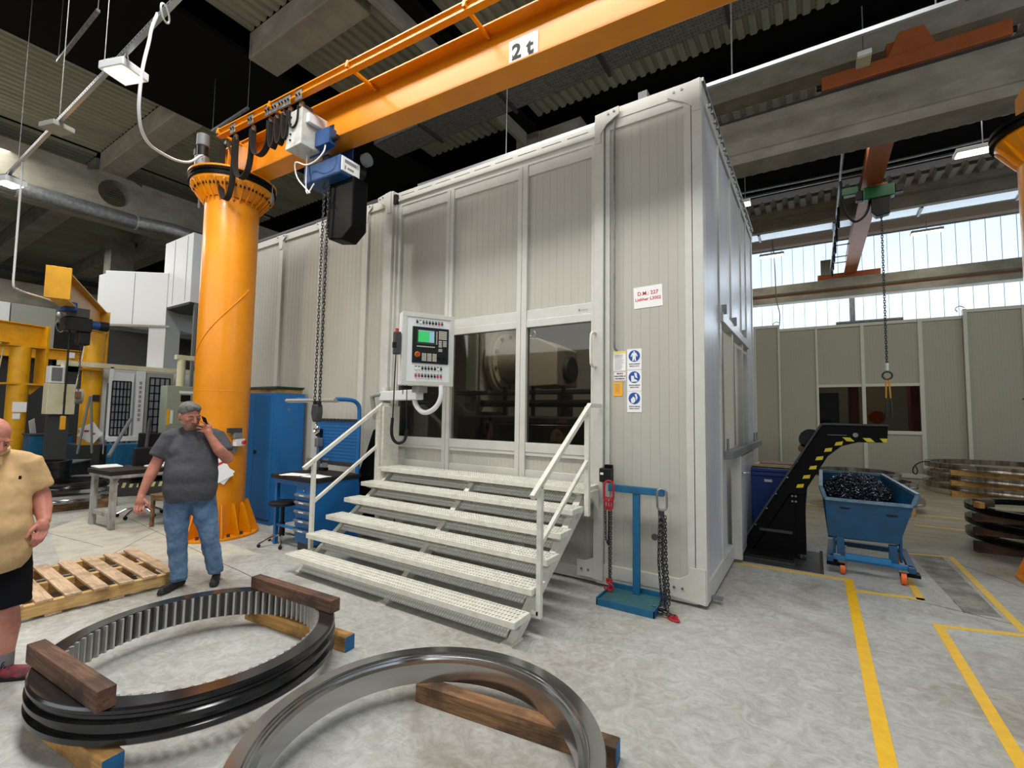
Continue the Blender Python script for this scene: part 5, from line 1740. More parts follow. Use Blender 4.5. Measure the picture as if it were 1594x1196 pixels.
MB().cyl((4.45, -0.05, 2.2), (4.45, -0.25, 2.2), 0.015, n=6).build('wall_hook', 'black', e2)
l = bpy.data.lights.new('far_cabin_lamp', 'AREA'); l.size = 1.0; l.energy = 30; l.color = (1, 0.96, 0.9)
lo = bpy.data.objects.new('far_cabin_lamp', l); lo.location = (1.5, 19.0, 4.3); COL.objects.link(lo)
t = thing('red_machine', 'dark red machine columns seen through the windows of the far enclosure', 'machine', (1.3, 18.6, 0))
for x, w in ((-0.35, 0.25), (1.15, 0.35)):
    MB().box(x, x+w, -0.3, 0.3, 0, 2.7).build('column', mat('machine_red', (150, 16, 40), 0.45), t, bevel=0.02)
MB().box(-1.4, 1.6, -0.2, 0.4, 0, 1.25).build('bed', 'dark_grey', t, bevel=0.02)
MB().cyl((0.35, -0.2, 1.7), (0.35, 0.2, 1.7), 0.2, n=20).build('head', 'red', t)
MB().box(-1.3, -0.6, 0.2, 0.35, 1.25, 2.5).build('cabinet', 'blue_hoist', t, bevel=0.02)

# overhead travelling crane of the second bay
tc = thing('overhead_crane', 'rust orange travelling crane with its bridge running away over the second bay', 'crane', (1.3, 9.56, 7.33))
MB().box(-1.06, 1.30, -0.10, 0.12, 0.02, 0.26).build('end_carriage', 'orange_crane', tc, bevel=0.01)
MB().prism([(-0.15, 0.26), (0.45, 0.26), (0.32, 0.62), (0.0, 0.62)], xz(-0.1), 0, 0.22).build('bridge_bracket', 'orange_crane', tc, bevel=0.01)
for x in (-1.13, 1.36):
    MB().cyl((x, 0, 0.13), (x-0.07*(1 if x > 0 else -1), 0, 0.13), 0.05, n=12).build('buffer', 'black', tc)
MB().box(-0.14, 0.16, 0.1, 12.6, -0.02, 0.62).build('bridge_girder', 'orange_crane', tc, bevel=0.01)
MB().box(-0.20, 0.20, 0.1, 12.6, -0.04, -0.02).build('bridge_flange', 'orange_crane', tc)
MB().box(-1.06, 0.95, 12.55, 12.8, -0.16, 0.04).build('end_carriage', 'orange_crane', tc, bevel=0.01)
MB().box(-0.95, -0.60, 12.5, 12.75, 0.0, 0.62).build('switch_cabinet', 'grey_machine', tc, bevel=0.01)
MB().tube([(-0.62, 12.4, 0.1), (-0.62, 2.5, 0.34)], 0.03, 8).build('festoon_track', 'galv', tc)
for y in (6.0, 7.2, 8.4, 9.4, 10.4, 11.4):
    MB().tube([(-0.60, y, 0.2), (-0.6, y+0.1, -0.25), (-0.6, y+0.25, -0.3), (-0.6, y+0.4, 0.1)], 0.035, 6).build('cable_loop', 'black', tc)
for y in (4, 7, 9.8, 11.2, 12):
    MB().bar((-0.62, y, 0.3), (-0.14, y, 0.3), 0.03, 0.03).build('track_bracket', 'dark_grey', tc)
MB().tube([(-0.62, 4.3, 0.2), (-0.55, 4.35, -0.5), (-0.35, 4.4, -0.85), (-0.12, 4.4, -0.7), (0.0, 4.4, -0.15)], 0.03, 8).build('cable', 'black', tc)
hh = thing('chain_hoist', 'green chain hoist with black chain bag under the rust orange bridge', 'hoist', (1.40, 13.9, 7.28))
MB().box(-0.28, 0.32, -0.12, 0.12, -0.36, -0.06).build('hoist_body', 'green', hh, bevel=0.02)
MB().box(-0.70, -0.36, -0.1, 0.1, -0.16, 0.04).build('drive', 'green', hh, bevel=0.02)
MB().box(0.32, 0.48, -0.1, 0.1, -0.30, -0.10).build('motor_cap', 'black', hh, bevel=0.02)
MB().box(-0.42, -0.28, -0.1, 0.1, -0.34, -0.1).build('motor_cap', 'black', hh, bevel=0.02)
MB().prism([(-0.12, -0.36), (0.24, -0.36), (0.22, -0.78), (-0.04, -0.82), (-0.13, -0.7)], xz(-0.1), 0, 0.2).build('chain_bag', 'black', hh, bevel=0.02)
MB().box(-0.2, 0.2, -0.05, 0.05, -0.06, 0.0).build('trolley', 'orange_crane', hh)
ch = MB(); chain_links(ch, [(0.06, 0.0, -0.3), (0.06, 0, -4.35)], 0.06, 0.008, 0.02)
ch.build('load_chain', 'chain', hh, kind='stuff')
MB().cyl((0.06, 0, -4.33), (0.06, 0, -4.5), 0.035, n=8).build('hook_block', 'white_machine', hh)
m = MB(); m.tube([(0.06+0.09*math.cos(2*PI*i/14), 0, -4.62+0.09*math.sin(2*PI*i/14)) for i in range(14)], 0.022, 6, closed=True); m.build('hook_ring', 'chain', hh)
for dx in (-0.025, 0.03):
    MB().tube([(0.06+dx, 0, -4.7), (0.06+dx*1.5, 0, -5.15)], 0.018, 6).build('sling_strap', 'amber', hh)
    MB().tube([(0.06+dx*1.5, 0, -5.15), (0.06+dx*1.9, 0, -5.6)], 0.022, 6).build('sling_hook', 'chain', hh)
# white tray and lamp rails near the glazing
t = thing('cable_tray', 'white cable tray hanging level in front of the upper row of back windows', 'cable tray', (-8, 16.9, 7.5))
MB().box(0, 20, -0.28, 0.28, 0, 0.008).build('tray_bottom', 'rail_steel', t)
MB().box(0, 20, -0.29, -0.28, 0, 0.09).build('tray_side', 'white_machine', t)
for i in range(10):
    MB().box(0.6+i*2, 0.66+i*2, -0.32, 0.34, -0.05, -0.0).build('tray_support', 'galv', t)
    for s in (-0.2, 0.22):
        MB().cyl((0.63+i*2, s, 0), (0.63+i*2, s, 1.0), 0.012, n=5).build('hanger_rod', 'galv', t)
for (y, z, x0, lab) in ((23.2, 9.02, -8, 'thin grey lighting rail running just under the upper window edge'), (14.5, 7.9, -8, 'thin pair of grey conduits crossing the black roof strip above the orange bridge')):
    t = thing('lighting_rail', lab, 'rail', (x0, y, z))
    MB().bar((0, 0, 0), (20, 0, 0), 0.05, 0.05).build('rail_profile', 'galv', t)
    if y < 15:
        MB().tube([(0, -0.3, 0.02), (5, -0.3, 0.06), (9, -0.3, 0.0), (14, -0.3, 0.08), (20, -0.3, 0.0)], 0.03, 6).build('conduit', 'galv', t)


def tubelight(x, y, z, label, rz=0.0, ln=0.42, power=30, lit=True):
    f = thing('hall_lamp', label, 'lamp', (x, y, z), rz, 'hall lamps of the second bay')
    MB().box(-ln, ln, -0.16, 0.16, 0.0, 0.08).build('housing', 'white_machine', f, bevel=0.01)
    MB().box(-ln*0.92, ln*0.92, -0.13, 0.13, -0.012, 0.0).build('diffuser', 'tube_lamp' if lit else 'cream', f)
    MB().cyl((0, 0, 0.08), (0, 0, 0.9), 0.01, n=5).build('hanger_rod', 'galv', f)
    if not lit:
        return f
    ld = bpy.data.lights.new('hall_lamp_light', 'AREA')
    ld.shape = 'RECTANGLE'; ld.size = ln*1.8; ld.size_y = 0.26; ld.energy = power; ld.color = (1, 0.96, 0.88)
    lo_ = bpy.data.objects.new('hall_lamp_light', ld); lo_.parent = f; lo_.location = (0, 0, -0.03)
    COL.objects.link(lo_)
    return f


tubelight(2.90, 12.38, 6.92, 'bright hall lamp beside the head of the jib crane at the right edge')
tubelight(3.35, 20.6, 8.0, 'hall lamp glowing just above the middle of the upper windows')
tubelight(-1.35, 12.9, 7.05, 'small lit lamp right beside the upper side edge of the near enclosure', ln=0.12)
tubelight(-1.25, 20.6, 7.98, 'hall lamp at the left end of the window row behind the near enclosure')
tubelight(0.77, 8.7, 7.16, 'small dim lamp fitting just above the orange end carriage', ln=0.09, power=0.5, lit=False)

# second big jib crane at the right edge
j2 = thing('jib_crane', 'orange pillar jib crane cut by the right edge of the photo', 'crane', (2.23, 6.97, 0))
MB().cyl((0, 0, 0), (0, 0, 0.03), 0.51, n=40).build('base_flange', 'yellow', j2)
MB().lathe([(0.335, 0.02), (0.335, 4.42)], 48).build('column', 'yellow', j2)
MB().lathe([(0.335, 4.40), (0.50, 4.60), (0.50, 4.63), (0.3, 4.63)], 48).build('flare', 'yellow', j2)
for i in range(20):
    a = 2*PI*i/20; c, s_ = math.cos(a), math.sin(a)
    MB().prism([(0.335, 4.33), (0.36, 4.36), (0.50, 4.575), (0.49, 4.62), (0.335, 4.44)], lambda u, w, d: (u*c-d*s_, u*s_+d*c, w), -0.008, 0.008).build('flare_rib', 'yellow', j2)
    if i % 2:
        MB().prism([(0.33, 0.03), (0.49, 0.03), (0.49, 0.07), (0.37, 0.42), (0.33, 0.42)], lambda u, w, d: (u*c-d*s_, u*s_+d*c, w), -0.008, 0.008).build('gusset', 'yellow', j2)
MB().lathe([(0.3, 4.63), (0.54, 4.63), (0.54, 4.67), (0.51, 4.68), (0.51, 4.70), (0.54, 4.71), (0.54, 4.75), (0.3, 4.75)], 48).build('slewing_ring', 'blackmetal', j2)
MB().prism([(-0.30, 4.75), (1.6, 4.75), (1.6, 5.4), (-0.05, 5.4), (-0.30, 5.15)], xz(0), -0.14, 0.14).build('jib_head', 'yellow', j2, bevel=0.01)
for k in range(4):
    MB().tube([(-0.05+0.1*k, -0.38, 4.8), (-0.1+0.12*k, -0.5, 4.7), (0.1+0.1*k, -0.56, 4.68), (0.3, -0.4, 4.8)], 0.02, 6).build('cable', 'black', j2)

# ------------------------------------------------------------ chip conveyor
cv = thing('chip_conveyor', 'black chip conveyor with yellow hazard stripes rising over the blue skip', 'conveyor', (0, 6.42, 0))
CT = 0.30
outer = [(-0.82, 0.0), (0.075, 1.555), (0.665, 1.552), (0.655, 1.375), (0.40, 1.37), (0.25, 1.32), (0.12, 1.20), (-0.10, 0.80), (-0.10, 0.74), (-0.26, 0.74), (-0.68, 0.0)]
MB().prism(outer, lambda u, w, d: (u, d, w), 0.0, CT).build('conveyor_body', 'blackmetal', cv, bevel=0.008)
MB().prism([(-0.68, 0.0), (-0.26, 0.74), (-0.20, 0.74), (-0.20, 0.05), (-0.24, 0.0)], lambda u, w, d: (u, d, w), 0.02, CT-0.02).build('tank', 'blackmetal', cv, bevel=0.01)
e = MB()
e.bar((-0.84, 0.0, 0.0), (0.07, 0.0, 1.57), 0.03, 0.02, (1, 0, 0)); e.bar((0.07, 0.0, 1.565), (0.67, 0.0, 1.562), 0.03, 0.02)
e.build('edge_strip', 'dark_grey', cv)
MB().box(-0.21, -0.11, 0.02, 0.09, 0.06, 0.80).build('leg', 'blackmetal', cv, bevel=0.006)
MB().box(-0.21, -0.11, CT-0.09, CT-0.02, 0.06, 0.80).build('leg', 'blackmetal', cv, bevel=0.006)
MB().cyl((-0.16, 0.05, 0.01), (-0.16, 0.05, 0.08), 0.014, n=8).build('jack_screw', 'galv', cv)
MB().cyl((-0.16, 0.05, 0.0), (-0.16, 0.05, 0.015), 0.05, n=14).build('foot_pad', 'black', cv)
for z in (0.66, 0.72):
    for x in (-0.235, -0.2):
        MB().cyl((x, 0.0, z), (x, -0.01, z), 0.012, n=6).build('bolt', 'galv', cv)
for x, z in ((-0.62, 0.34), (-0.5, 0.55), (-0.4, 0.73), (-0.28, 0.93), (-0.18, 1.12)):
    MB().cyl((x, 0.0, z), (x, -0.01, z), 0.010, n=6).build('bolt', 'galv', cv)
pts = [(-0.16, 0.84), (-0.095, 0.95), (-0.03, 1.06), (0.035, 1.17), (0.12, 1.27), (0.22, 1.345)]
for i, (x, z) in enumerate(pts):
    a = math.atan2(0.11, 0.065) if i < 4 else math.atan2(0.08, 0.11)
    MB().prism([(x-0.035, z-0.022), (x+0.035, z-0.012), (x+0.045, z+0.03), (x-0.02, z+0.018)], lambda u, w, d: (u, -d, w), 0.0, 0.003).build('hazard_stripe', 'hazard_yellow', cv)
for x in (0.30, 0.48, 0.62):
    MB().prism([(x, 1.378), (x+0.07, 1.378), (x+0.03, 1.42), (x-0.04, 1.42)][:4] if x < 0.6 else [(x, 1.378), (x+0.032, 1.378), (x+0.036, 1.42), (x-0.03, 1.42)], lambda u, w, d: (u, -d, w), 0.0, 0.003).build('hazard_stripe', 'hazard_yellow', cv)
MB().cyl((0.38, 0, 1.45), (0.38, -0.02, 1.45), 0.025, n=14).build('bearing', 'galv', cv)
MB().box(0.12, 0.30, -0.003, 0, 1.44, 1.447).build('print_line', 'mid_grey', cv)
m = MB(); m.cyl((-0.04, CT*0.3, 1.38), (-0.04, CT*0.95, 1.38), 0.12, n=20); m.build('drive_motor', 'black', cv)
m = MB(); m.cyl((-0.12, CT*0.3, 1.27), (-0.12, CT*0.8, 1.27), 0.05, n=14); m.build('motor_cap', 'wood_mid', cv)
MB().box(0.10, 0.24, 0.05, 0.2, 1.553, 1.575).build('cover_plate', 'black', cv)
MB().box(-0.58, -0.24, -0.006, 0.02, 0.28, 0.31).build('brace', 'dark_grey', cv)

# ------------------------------------------------------------ tipping skip on castors
sk = thing('tipping_skip', 'blue tipping skip on orange castors filled with steel swarf under the conveyor', 'skip', (0.44, 6.15, 0), -0.04)
# hopper: front (toward camera) low lip, back high; local x -0.42..0.42, y 0..0.95
fr_t, fr_b = 0.775, 0.33
o = MB()
T = [(-0.36, 0.0, 0.76), (0.37, 0.0, 0.76), (0.42, 0.12, 0.86), (0.18, 0.95, 0.965), (-0.42, 0.95, 0.965), (-0.40, 0.12, 0.86)]
B = [(-0.345, 0.06, 0.36), (0.255, 0.06, 0.36), (0.255, 0.12, 0.33), (0.16, 0.55, 0.31), (-0.345, 0.55, 0.31), (-0.345, 0.12, 0.33)]
k = 0.014
Ti = [(x*(1-0.035), 0.02+y*0.965, z) for x, y, z in T]
Bi = [(x*(1-0.035), 0.02+y*0.965, z+0.012) for x, y, z in B]
n = 6
vs = T+B+Ti+Bi
fs = []
for i in range(n):
    j = (i+1) % n
    fs.append((i, j, n+j, n+i)[::-1])
    fs.append((2*n+i, 2*n+j, 3*n+j, 3*n+i))
    fs.append((i, 2*n+i, 2*n+j, j))
fs.append(tuple(n+i for i in range(n)))
fs.append(tuple(reversed([3*n+i for i in range(n)])))
o.add(vs, fs)
o.build('hopper', 'skip', sk)
rm = MB()
for i in range(n):
    rm.bar(Vector(T[i])+Vector((0, 0, 0.005)), Vector(T[(i+1) % n])+Vector((0, 0, 0.005)), 0.035, 0.03)
rm.build('rim', 'skip_rim', sk)
for x in (-0.19, 0.20):
    MB().sphere((x, 0.012, 0.68-0.03*(x > 0)), 0.05, 12, 6, (1.0, 0.1, 0.25)).build('hand_slot', 'black', sk)
for x in (-0.30, 0.26):
    MB().prism([(0.02, 0.62), (0.05, 0.62), (0.24, 0.32), (0.24, 0.17), (0.10, 0.17)], lambda u, w, d, x=x: (x+d, u, w), 0, 0.02).build('side_cheek', 'skip', sk, bevel=0.003)
MB().box(-0.27, -0.20, 0.05, 0.12, 0.18, 0.36).build('bracket', 'skip', sk, bevel=0.004)
MB().box(0.17, 0.24, 0.05, 0.12, 0.16, 0.34).build('bracket', 'skip', sk, bevel=0.004)
MB().box(-0.34, 0.36, 0.0, 0.05, 0.13, 0.17).build('front_bar', 'skip_lt', sk, bevel=0.004)
MB().box(-0.20, 0.18, -0.05, 0.0, 0.16, 0.215).build('push_bar', 'skip_lt', sk, bevel=0.004)
for x in (-0.36, 0.31):
    MB().box(x, x+0.06, -0.06, 0.80, 0.115, 0.17).build('base_rail', 'skip', sk, bevel=0.004)
MB().box(-0.34, 0.36, 0.76, 0.82, 0.115, 0.17).build('rear_bar', 'skip', sk, bevel=0.004)
for x in (-0.36, 0.24):
    MB().box(x-0.0, x+0.16, -0.08, 0.06, 0.085, 0.115).build('fork_pocket', 'blackmetal', sk, bevel=0.003)
for x, y in ((-0.22, -0.03), (0.27, -0.05), (-0.22, 0.70), (0.27, 0.70)):
    w = MB(); w.cyl((x-0.022, y, 0.062), (x+0.022, y, 0.062), 0.062, n=22); w.build('castor_wheel', 'orange_wheel', sk, bevel=0.004)
    f = MB()
    f.box(x-0.031, x-0.026, y-0.02, y+0.02, 0.055, 0.132); f.box(x+0.026, x+0.031, y-0.02, y+0.02, 0.055, 0.132); f.box(x-0.04, x+0.04, y-0.04, y+0.04, 0.127, 0.134)
    f.build('castor_fork', 'galv', sk)
sw = MB()
random.seed(3)
for i in range(1500):
    r = random.random()**0.55*0.36
    a = random.uniform(0, 2*PI)
    cx_, cy_ = r*math.cos(a)*0.85-0.08, 0.48+r*math.sin(a)*1.1
    h = 0.70+0.27*math.sqrt(max(0, 1-(r/0.37)**2))
    p0 = Vector((cx_, cy_, h+random.uniform(-0.03, 0.03)))
    d = Vector((random.uniform(-1, 1), random.uniform(-1, 1), random.uniform(-0.5, 0.5))).normalized()*random.uniform(0.04, 0.11)
    side = d.cross(Vector((random.uniform(-1, 1), random.uniform(-1, 1), 1))).normalized()
    pts = [p0+d*(t-0.5)+side*0.02*math.sin(t*9+i) for t in (0, 0.25, 0.5, 0.75, 1)]
    sw.tube(pts, 0.0042, 4)
mh = MB()
mh.sphere((-0.08, 0.48, 0.62), 0.33, 24, 12, (0.95, 1.1, 0.85))
mo = mh.build('swarf_core', mat('swarf_core', (42, 46, 54), 0.6, 0.5, c2=(20, 22, 26), scale=40, bump=1.0, bscale=60), None)
swo = sw.build('steel_swarf', 'swarf', None, kind='stuff', loc=(0.44, 6.15, 0), rz=-0.04)
mo.parent = swo
tag(swo, 'heap of curly dark steel swarf filling the blue skip', 'swarf')

# ------------------------------------------------------------ blue waste bin
wbn = thing('waste_bin', 'dark blue plastic wheeled bin behind the conveyor beside the enclosure door', 'bin', (-0.42, 7.25, 0))
b = MB()
tw, bw, dp = 0.34, 0.27, 0.30
vs = [(-tw, -dp, 0.92), (tw, -dp, 0.92), (tw, dp, 0.92), (-tw, dp, 0.92), (-bw, -dp*0.8, 0.06), (bw, -dp*0.8, 0.06), (bw, dp*0.8, 0.06), (-bw, dp*0.8, 0.06)]
b.add(vs, [(0, 4, 5, 1), (1, 5, 6, 2), (2, 6, 7, 3), (3, 7, 4, 0), (4, 7, 6, 5), (0, 1, 2, 3)])
b.build('bin_body', 'blue_bin', wbn, bevel=0.015)
MB().box(-tw-0.03, tw+0.03, -dp-0.03, dp+0.03, 0.87, 0.925).build('bin_rim', 'blue_bin', wbn, bevel=0.012)
MB().prism([(-0.37, 0.925), (0.37, 0.925), (0.34, 0.97), (-0.34, 0.97)], xz(-0.32), 0, 0.64).build('lid', 'blue_bin', wbn, bevel=0.012)
MB().box(0.1, 0.28, -0.36, -0.33, 0.90, 0.94).build('lid_grip', 'blue_bin', wbn, bevel=0.008)
MB().box(-0.14, -0.05, -0.335, -0.33, 0.80, 0.835).build('label_plate', 'white', wbn)
for s in (-1, 1):
    MB().cyl((s*0.22, 0.25, 0.07), (s*0.28, 0.25, 0.07), 0.07, n=16).build('wheel', 'black', wbn)
pb = thing('folded_sacks', 'pile of yellowish paper sacks lying on the blue bin lid', 'sacks', (-0.42, 7.25, 0.975))
for i in range(3):
    MB().obox((0.02*i, 0.02*i, 0.012+0.016*i), (0.64-0.06*i, 0.44-0.05*i, 0.016), rz=0.06*i-0.05).build('sack', mat('sack', (206, 190, 132), 0.8) if i == 0 else 'cream' if i == 1 else mat('sack_pink', (160, 120, 112), 0.8), pb, bevel=0.006)
t = thing('floor_channel', 'flat dark steel channel in the floor pit under the conveyor', 'channel', (-0.45, 6.35, 0.0))
MB().box(-0.30, 0.22, -0.22, 0.22, 0.004, 0.05).build('pan', 'black', t, bevel=0.005)
MB().box(-0.32, 0.24, -0.26, -0.22, 0.004, 0.03).build('pan_edge', 'dark_grey', t, bevel=0.003)


# ------------------------------------------------------------ ring stacks
def ring_obj(name, label, loc, r, w, h, m, group, n=64, bore=None):
    t = thing(name, label, 'ring', loc, 0, group)
    prof = [(r-w, 0), (r, 0), (r, h*0.42), (r-0.006, h*0.5), (r, h*0.58), (r, h), (r-w, h)]
    MB().lathe(prof, n, closed=True).build('ring_body', m, t, bevel=0)
    bo = MB()
    for i in range(40):
        a = 2*PI*i/40
        bo.cyl(((r-w/2)*math.cos(a), (r-w/2)*math.sin(a), h-0.001), ((r-w/2)*math.cos(a), (r-w/2)*math.sin(a), h+0.001), 0.012, n=6)
    bo.build('bolt_hole', 'slot', t, kind='stuff')
    return t


ma = mat('far_ring_steel', (176, 170, 160), 0.25, 0.85, c2=(120, 112, 104), scale=7, detail=2, stretch=(1, 1, 0.05), lo=0.45, hi=0.6)
for k, (ps, z) in enumerate((('lowest', 0.12), ('middle', 0.34), ('topmost', 0.56))):
    ring_obj('stacked_ring', ps+' polished ring of the far stack against the second enclosure at the right', (3.55, 14.75, z), 1.40-0.02*k, 0.11, 0.115, ma, 'polished rings of the far right stack')
for k, (y, z) in enumerate(((-0.95, 0.0), (-0.95, 0.235), (-0.95, 0.455), (0.6, 0.0), (0.6, 0.235), (0.6, 0.455))):
    t = thing('timber_block', ('near' if y < 0 else 'rear')+' pale timber '+('on the floor under the lowest', 'between the lowest and middle', 'between the middle and topmost')[k % 3]+' ring of the far stack', 'timber', (3.55, 14.75+y, z), 0.03, 'timbers in the far ring stack')
    MB().box(-1.1, 1.2, -0.06, 0.06, 0, 0.118 if z == 0 else 0.103).build('beam', 'wood_pale', t, bevel=0.004)
cbk = MB(); cbk.tube([(2.22, 14.4, 0.68), (2.05, 14.3, 0.66), (1.92, 14.25, 0.55), (1.9, 14.25, 0.42), (1.95, 14.25, 0.38), (1.98, 14.25, 0.46), (1.94, 14.27, 0.6)], 0.012, 6)
tag(cbk.build('strap_end', 'black'), 'thin black strap hanging off the left side of the far ring stack', 'strap')
mblk = mat('black_oiled_ring', (24, 24, 26), 0.18, 0.7)
for k, z in enumerate((0.13, 0.30, 0.47)):
    ring_obj('stacked_ring', ('lowest', 'middle', 'topmost')[k]+' black ring of the near stack cut by the right edge', (2.52, 8.55, z), 0.86, 0.09, 0.075, mblk, 'black rings of the near right stack')
for k, (z, y) in enumerate(((0.0, -0.35), (0.208, -0.35), (0.378, -0.35))):
    t = thing('timber_block', 'dark timber '+('on the floor under the lowest', 'between the lowest and middle', 'between the middle and topmost')[k]+' black ring at the right edge', 'timber', (2.1, 8.55+y, z), 0.1, 'timbers in the black ring stack')
    MB().box(-0.45, 0.6, -0.05, 0.05, 0, 0.128 if k == 0 else 0.09).build('beam', 'wood_brown', t, bevel=0.004)
t = thing('timber_block', 'short brown block on top of the black rings at the right edge', 'timber', (1.78, 8.3, 0.547), 0.4)
MB().box(-0.09, 0.09, -0.05, 0.05, 0, 0.09).build('beam', 'wood_brown', t, bevel=0.004)
t = thing('timber_block', 'small pale block beside the brown one on the black rings', 'timber', (1.70, 8.12, 0.47), 0.4)
MB().box(-0.03, 0.03, -0.05, 0.05, 0.077, 0.15).build('beam', 'wood_pale', t, bevel=0.004)
for k, (x, y, z) in enumerate(((0.75, 10.9, 0.30), (0.85, 11.0, 0.42), (0.60, 10.8, 0.58), (0.95, 11.1, 0.12))):
    ring_obj('stacked_ring', ('dark polished ring, second from the bottom, of the pile behind the skip', 'dark polished ring, second from the top, of the pile behind the skip', 'dark polished ring on top of the pile behind the skip', 'dark polished ring at the bottom of the pile behind the skip')[k], (x, y, z), 0.68, 0.09, 0.10, ma, 'rings of the pile behind the skip')
t = thing('pallet', 'low pallet carrying the ring pile behind the skip', 'pallet', (0.8, 11.0, 0), 0.0)
for i in range(6):
    MB().box(-0.6, 0.6, -0.6+i*0.22, -0.5+i*0.22, 0.10, 0.12).build('top_board', 'pallet', t)
for x in (-0.6, -0.03, 0.54):
    MB().box(x, x+0.06, -0.6, 0.6, 0.0, 0.10).build('stringer', 'pallet_y', t)

# ============================================================ LEFT HAND BACKGROUND
def small_jib(x, y, arm_rz, label, H=3.75, L=3.3, sheet=True):
    t = thing('jib_crane', label, 'crane', (x, y, 0), arm_rz)
    MB().cyl((0, 0, 0), (0, 0, 0.04), 0.42, n=32).build('base_flange', 'dark_grey', t)
    MB().cyl((0, 0, 0.03), (0, 0, H-0.5), 0.172, n=40).build('column', 'yellow2', t)
    MB().box(-0.42, 0.26, -0.16, 0.16, H-0.5, H-0.44).build('head_plate', 'yellow2', t)
    MB().box(-0.42, -0.36, -0.17, 0.17, H-1.35, H+0.02).build('hinge_plate', 'yellow2', t, bevel=0.005)
    MB().prism([(-0.40, H-1.35), (-0.10, H-1.30), (0.12, H-1.30), (0.12, H-1.34), (-0.22, H-1.55)], xz(0), -0.02, 0.02).build('lower_bracket', 'yellow2', t)
    MB().box(-0.42, 0.25, -0.17, 0.17, H-1.34, H-1.30).build('lower_plate', 'yellow2', t)
    MB().tube([(0.24, -0.1, H-0.55), (0.28, -0.15, H-1.2), (0.3, -0.2, H-1.7)], 0.014, 6).build('conduit', 'cream', t)
    MB().box(-0.45, L, -0.008, 0.008, H-0.42, H).build('beam_web', 'yellow2', t)
    MB().box(-0.45, L, -0.11, 0.11, H-0.44, H-0.42).build('beam_flange', 'yellow2', t)
    MB().box(-0.45, L, -0.11, 0.11, H, H+0.02).build('beam_flange', 'yellow2', t)
    MB().box(L, L+0.02, -0.15, 0.15, H-0.44, H+0.06).build('end_plate', 'yellow2', t, bevel=0.004)
    return t


ja = small_jib(-12.95, 3.5, math.atan2(-1.31, 3.07), 'yellow jib crane with a white number plate on its arm at the left, nearer one', L=3.4)
MB().box(2.0, 2.28, -0.012, -0.009, 3.42, 3.62).build('number_plate', 'white', ja)
MB().box(2.07, 2.10, -0.014, -0.011, 3.46, 3.58).build('lettering', 'ink', ja); MB().box(2.17, 2.20, -0.014, -0.011, 3.46, 3.58).build('lettering', 'ink', ja)
cq = math.radians(-2)
p = thing('column_papers', 'white sheets with red print hanging on the nearer yellow jib column', 'papers', (-12.95, 3.5, 0), 0)
for tl, zz in ((0.5, 1.12), (0.95, 1.07)):
    R = Matrix.Rotation(tl, 3, 'X')
    a = math.radians(-5); c, s_ = math.cos(a), math.sin(a)
    mb = MB(); v = []
    for d in (0.180, 0.184):
        for yy, zz2 in ((-0.14, -0.16), (0.14, -0.16), (0.14, 0.16), (-0.14, 0.16)):
            q = R @ Vector((0, yy, zz2)); v.append((d*c-q.y*s_+0.004*(tl < 0.6), d*s_+q.y*c, zz+q.z))
    mb.add(v, [(3, 2, 1, 0), (4, 5, 6, 7), (0, 1, 5, 4), (1, 2, 6, 5), (2, 3, 7, 6), (3, 0, 4, 7)])
    mb.build('sheet', 'paper', p)
MB().box(0.192, 0.194, -0.12, -0.04, 1.12, 1.16).build('sheet_picture', 'sign_red', p)
MB().box(0.192, 0.194, 0.02, 0.10, 1.06, 1.10).build('sheet_picture', 'sign_red', p)
MB().obox((-12.95+0.172, 3.5+0.04, 1.83), (0.02, 0.12, 0.14)).build('column_plate', 'ink', None)
bpy.data.objects['column_plate'].parent = None
tag(bpy.data.objects['column_plate'], 'small dark square plate on the nearer yellow jib column', 'plate')
hj = thing('chain_hoist', 'black and blue chain hoist under the nearer yellow jib arm at the left', 'hoist', (-10.62, 2.62, 1.155))
hj.scale = (0.65, 0.65, 0.65)
MB().box(-0.15, 0.15, -0.2, 0.2, 3.10, 3.34).build('trolley', 'dark_grey', hj, bevel=0.01)
MB().box(-0.20, 0.35, -0.35, -0.1, 3.22, 3.44).build('trolley_motor', 'blue_hoist', hj, bevel=0.03)
MB().box(-0.22, 0.22, -0.30, 0.25, 2.72, 3.08).build('hoist_body', 'black', hj, bevel=0.02)
MB().cyl((0.0, 0.2, 2.95), (0.0, 0.62, 2.95), 0.12, n=18).build('motor', 'blue_hoist', hj)
MB().cyl((0.0, 0.45, 2.95), (0.0, 0.64, 2.95), 0.13, n=18).build('motor_cap', 'black', hj)
MB().box(-0.15, 0.15, 0.0, 0.25, 2.38, 2.74).build('chain_bag', 'black', hj, bevel=0.03)
MB().tube([(0.05, -0.15, 2.75), (0.06, -0.15, 0.45)], 0.022, 8).build('pendant_cable', 'black', hj)
ch = MB(); chain_links(ch, [(0, 0.1, 2.4), (0, 0.12, 1.15)], 0.05, 0.007, 0.018); ch.build('load_chain', 'chain', hj, kind='stuff')
MB().box(-0.04, 0.04, 0.06, 0.18, 0.95, 1.15).build('hook_block', 'wood_brown', hj, bevel=0.02)
MB().box(0.0, 0.1, -0.2, -0.1, 0.15, 0.50).build('pendant_control', 'amber', hj, bevel=0.015)
MB().tube([(0.1, -0.3, 3.1), (0.15, -0.45, 2.85), (0.1, -0.35, 2.65), (0.05, -0.2, 2.8)], 0.012, 6).build('cable', 'mid_grey', hj)
MB().sphere((0.15, -0.4, 3.1), 0.06, 10, 6).build('small_lamp', 'rail_steel', hj)
small_jib(-14.75, 2.73, math.radians(-72), 'yellow jib crane at the left edge behind the man in the beige shirt', H=3.45, L=3.2)
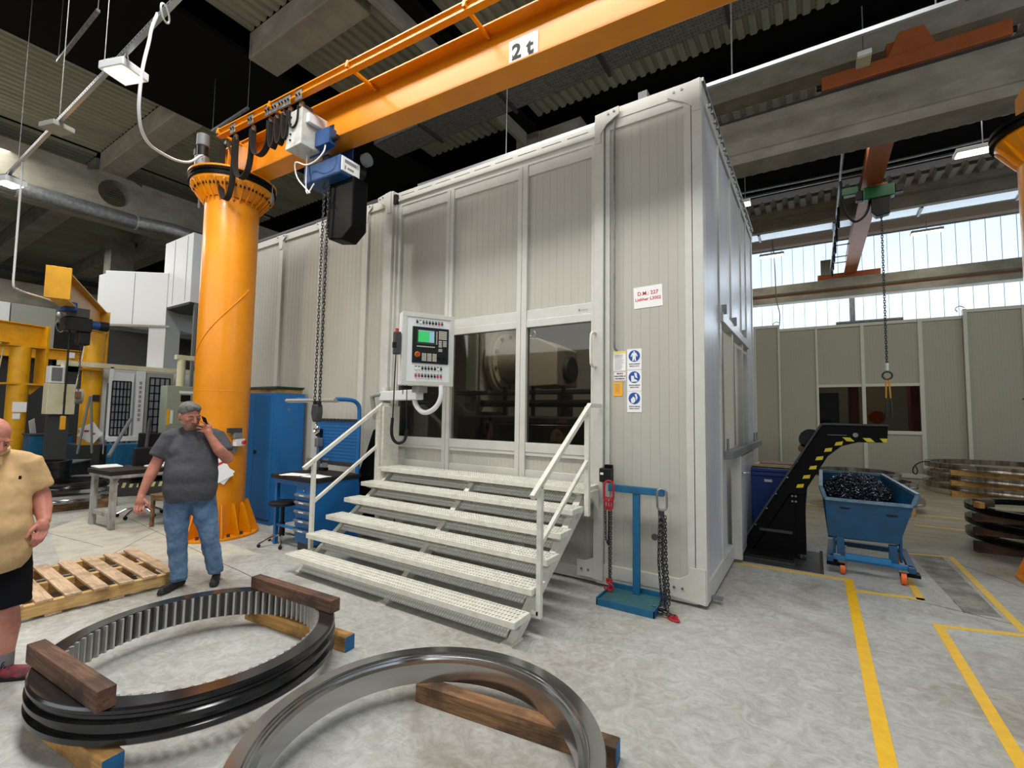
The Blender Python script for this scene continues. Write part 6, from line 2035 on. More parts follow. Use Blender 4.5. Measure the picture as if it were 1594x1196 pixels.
pz = thing('column_papers', 'white sheets taped to the left edge jib column beside the bald man', 'papers', (-14.75, 2.73, 0))
MB().obox((0.18, 0.02, 1.62), (0.004, 0.22, 0.22)).build('sheet', 'paper', pz)
MB().obox((0.18, -0.02, 1.42), (0.004, 0.12, 0.12)).build('sheet', 'paper', pz)
MB().obox((0.17, 0.25, 1.18), (0.006, 0.2, 0.34), rz=0.9, rx=0.3).build('sheet', 'paper', pz)
fb = thing('yellow_beam', 'level yellow crane beam far behind the two yellow jib columns', 'beam', (-16.85, 1.0, 2.9))
MB().box(0, 0.02, -2, 3.3, 0, 0.25).build('beam_web', 'yellow2', fb)
MB().box(-0.1, 0.12, -2, 3.3, 0.25, 0.27).build('beam_flange', 'yellow2', fb)
MB().box(-0.1, 0.12, -2, 3.3, -0.02, 0.0).build('beam_flange', 'yellow2', fb)
MB().box(0.13, 0.135, 3.0, 3.12, 0.05, 0.2).build('number_plate', 'white', fb)

# white raised housings above the machines
wh = thing('white_housing', 'large white sheet metal housing high above the gridded machine doors', 'housing', (-14.09, 3.91, 3.60), math.atan2(4.763-3.914, -13.027+14.091))
MB().box(0, 1.40, 0, 1.2, 0, 1.30).build('housing_panel', 'white_machine', wh, bevel=0.01)
MB().prism([(-0.25, 0.0), (0, 0), (0, 1.30), (-0.25, 1.22)], lambda u, w, d: (u, d, w), 0.15, 1.1).build('chamfer_panel', 'white_machine', wh, bevel=0.01)
MB().box(0.655, 0.665, -0.004, 0.0, 0.03, 1.27).build('panel_joint', 'mid_grey', wh)
MB().box(1.02, 1.40, 0.02, 0.6, -1.3, 0.0).build('housing_leg', 'white_machine', wh, bevel=0.01)
MB().box(-0.3, 1.5, -0.006, 0.0, -0.03, 0.02).build('lower_trim', 'grey_machine', wh)
wh2 = thing('white_housing', 'tall white box housing jutting out beside the top of the orange column', 'housing', (-13.3, 4.8, 4.06))
MB().box(0, 1.46, 0, 1.6, 0, 1.62).build('housing_panel', 'white_machine', wh2, bevel=0.012)
MB().box(0.55, 0.562, -0.005, 0, 0.05, 1.58).build('panel_joint', 'mid_grey', wh2)
MB().box(1.2, 1.212, -0.005, 0, 0.05, 1.58).build('panel_joint', 'mid_grey', wh2)
MB().box(0.0, 1.46, 0, 1.6, -0.05, 0.0).build('underside', 'dark_grey', wh2)
MB().box(1.42, 1.48, 0.1, 0.16, -4.05, 0).build('support_post', 'mid_grey', wh2)
wl = thing('white_housing', 'low white housing behind the yellow jib columns at the left edge', 'housing', (-18.5, 1.2, 2.2))
MB().box(0, 1.5, 0, 1.7, 1.0, 2.05).build('housing_panel', 'white_machine', wl, bevel=0.01)
MB().box(0, 1.5, 1.72, 2.55, 0.9, 2.05).build('housing_panel', 'grey_machine', wl, bevel=0.01)
MB().box(0.2, 1.5, 2.56, 4.2, 0.4, 1.6).build('dark_opening', 'black', wl)
dkb = thing('dark_backdrop_machine', 'dark machinery block standing behind the gridded machine and yellow cranes', 'machine', (-20.5, -1, 0))
MB().box(0, 3.5, 0, 9.5, 0, 3.0).build('casing', 'dark_grey', dkb, bevel=0.02)
MB().box(3.5, 3.55, 0.5, 3.5, 1.2, 1.9).build('panel', 'grey_machine', dkb)
MB().box(3.5, 3.56, 3.0, 3.5, 2.0, 2.6).build('panel', 'cream', dkb)

# gridded machining centre: frame plane x = -12.5, facing +x
gm = thing('machining_centre', 'white machining centre with black barred window doors behind the orange column', 'machine', (-12.5, 3.6, 0))


def gb_(name, m, y0, y1, z0, z1, x0=-0.06, x1=0.0, bevel=0.005, par=None):
    return MB().box(x0, x1, y0-3.6, y1-3.6, z0, z1).build(name, m, par or gm, bevel=bevel)


gb_('casing', 'white_machine', 3.66, 6.2, 0.15, 2.50, -1.6, -0.5)
gb_('top_beam', 'cream', 2.85, 6.2, 2.46, 2.56, -0.14, 0.0)
gb_('front_post', 'white_machine', 3.66, 3.73, 0.85, 2.50)
gb_('door_panel', 'white_machine', 3.73, 4.10, 0.80, 2.40, -0.10, -0.03)
gb_('door_panel', 'white_machine', 4.12, 4.28, 0.75, 2.45, -0.02, 0.05)
gb_('door_sill', 'white_machine', 3.66, 4.3, 0.88, 1.02)
d2 = gb_('door_frame', 'grey_machine', 4.30, 4.82, 0.90, 2.44, -0.02, 0.04)
for (y0, y1, z0, z1, ny, nz) in ((3.705, 4.02, 1.05, 2.20, 5, 7), (4.36, 4.74, 1.10, 2.32, 4, 7)):
    gb_('barred_pane', 'grid_pane', y0, y1, z0, z1, 0.041, 0.045)
    w_ = (y1-y0)
    bars = MB()
    for i in range(ny+1):
        yy = y0+w_*i/ny
        bars.box(0.045, 0.06, yy-0.011-3.6, yy+0.011-3.6, z0, z1)
    for j in range(nz+1):
        zz = z0+(z1-z0)*j/nz
        bars.box(0.045, 0.06, y0-3.6, y1-3.6, zz-0.011, zz+0.011)
    bars.build('window_bars', 'black', gm)
for k in range(9):
    MB().box(0.05, 0.053, 4.17-3.6, 4.22-3.6, 1.35+k*0.1, 1.42+k*0.1).build('symbol_strip', 'grey_machine', gm)
gb_('machine_bed', 'dark_grey', 3.3, 6.0, 0.1, 0.85, -1.2, -0.2)
gb_('tool_rack', 'black', 3.6, 4.7, 0.55, 0.85, -0.05, 0.5)
rk = MB()
for i in range(12):
    rk.cyl((0.2, i*0.09, 0.85), (0.2, i*0.09, 0.97), 0.03, n=8)
rk.build('tool_holder', 'galv', gm, kind='stuff')
gb_('white_tray', 'white_machine', 3.62, 4.15, 0.93, 1.03, 0.0, 0.25)
gb_('dark_top_opening', 'dark_grey', 3.75, 5.1, 2.56, 3.5, -1.6, -1.5)
gc = thing('control_cabinet', 'grey green control cabinet with a round neck standing behind the man on the phone', 'cabinet', (-11.0, 4.40, 0))
MB().box(-0.25, 0.05, -0.27, 0.42, 0.8, 2.10).build('housing', 'green_grey', gc, bevel=0.01)
MB().box(0.05, 0.06, -0.02, 0.16, 1.78, 1.92).build('gauge', 'black', gc, bevel=0.01)
MB().cyl((-0.1, 0.02, 2.10), (-0.1, 0.02, 2.66), 0.075, n=18).build('neck', 'cream', gc)
MB().bar((-0.1, -0.1, 2.70), (-0.1, 1.6, 2.70), 0.12, 0.1).build('boom', 'cream', gc, bevel=0.01)
MB().box(0.05, 0.056, -0.25, -0.20, 1.3, 1.62).build('warning_strip', 'sign_orange', gc)
MB().box(0.05, 0.056, -0.19, -0.14, 1.33, 1.60).build('white_strip', 'white', gc)
MB().box(-0.24, 0.04, -0.2, 0.4, 0.0, 0.8).build('plinth', 'green_grey', gc, bevel=0.01)
MB().box(0.05, 0.054, -0.05, 0.25, 1.95, 2.0).build('white_plate', 'white', gc)
cm = thing('control_pendant', 'cream machine console box with a small window between the yellow columns', 'console', (-12.3, 2.88, 0))
MB().box(-0.25, 0.05, -0.21, 0.20, 1.49, 2.08).build('console_box', 'cream', cm, bevel=0.01)
MB().box(-0.2, 0.04, -0.20, 0.02, 2.09, 2.42).build('screen_housing', 'white_machine', cm, bevel=0.01)
MB().box(0.041, 0.046, -0.17, -0.02, 2.13, 2.39).build('screen', 'mid_grey', cm)
MB().cyl((-0.1, 0.03, 2.08), (-0.1, 0.03, 2.50), 0.05, n=14).build('neck', 'cream', cm)
MB().tube([(0.06, 0.02, 1.7), (0.09, 0.02, 1.72), (0.09, 0.02, 1.9), (0.06, 0.02, 1.92)], 0.01, 6).build('handle', 'dark_grey', cm)
MB().cyl((0.0, 0.18, 1.85), (0.0, 0.30, 1.85), 0.15, n=20).build('spindle_nose', 'grey_machine', cm)
MB().box(-0.25, -0.05, -0.15, 0.15, 0, 1.49).build('stand', 'dark_grey', cm)
bx1 = thing('blue_cabinet', 'low blue steel cabinet between the yellow columns at the left', 'cabinet', (-13.9, 3.02, 0))
MB().box(-0.3, 0.2, -0.25, 0.42, 0.25, 1.03).build('body', 'blue_stand', bx1, bevel=0.01)
MB().box(-0.32, 0.22, -0.27, 0.44, 1.03, 1.06).build('top', 'dark_grey', bx1)
bx2 = thing('blue_cabinet', 'low blue steel cabinet half hidden behind the grey painted table', 'cabinet', (-11.6, 3.75, 0))
MB().box(-0.25, 0.2, -0.25, 0.30, 0.2, 0.92).build('body', 'blue_stand', bx2, bevel=0.01)
# hazard striped platform kerbs
for (x, y, z, lng, rz, lab) in ((-10.9, 3.2, 0.30, 2.6, math.radians(60), 'dark platform edge with a row of pale hazard dashes behind the grey table'), (-12.4, 2.0, 0.55, 2.2, math.radians(52), 'dark platform step with pale hazard dashes behind the left yellow columns')):
    t = thing('platform_edge', lab, 'platform', (x, y, 0), rz)
    MB().box(-lng/2, lng/2, 0, 0.9, 0, z).build('platform_body', 'dark_grey', t, bevel=0.01)
    MB().box(-lng/2-0.02, lng/2+0.02, -0.02, 0.92, z, z+0.03).build('platform_top', 'mid_grey', t, bevel=0.005)
    ds = MB()
    for i in range(int(lng/0.11)):
        x0 = -lng/2+0.03+i*0.11
        ds.add([(x0, -0.004, z-0.14), (x0+0.05, -0.004, z-0.14), (x0+0.075, -0.004, z-0.05), (x0+0.025, -0.004, z-0.05)], [(0, 1, 2, 3)])
    ds.build('hazard_dash', mat('hazard_cream', (206, 200, 140), 0.6), t, kind='stuff')
# grey painted table
tb = thing('work_table', 'worn grey painted table with a black mat beside the man with the phone', 'table', (-8.25, 2.85, 0), 0.05)
for x, y in ((-0.30, -0.42), (0.30, -0.42), (-0.30, 0.55), (0.30, 0.55)):
    MB().box(x-0.045, x+0.045, y-0.03, y+0.03, 0, 0.70).build('leg', 'grey_wood', tb, bevel=0.004)
MB().box(-0.30, 0.30, -0.445, -0.40, 0.16, 0.22).build('foot_rail', 'grey_wood', tb, bevel=0.003)
MB().box(-0.30, 0.30, 0.53, 0.57, 0.16, 0.22).build('foot_rail', 'grey_wood', tb, bevel=0.003)
MB().box(-0.36, 0.38, -0.47, 0.85, 0.68, 0.72).build('top_frame', 'grey_wood', tb, bevel=0.004)
MB().box(-0.38, 0.36, -0.49, 0.85, 0.72, 0.78).build('black_mat', 'rubber', tb, bevel=0.006)
wc = thing('white_cloth', 'folded white cloth over the near corner of the grey table', 'cloth', (-8.42, 2.52, 0.783))
MB().prism([(-0.22, 0), (0.08, 0), (0.08, 0.02), (-0.16, 0.03), (-0.24, 0.02)], xz(-0.13), 0, 0.28).build('cloth', 'white', wc, bevel=0.01)
lp = thing('laptop', 'black open laptop standing on the grey table', 'laptop', (-8.35, 3.30, 0.782), 0.5)
MB().box(-0.17, 0.17, -0.12, 0.12, 0, 0.02).build('base', 'black', lp, bevel=0.004)
MB().prism([(0.10, 0.01), (0.115, 0.01), (0.17, 0.26), (0.155, 0.26)], yz(0), -0.17, 0.17).build('screen_lid', 'black', lp, bevel=0.002)
sh = thing('sheet_stack', 'white papers and a pale box on the grey table beside the laptop', 'papers', (-8.1, 3.0, 0.782), 0.2)
MB().box(-0.14, 0.1, -0.1, 0.08, 0, 0.02).build('sheet', 'paper', sh)
MB().box(-0.1, 0.06, 0.1, 0.2, 0, 0.05).build('box', 'cream', sh, bevel=0.005)
ch_ = thing('swivel_chair', 'black swivel chair column on a chrome star base behind the grey table', 'chair', (-8.62, 3.0, 0))
MB().cyl((0, 0, 0.10), (0, 0, 0.52), 0.04, n=12).build('column', 'black', ch_)
MB().box(-0.22, 0.22, -0.22, 0.22, 0.52, 0.60).build('seat', 'black', ch_, bevel=0.03)
MB().box(0.18, 0.23, -0.2, 0.2, 0.72, 1.05).build('backrest', 'black', ch_, bevel=0.03)
MB().box(0.2, 0.22, -0.03, 0.03, 0.58, 0.8).build('back_bracket', 'black', ch_)
for i in range(5):
    a = 2*PI*i/5+0.3
    lg = MB().tube([(0.03*math.cos(a), 0.03*math.sin(a), 0.13), (0.17*math.cos(a), 0.17*math.sin(a), 0.11), (0.28*math.cos(a), 0.28*math.sin(a), 0.05)], 0.016, 8).build('leg', 'chrome', ch_)
    MB().sphere((0.28*math.cos(a), 0.28*math.sin(a), 0.028), 0.028, 10, 6).build('castor', 'black', lg)
ws = thing('wooden_stool', 'small brown wooden stool between the grey table and the walking man', 'stool', (-7.62, 3.02, 0), 0.4)
for x, y in ((-0.15, -0.15), (0.15, -0.15), (-0.15, 0.15), (0.15, 0.15)):
    MB().box(x-0.02, x+0.02, y-0.02, y+0.02, 0, 0.42).build('leg', 'wood_mid', ws, bevel=0.003)
MB().box(-0.18, 0.18, -0.18, 0.18, 0.42, 0.45).build('seat', 'wood_mid', ws, bevel=0.005)
MB().box(-0.13, 0.13, -0.17, -0.15, 0.36, 0.42).build('apron', 'wood_mid', ws)
jk = MB()
jk.prism([(-0.12, 0.02), (0.1, 0.0), (0.14, 0.42), (0.05, 0.5), (-0.1, 0.46)], xz(-0.06), 0, 0.12)
t = thing('hanging_jacket', 'dark blue cloth hanging beside the wooden stool behind the man', 'cloth', (-7.2, 2.98, 0.03), 0.8)
jk.build('fabric', mat('navy_cloth', (20, 24, 40), 0.95), t, bevel=0.03)
# leaning bars, rack poles and small clutter by the cranes
for (a, b, r, m, nm, lab) in (((-10.2, 3.05, 0.8), (-10.9, 3.55, 1.42), 0.03, 'mid_grey', 'leaning_bar', 'long grey bar leaning up behind the grey table'), ((-10.0, 3.5, 0.7), (-10.6, 3.75, 1.4), 0.03, 'dark_grey', 'leaning_bar', 'dark bar leaning beside the grey bar behind the table'),
                             ((-11.8, 3.05, 0.75), (-11.6, 3.12, 1.85), 0.02, 'mid_grey', 'steel_bar', 'left steel sling bar hanging between the yellow columns'), ((-11.75, 3.25, 0.75), (-11.6, 3.14, 1.85), 0.02, 'mid_grey', 'steel_bar', 'right steel sling bar hanging between the yellow columns'),
                             ((-11.4, 3.32, 0.75), (-11.4, 3.32, 2.1), 0.015, 'chrome', 'bent_rod', 'thin bright vertical rod beside the nearer yellow jib column')):
    mb = MB(); mb.tube([a, b], r, 8)
    tag(mb.build(nm, m), lab, 'bar')
tl = thing('tool_box_pile', 'dark pile of black tool boxes on the machine bed behind the grey table', 'boxes', (-10.9, 4.1, 0.0))
MB().box(-0.2, 0.2, -0.35, 0.1, 0.75, 1.15).build('box', 'black', tl, bevel=0.02)
MB().box(-0.2, 0.2, 0.15, 0.45, 0.7, 1.0).build('box', 'dark_grey', tl, bevel=0.02)
MB().box(-0.3, 0.25, -0.4, 0.5, 0, 0.72).build('bench', 'dark_grey', tl, bevel=0.01)
# ring pile on a pallet at the left
for k, (z, r, x, y) in enumerate(((0.14, 0.62, -10.35, 2.55), (0.30, 0.55, -10.5, 2.6), (0.42, 0.40, -10.9, 2.35))):
    ring_obj('stacked_ring', ('big bright ring at the bottom of the pile by the beige shirted man', 'dark ring in the middle of the pile by the beige shirted man', 'small dark ring on top of the pile by the beige shirted man')[k], (x, y, z), r, 0.10, 0.11 if k < 2 else 0.3, ('steel_ring', 'steel_dark', 'steel_dark')[k], 'rings piled by the left jib cranes')
t = thing('timber_block', 'long brown timber under the ring pile by the left jib cranes', 'timber', (-9.95, 2.5, 0.0), 1.4)
MB().box(-0.7, 0.6, -0.06, 0.06, 0, 0.135).build('beam', 'wood_mid', t, bevel=0.004)

vc = MB(); vc.tube([(-1.25, 20.5, 8.9), (-1.2, 20.5, 8.4), (-1.15, 20.5, 7.4), (-1.12, 20.5, 6.2), (-1.02, 20.5, 5.6), (-1.1, 20.5, 4.6)], 0.02, 6)
tag(vc.build('hanging_cable', 'grey_machine'), 'thin grey cable hanging down in front of the left back windows', 'cable')

# ============================================================ PEOPLE
def blob(name, prims, m, parent, voxel=0.009, smooth=4, cuts=(), inflate=0.0, label=None):
    """one continuous skin over tapered limbs ('c' round, 'k' flat ended) and ellipsoids ('e')"""
    mb = MB()
    for p in prims:
        if p[0] == 'e':
            c, r = p[1], p[2]
            R = p[3] if len(p) > 3 else None
            mb.sphere(c, 1.0, 24, 16, (r[0]+inflate, r[1]+inflate, r[2]+inflate), R)
        else:
            a, b, r0, r1 = Vector(p[1]), Vector(p[2]), p[3]+inflate, p[4]+inflate
            mb.cyl(a, b, r0, r1, n=20)
            if p[0] == 'c':
                mb.sphere(a, r0*1.0, 20, 12)
                mb.sphere(b, r1*1.0, 20, 12)
    me = mb.mesh(name)
    o = bpy.data.objects.new(name, me)
    COL.objects.link(o)
    r = o.modifiers.new('r', 'REMESH')
    r.mode = 'VOXEL'
    r.voxel_size = voxel
    r.use_smooth_shade = True
    if smooth:
        s = o.modifiers.new('s', 'SMOOTH')
        s.factor = 0.5
        s.iterations = smooth
    bpy.context.view_layer.update()
    out = bpy.data.meshes.new_from_object(o.evaluated_get(bpy.context.evaluated_depsgraph_get()))
    bpy.data.objects.remove(o)
    if cuts:
        import bmesh
        bm = bmesh.new()
        bm.from_mesh(out)
        for co, no in cuts:
            g = bm.verts[:]+bm.edges[:]+bm.faces[:]
            res = bmesh.ops.bisect_plane(bm, geom=g, plane_co=co, plane_no=no, clear_outer=True)
        bm.to_mesh(out)
        bm.free()
    out.materials.clear()
    out.materials.append(M[m] if isinstance(m, str) else m)
    out.polygons.foreach_set('use_smooth', [True]*len(out.polygons))
    out.name = name
    ob = bpy.data.objects.new(name, out)
    COL.objects.link(ob)
    ob.parent = parent
    if label:
        ob['label'] = label
    return ob


def LV(a, f, z):
    return Vector((-a, f, z))


def wrinkle(o, strength, size):
    t = bpy.data.textures.new('folds', 'CLOUDS')
    t.noise_scale = size
    t.noise_depth = 2
    d = o.modifiers.new('folds', 'DISPLACE')
    d.texture = t
    d.strength = strength
    d.mid_level = 0.5
    return o


def head_prims(c, yaw_, pit, rl=0.0, heavy=1.0):
    """c head centre; yaw_ turns the face towards image left (+)"""
    R = Matrix.Rotation(yaw_, 3, 'Z') @ Matrix.Rotation(-pit, 3, 'X') @ Matrix.Rotation(rl, 3, 'Y')
    c = Vector(c)

    def H(x, y, z):
        return c + R @ Vector((-x, y, z))
    pr = [('e', H(0, -0.012, 0.035), (0.078, 0.096, 0.088), R),
          ('e', H(0, 0.022, -0.015), (0.067*heavy, 0.072, 0.098), R),
          ('e', H(0, 0.038, -0.078), (0.046*heavy, 0.046, 0.036), R),
          ('e', H(0.042, 0.02, -0.055), (0.028*heavy, 0.045, 0.04), R),
          ('e', H(-0.042, 0.02, -0.055), (0.028*heavy, 0.045, 0.04), R),
          ('c', H(-0.030, 0.080, 0.026), H(0.030, 0.080, 0.026), 0.013, 0.013),
          ('c', H(0, 0.092, 0.012), H(0, 0.112, -0.026), 0.009, 0.0135),
          ('e', H(0.012, 0.098, -0.030), (0.010, 0.010, 0.009), R),
          ('e', H(-0.012, 0.098, -0.030), (0.010, 0.010, 0.009), R),
          ('e', H(0.040, 0.070, -0.012), (0.022, 0.016, 0.022), R),
          ('e', H(-0.040, 0.070, -0.012), (0.022, 0.016, 0.022), R),
          ('c', H(-0.020, 0.086, -0.062), H(0.020, 0.086, -0.062), 0.0085, 0.0085),
          ('e', H(0.080, -0.008, -0.004), (0.009, 0.020, 0.032), R),
          ('e', H(-0.080, -0.008, -0.004), (0.009, 0.020, 0.032), R)]
    return pr, H, R


def face_bits(H, R, par, brow, lipm, stub=None):
    for s in (-1, 1):
        e = MB(); e.sphere(H(s*0.031, 0.0835, 0.004), 0.0115, 14, 10, (1.2, 0.8, 0.62), R)
        e.build('eye', mat('eye_white', (196, 190, 184), 0.3), par)
        e = MB(); e.sphere(H(s*0.031-0.003, 0.0925, 0.001), 0.0052, 10, 8)
        e.build('iris', mat('iris_dark', (34, 24, 20), 0.3), par)
        b = MB(); b.tube([H(s*0.014, 0.094, 0.024), H(s*0.030, 0.095, 0.032), H(s*0.050, 0.082, 0.026)], 0.0042, 6)
        b.build('eyebrow', brow, par)
        b = MB(); b.tube([H(s*0.017, 0.092, 0.012), H(s*0.031, 0.0955, 0.0135), H(s*0.046, 0.086, 0.010)], 0.0036, 6)
        b.build('eyelid', lipm, par)
    l = MB(); l.tube([H(-0.022, 0.091, -0.062), H(-0.008, 0.0965, -0.0605), H(0.008, 0.0965, -0.0605), H(0.022, 0.091, -0.062)], 0.0034, 6)
    l.build('mouth', mat('lips', (150, 84, 76), 0.5), par)


def shrink(pr, k):
    out = []
    for p in pr:
        if p[0] == 'e':
            out.append((p[0], p[1], tuple(r-k for r in p[2]))+tuple(p[3:]))
        else:
            out.append((p[0], p[1], p[2], p[3]-k, p[4]-k))
    return out


def finger(p, rad=0.0085):
    """p: 4 points from knuckle to tip"""
    out = []
    for i in range(3):
        out.append(('c', p[i], p[i+1], rad*(1-0.08*i), rad*(1-0.08*(i+1))))
    return out


# ---- man on the phone
th = math.atan2(-0.914, -0.405)
m1 = thing('person', 'man with short grey hair in a dark grey T-shirt and jeans walking and phoning', 'person', (-4.88, 2.08, 0), th)
hp, H1, R1 = head_prims(LV(-0.040, 0.070, 1.562), 0.50, 0.30, 0.06, 1.12)
arm_skin = [
    # image right arm (his left), raised to the ear
    ('c', LV(0.185, 0.0, 1.36), LV(0.275, 0.10, 1.165), 0.046, 0.050),
    ('c', LV(0.275, 0.10, 1.165), LV(0.20, 0.165, 1.255), 0.052, 0.047),
    ('c', LV(0.20, 0.165, 1.255), LV(0.127, 0.155, 1.375), 0.046, 0.031),
    ('c', LV(0.127, 0.155, 1.375), LV(0.110, 0.145, 1.415), 0.030, 0.034),
    ('e', LV(0.101, 0.142, 1.440), (0.036, 0.021, 0.046)),
    # image left arm (his right), hanging
    ('c', LV(-0.185, 0.0, 1.36), LV(-0.272, 0.02, 1.12), 0.046, 0.047),
    ('c', LV(-0.272, 0.02, 1.12), LV(-0.305, 0.065, 1.02), 0.047, 0.045),
    ('c', LV(-0.305, 0.065, 1.02), LV(-0.350, 0.11, 0.875), 0.044, 0.029),
    ('c', LV(-0.350, 0.11, 0.875), LV(-0.352, 0.125, 0.845), 0.029, 0.031),
    ('e', LV(-0.354, 0.138, 0.815), (0.037, 0.024, 0.047)),
]
fing = []
for (bz, ba, tipa, tipz, tf) in ((1.480, 0.088, 0.050, 1.510, 0.120), (1.460, 0.076, 0.026, 1.484, 0.128), (1.438, 0.072, 0.018, 1.455, 0.135), (1.415, 0.076, 0.032, 1.426, 0.142)):
    b = LV(ba, 0.158, bz); t = LV(tipa, tf, tipz)
    md1 = LV(lerp(ba, tipa, 0.40), 0.180, lerp(bz, tipz, 0.5)+0.005)
    md2 = LV(lerp(ba, tipa, 0.75), 0.168, lerp(bz, tipz, 0.8)+0.003)
    fing += finger([b, md1, md2, t], 0.0080)
fing += [('c', LV(0.118, 0.135, 1.42), LV(0.128, 0.115, 1.465), 0.013, 0.0115), ('c', LV(0.128, 0.115, 1.465), LV(0.114, 0.095, 1.50), 0.0115, 0.009)]
for i, (da, ln) in enumerate(((-0.030, 0.062), (-0.010, 0.072), (0.010, 0.068), (0.028, 0.054))):
    b = LV(-0.354-da*1.05, 0.145+0.006*i, 0.785)
    p1 = b+Vector((0.004, 0.026, -ln*0.45))
    p2 = p1+Vector((-0.006, 0.004, -ln*0.34))
    p3 = p2+Vector((-0.014, -0.014, -ln*0.22))
    fing += finger([b, p1, p2, p3], 0.0082)
fing += [('c', LV(-0.325, 0.14, 0.835), LV(-0.296, 0.165, 0.80), 0.014, 0.012), ('c', LV(-0.296, 0.165, 0.80), LV(-0.285, 0.172, 0.768), 0.012, 0.009)]
torso1 = [
    ('e', LV(0.0, -0.01, 1.30), (0.175, 0.115, 0.12)),
    ('c', LV(-0.155, -0.01, 1.375), LV(0.155, -0.01, 1.375), 0.065, 0.065),
    ('e', LV(0.0, 0.02, 1.18), (0.195, 0.145, 0.18)),
    ('e', LV(0.0, 0.055, 1.02), (0.208, 0.180, 0.17)),
    ('e', LV(0.0, 0.02, 0.88), (0.198, 0.150, 0.13)),
    ('e', LV(0.0, 0.035, 1.10), (0.200, 0.160, 0.22)), ('e', LV(0.0, 0.035, 0.95), (0.203, 0.168, 0.16)), ('e', LV(0.0, 0.012, 1.24), (0.185, 0.135, 0.17)),
]
neck1 = [('c', LV(0, -0.01, 1.38), LV(-0.028, 0.035, 1.50), 0.068, 0.062), ('c', LV(-0.09, -0.01, 1.385), LV(0, 0.0, 1.45), 0.05, 0.052), ('c', LV(0.09, -0.01, 1.385), LV(0, 0.0, 1.45), 0.05, 0.052)]
legs1 = [('c', LV(-0.095, 0, 0.84), LV(-0.085, 0.05, 0.46), 0.085, 0.06), ('c', LV(-0.085, 0.05, 0.46), LV(-0.045, 0.0, 0.09), 0.055, 0.04),
         ('c', LV(0.095, 0, 0.84), LV(0.165, 0.05, 0.46), 0.085, 0.06), ('c', LV(0.165, 0.05, 0.46), LV(0.235, -0.03, 0.09), 0.055, 0.04)]
body = blob('body', hp+arm_skin+fing+shrink(torso1, 0.025)+neck1+legs1, 'skin', m1, voxel=0.0046, smooth=1)
# hair: cap over the skull, clear of the face
hair = blob('hair', [('e', H1(0, -0.020, 0.045), (0.0835, 0.100, 0.0865), R1), ('e', H1(0.0, 0.030, 0.098), (0.062, 0.055, 0.030), R1), ('e', H1(0.03, 0.052, 0.088), (0.03, 0.035, 0.026), R1), ('e', H1(-0.03, 0.050, 0.088), (0.03, 0.035, 0.026), R1),
                     ('e', H1(0.0, -0.06, -0.02), (0.068, 0.05, 0.055), R1)], 'hair', m1, voxel=0.005, smooth=2,
            cuts=[(H1(0, 0.052, 0.0), (H1(0, 1, -0.75)-H1(0, 0, 0)).normalized())])
face_bits(H1, R1, m1, M['hair'], 'skin')
blob('stubble', [('e', H1(0, 0.0375, -0.077), (0.053, 0.0485, 0.038), R1), ('c', H1(-0.02, 0.087, -0.048), H1(0.02, 0.087, -0.048), 0.008, 0.008), ('e', H1(0.046, 0.02, -0.055), (0.0295, 0.044, 0.036), R1), ('e', H1(-0.046, 0.02, -0.055), (0.0295, 0.044, 0.036), R1)], 'stubble', m1, voxel=0.005, smooth=1, label='short grey stubble on the chin')
shirt = blob('t_shirt', torso1+[
    ('e', LV(0.0, 0.06, 0.90), (0.205, 0.175, 0.20)),
    ('e', LV(0.09, 0.08, 1.23), (0.085, 0.06, 0.08)), ('e', LV(-0.09, 0.08, 1.23), (0.085, 0.06, 0.08)),
    ('k', LV(-0.17, -0.005, 1.385), LV(-0.262, 0.018, 1.185), 0.068, 0.070),
    ('k', LV(0.17, -0.005, 1.385), LV(0.258, 0.075, 1.215), 0.068, 0.072),
    ('c', LV(-0.10, -0.01, 1.395), LV(-0.04, 0.0, 1.425), 0.052, 0.048), ('c', LV(0.10, -0.01, 1.395), LV(0.04, 0.0, 1.425), 0.052, 0.048),
    ('k', LV(0, 0.0, 1.38), LV(0, 0.012, 1.452), 0.085, 0.069),
], 'tshirt', m1, voxel=0.009, smooth=26, inflate=0.009, cuts=[(LV(0, 0, 0.775), (0, 0.15, -1))])
wrinkle(shirt, 0.016, 0.09)
jeans = blob('jeans', [
    ('e', LV(0, 0.0, 0.87), (0.185, 0.135, 0.12)),
    ('c', LV(-0.095, 0.0, 0.82), LV(-0.09, 0.035, 0.62), 0.108, 0.098), ('c', LV(-0.09, 0.035, 0.62), LV(-0.08, 0.05, 0.46), 0.098, 0.080),
    ('k', LV(-0.08, 0.05, 0.46), LV(-0.050, 0.005, 0.07), 0.080, 0.064),
    ('c', LV(0.095, 0.0, 0.82), LV(0.13, 0.04, 0.62), 0.108, 0.098), ('c', LV(0.13, 0.04, 0.62), LV(0.165, 0.05, 0.46), 0.098, 0.080),
    ('k', LV(0.165, 0.05, 0.46), LV(0.233, -0.028, 0.09), 0.080, 0.064),
    ('e', LV(-0.052, 0.012, 0.10), (0.070, 0.072, 0.03)), ('e', LV(0.230, -0.022, 0.125), (0.068, 0.07, 0.03)),
], 'jeans', m1, voxel=0.009, smooth=3)
wrinkle(jeans, 0.022, 0.07)
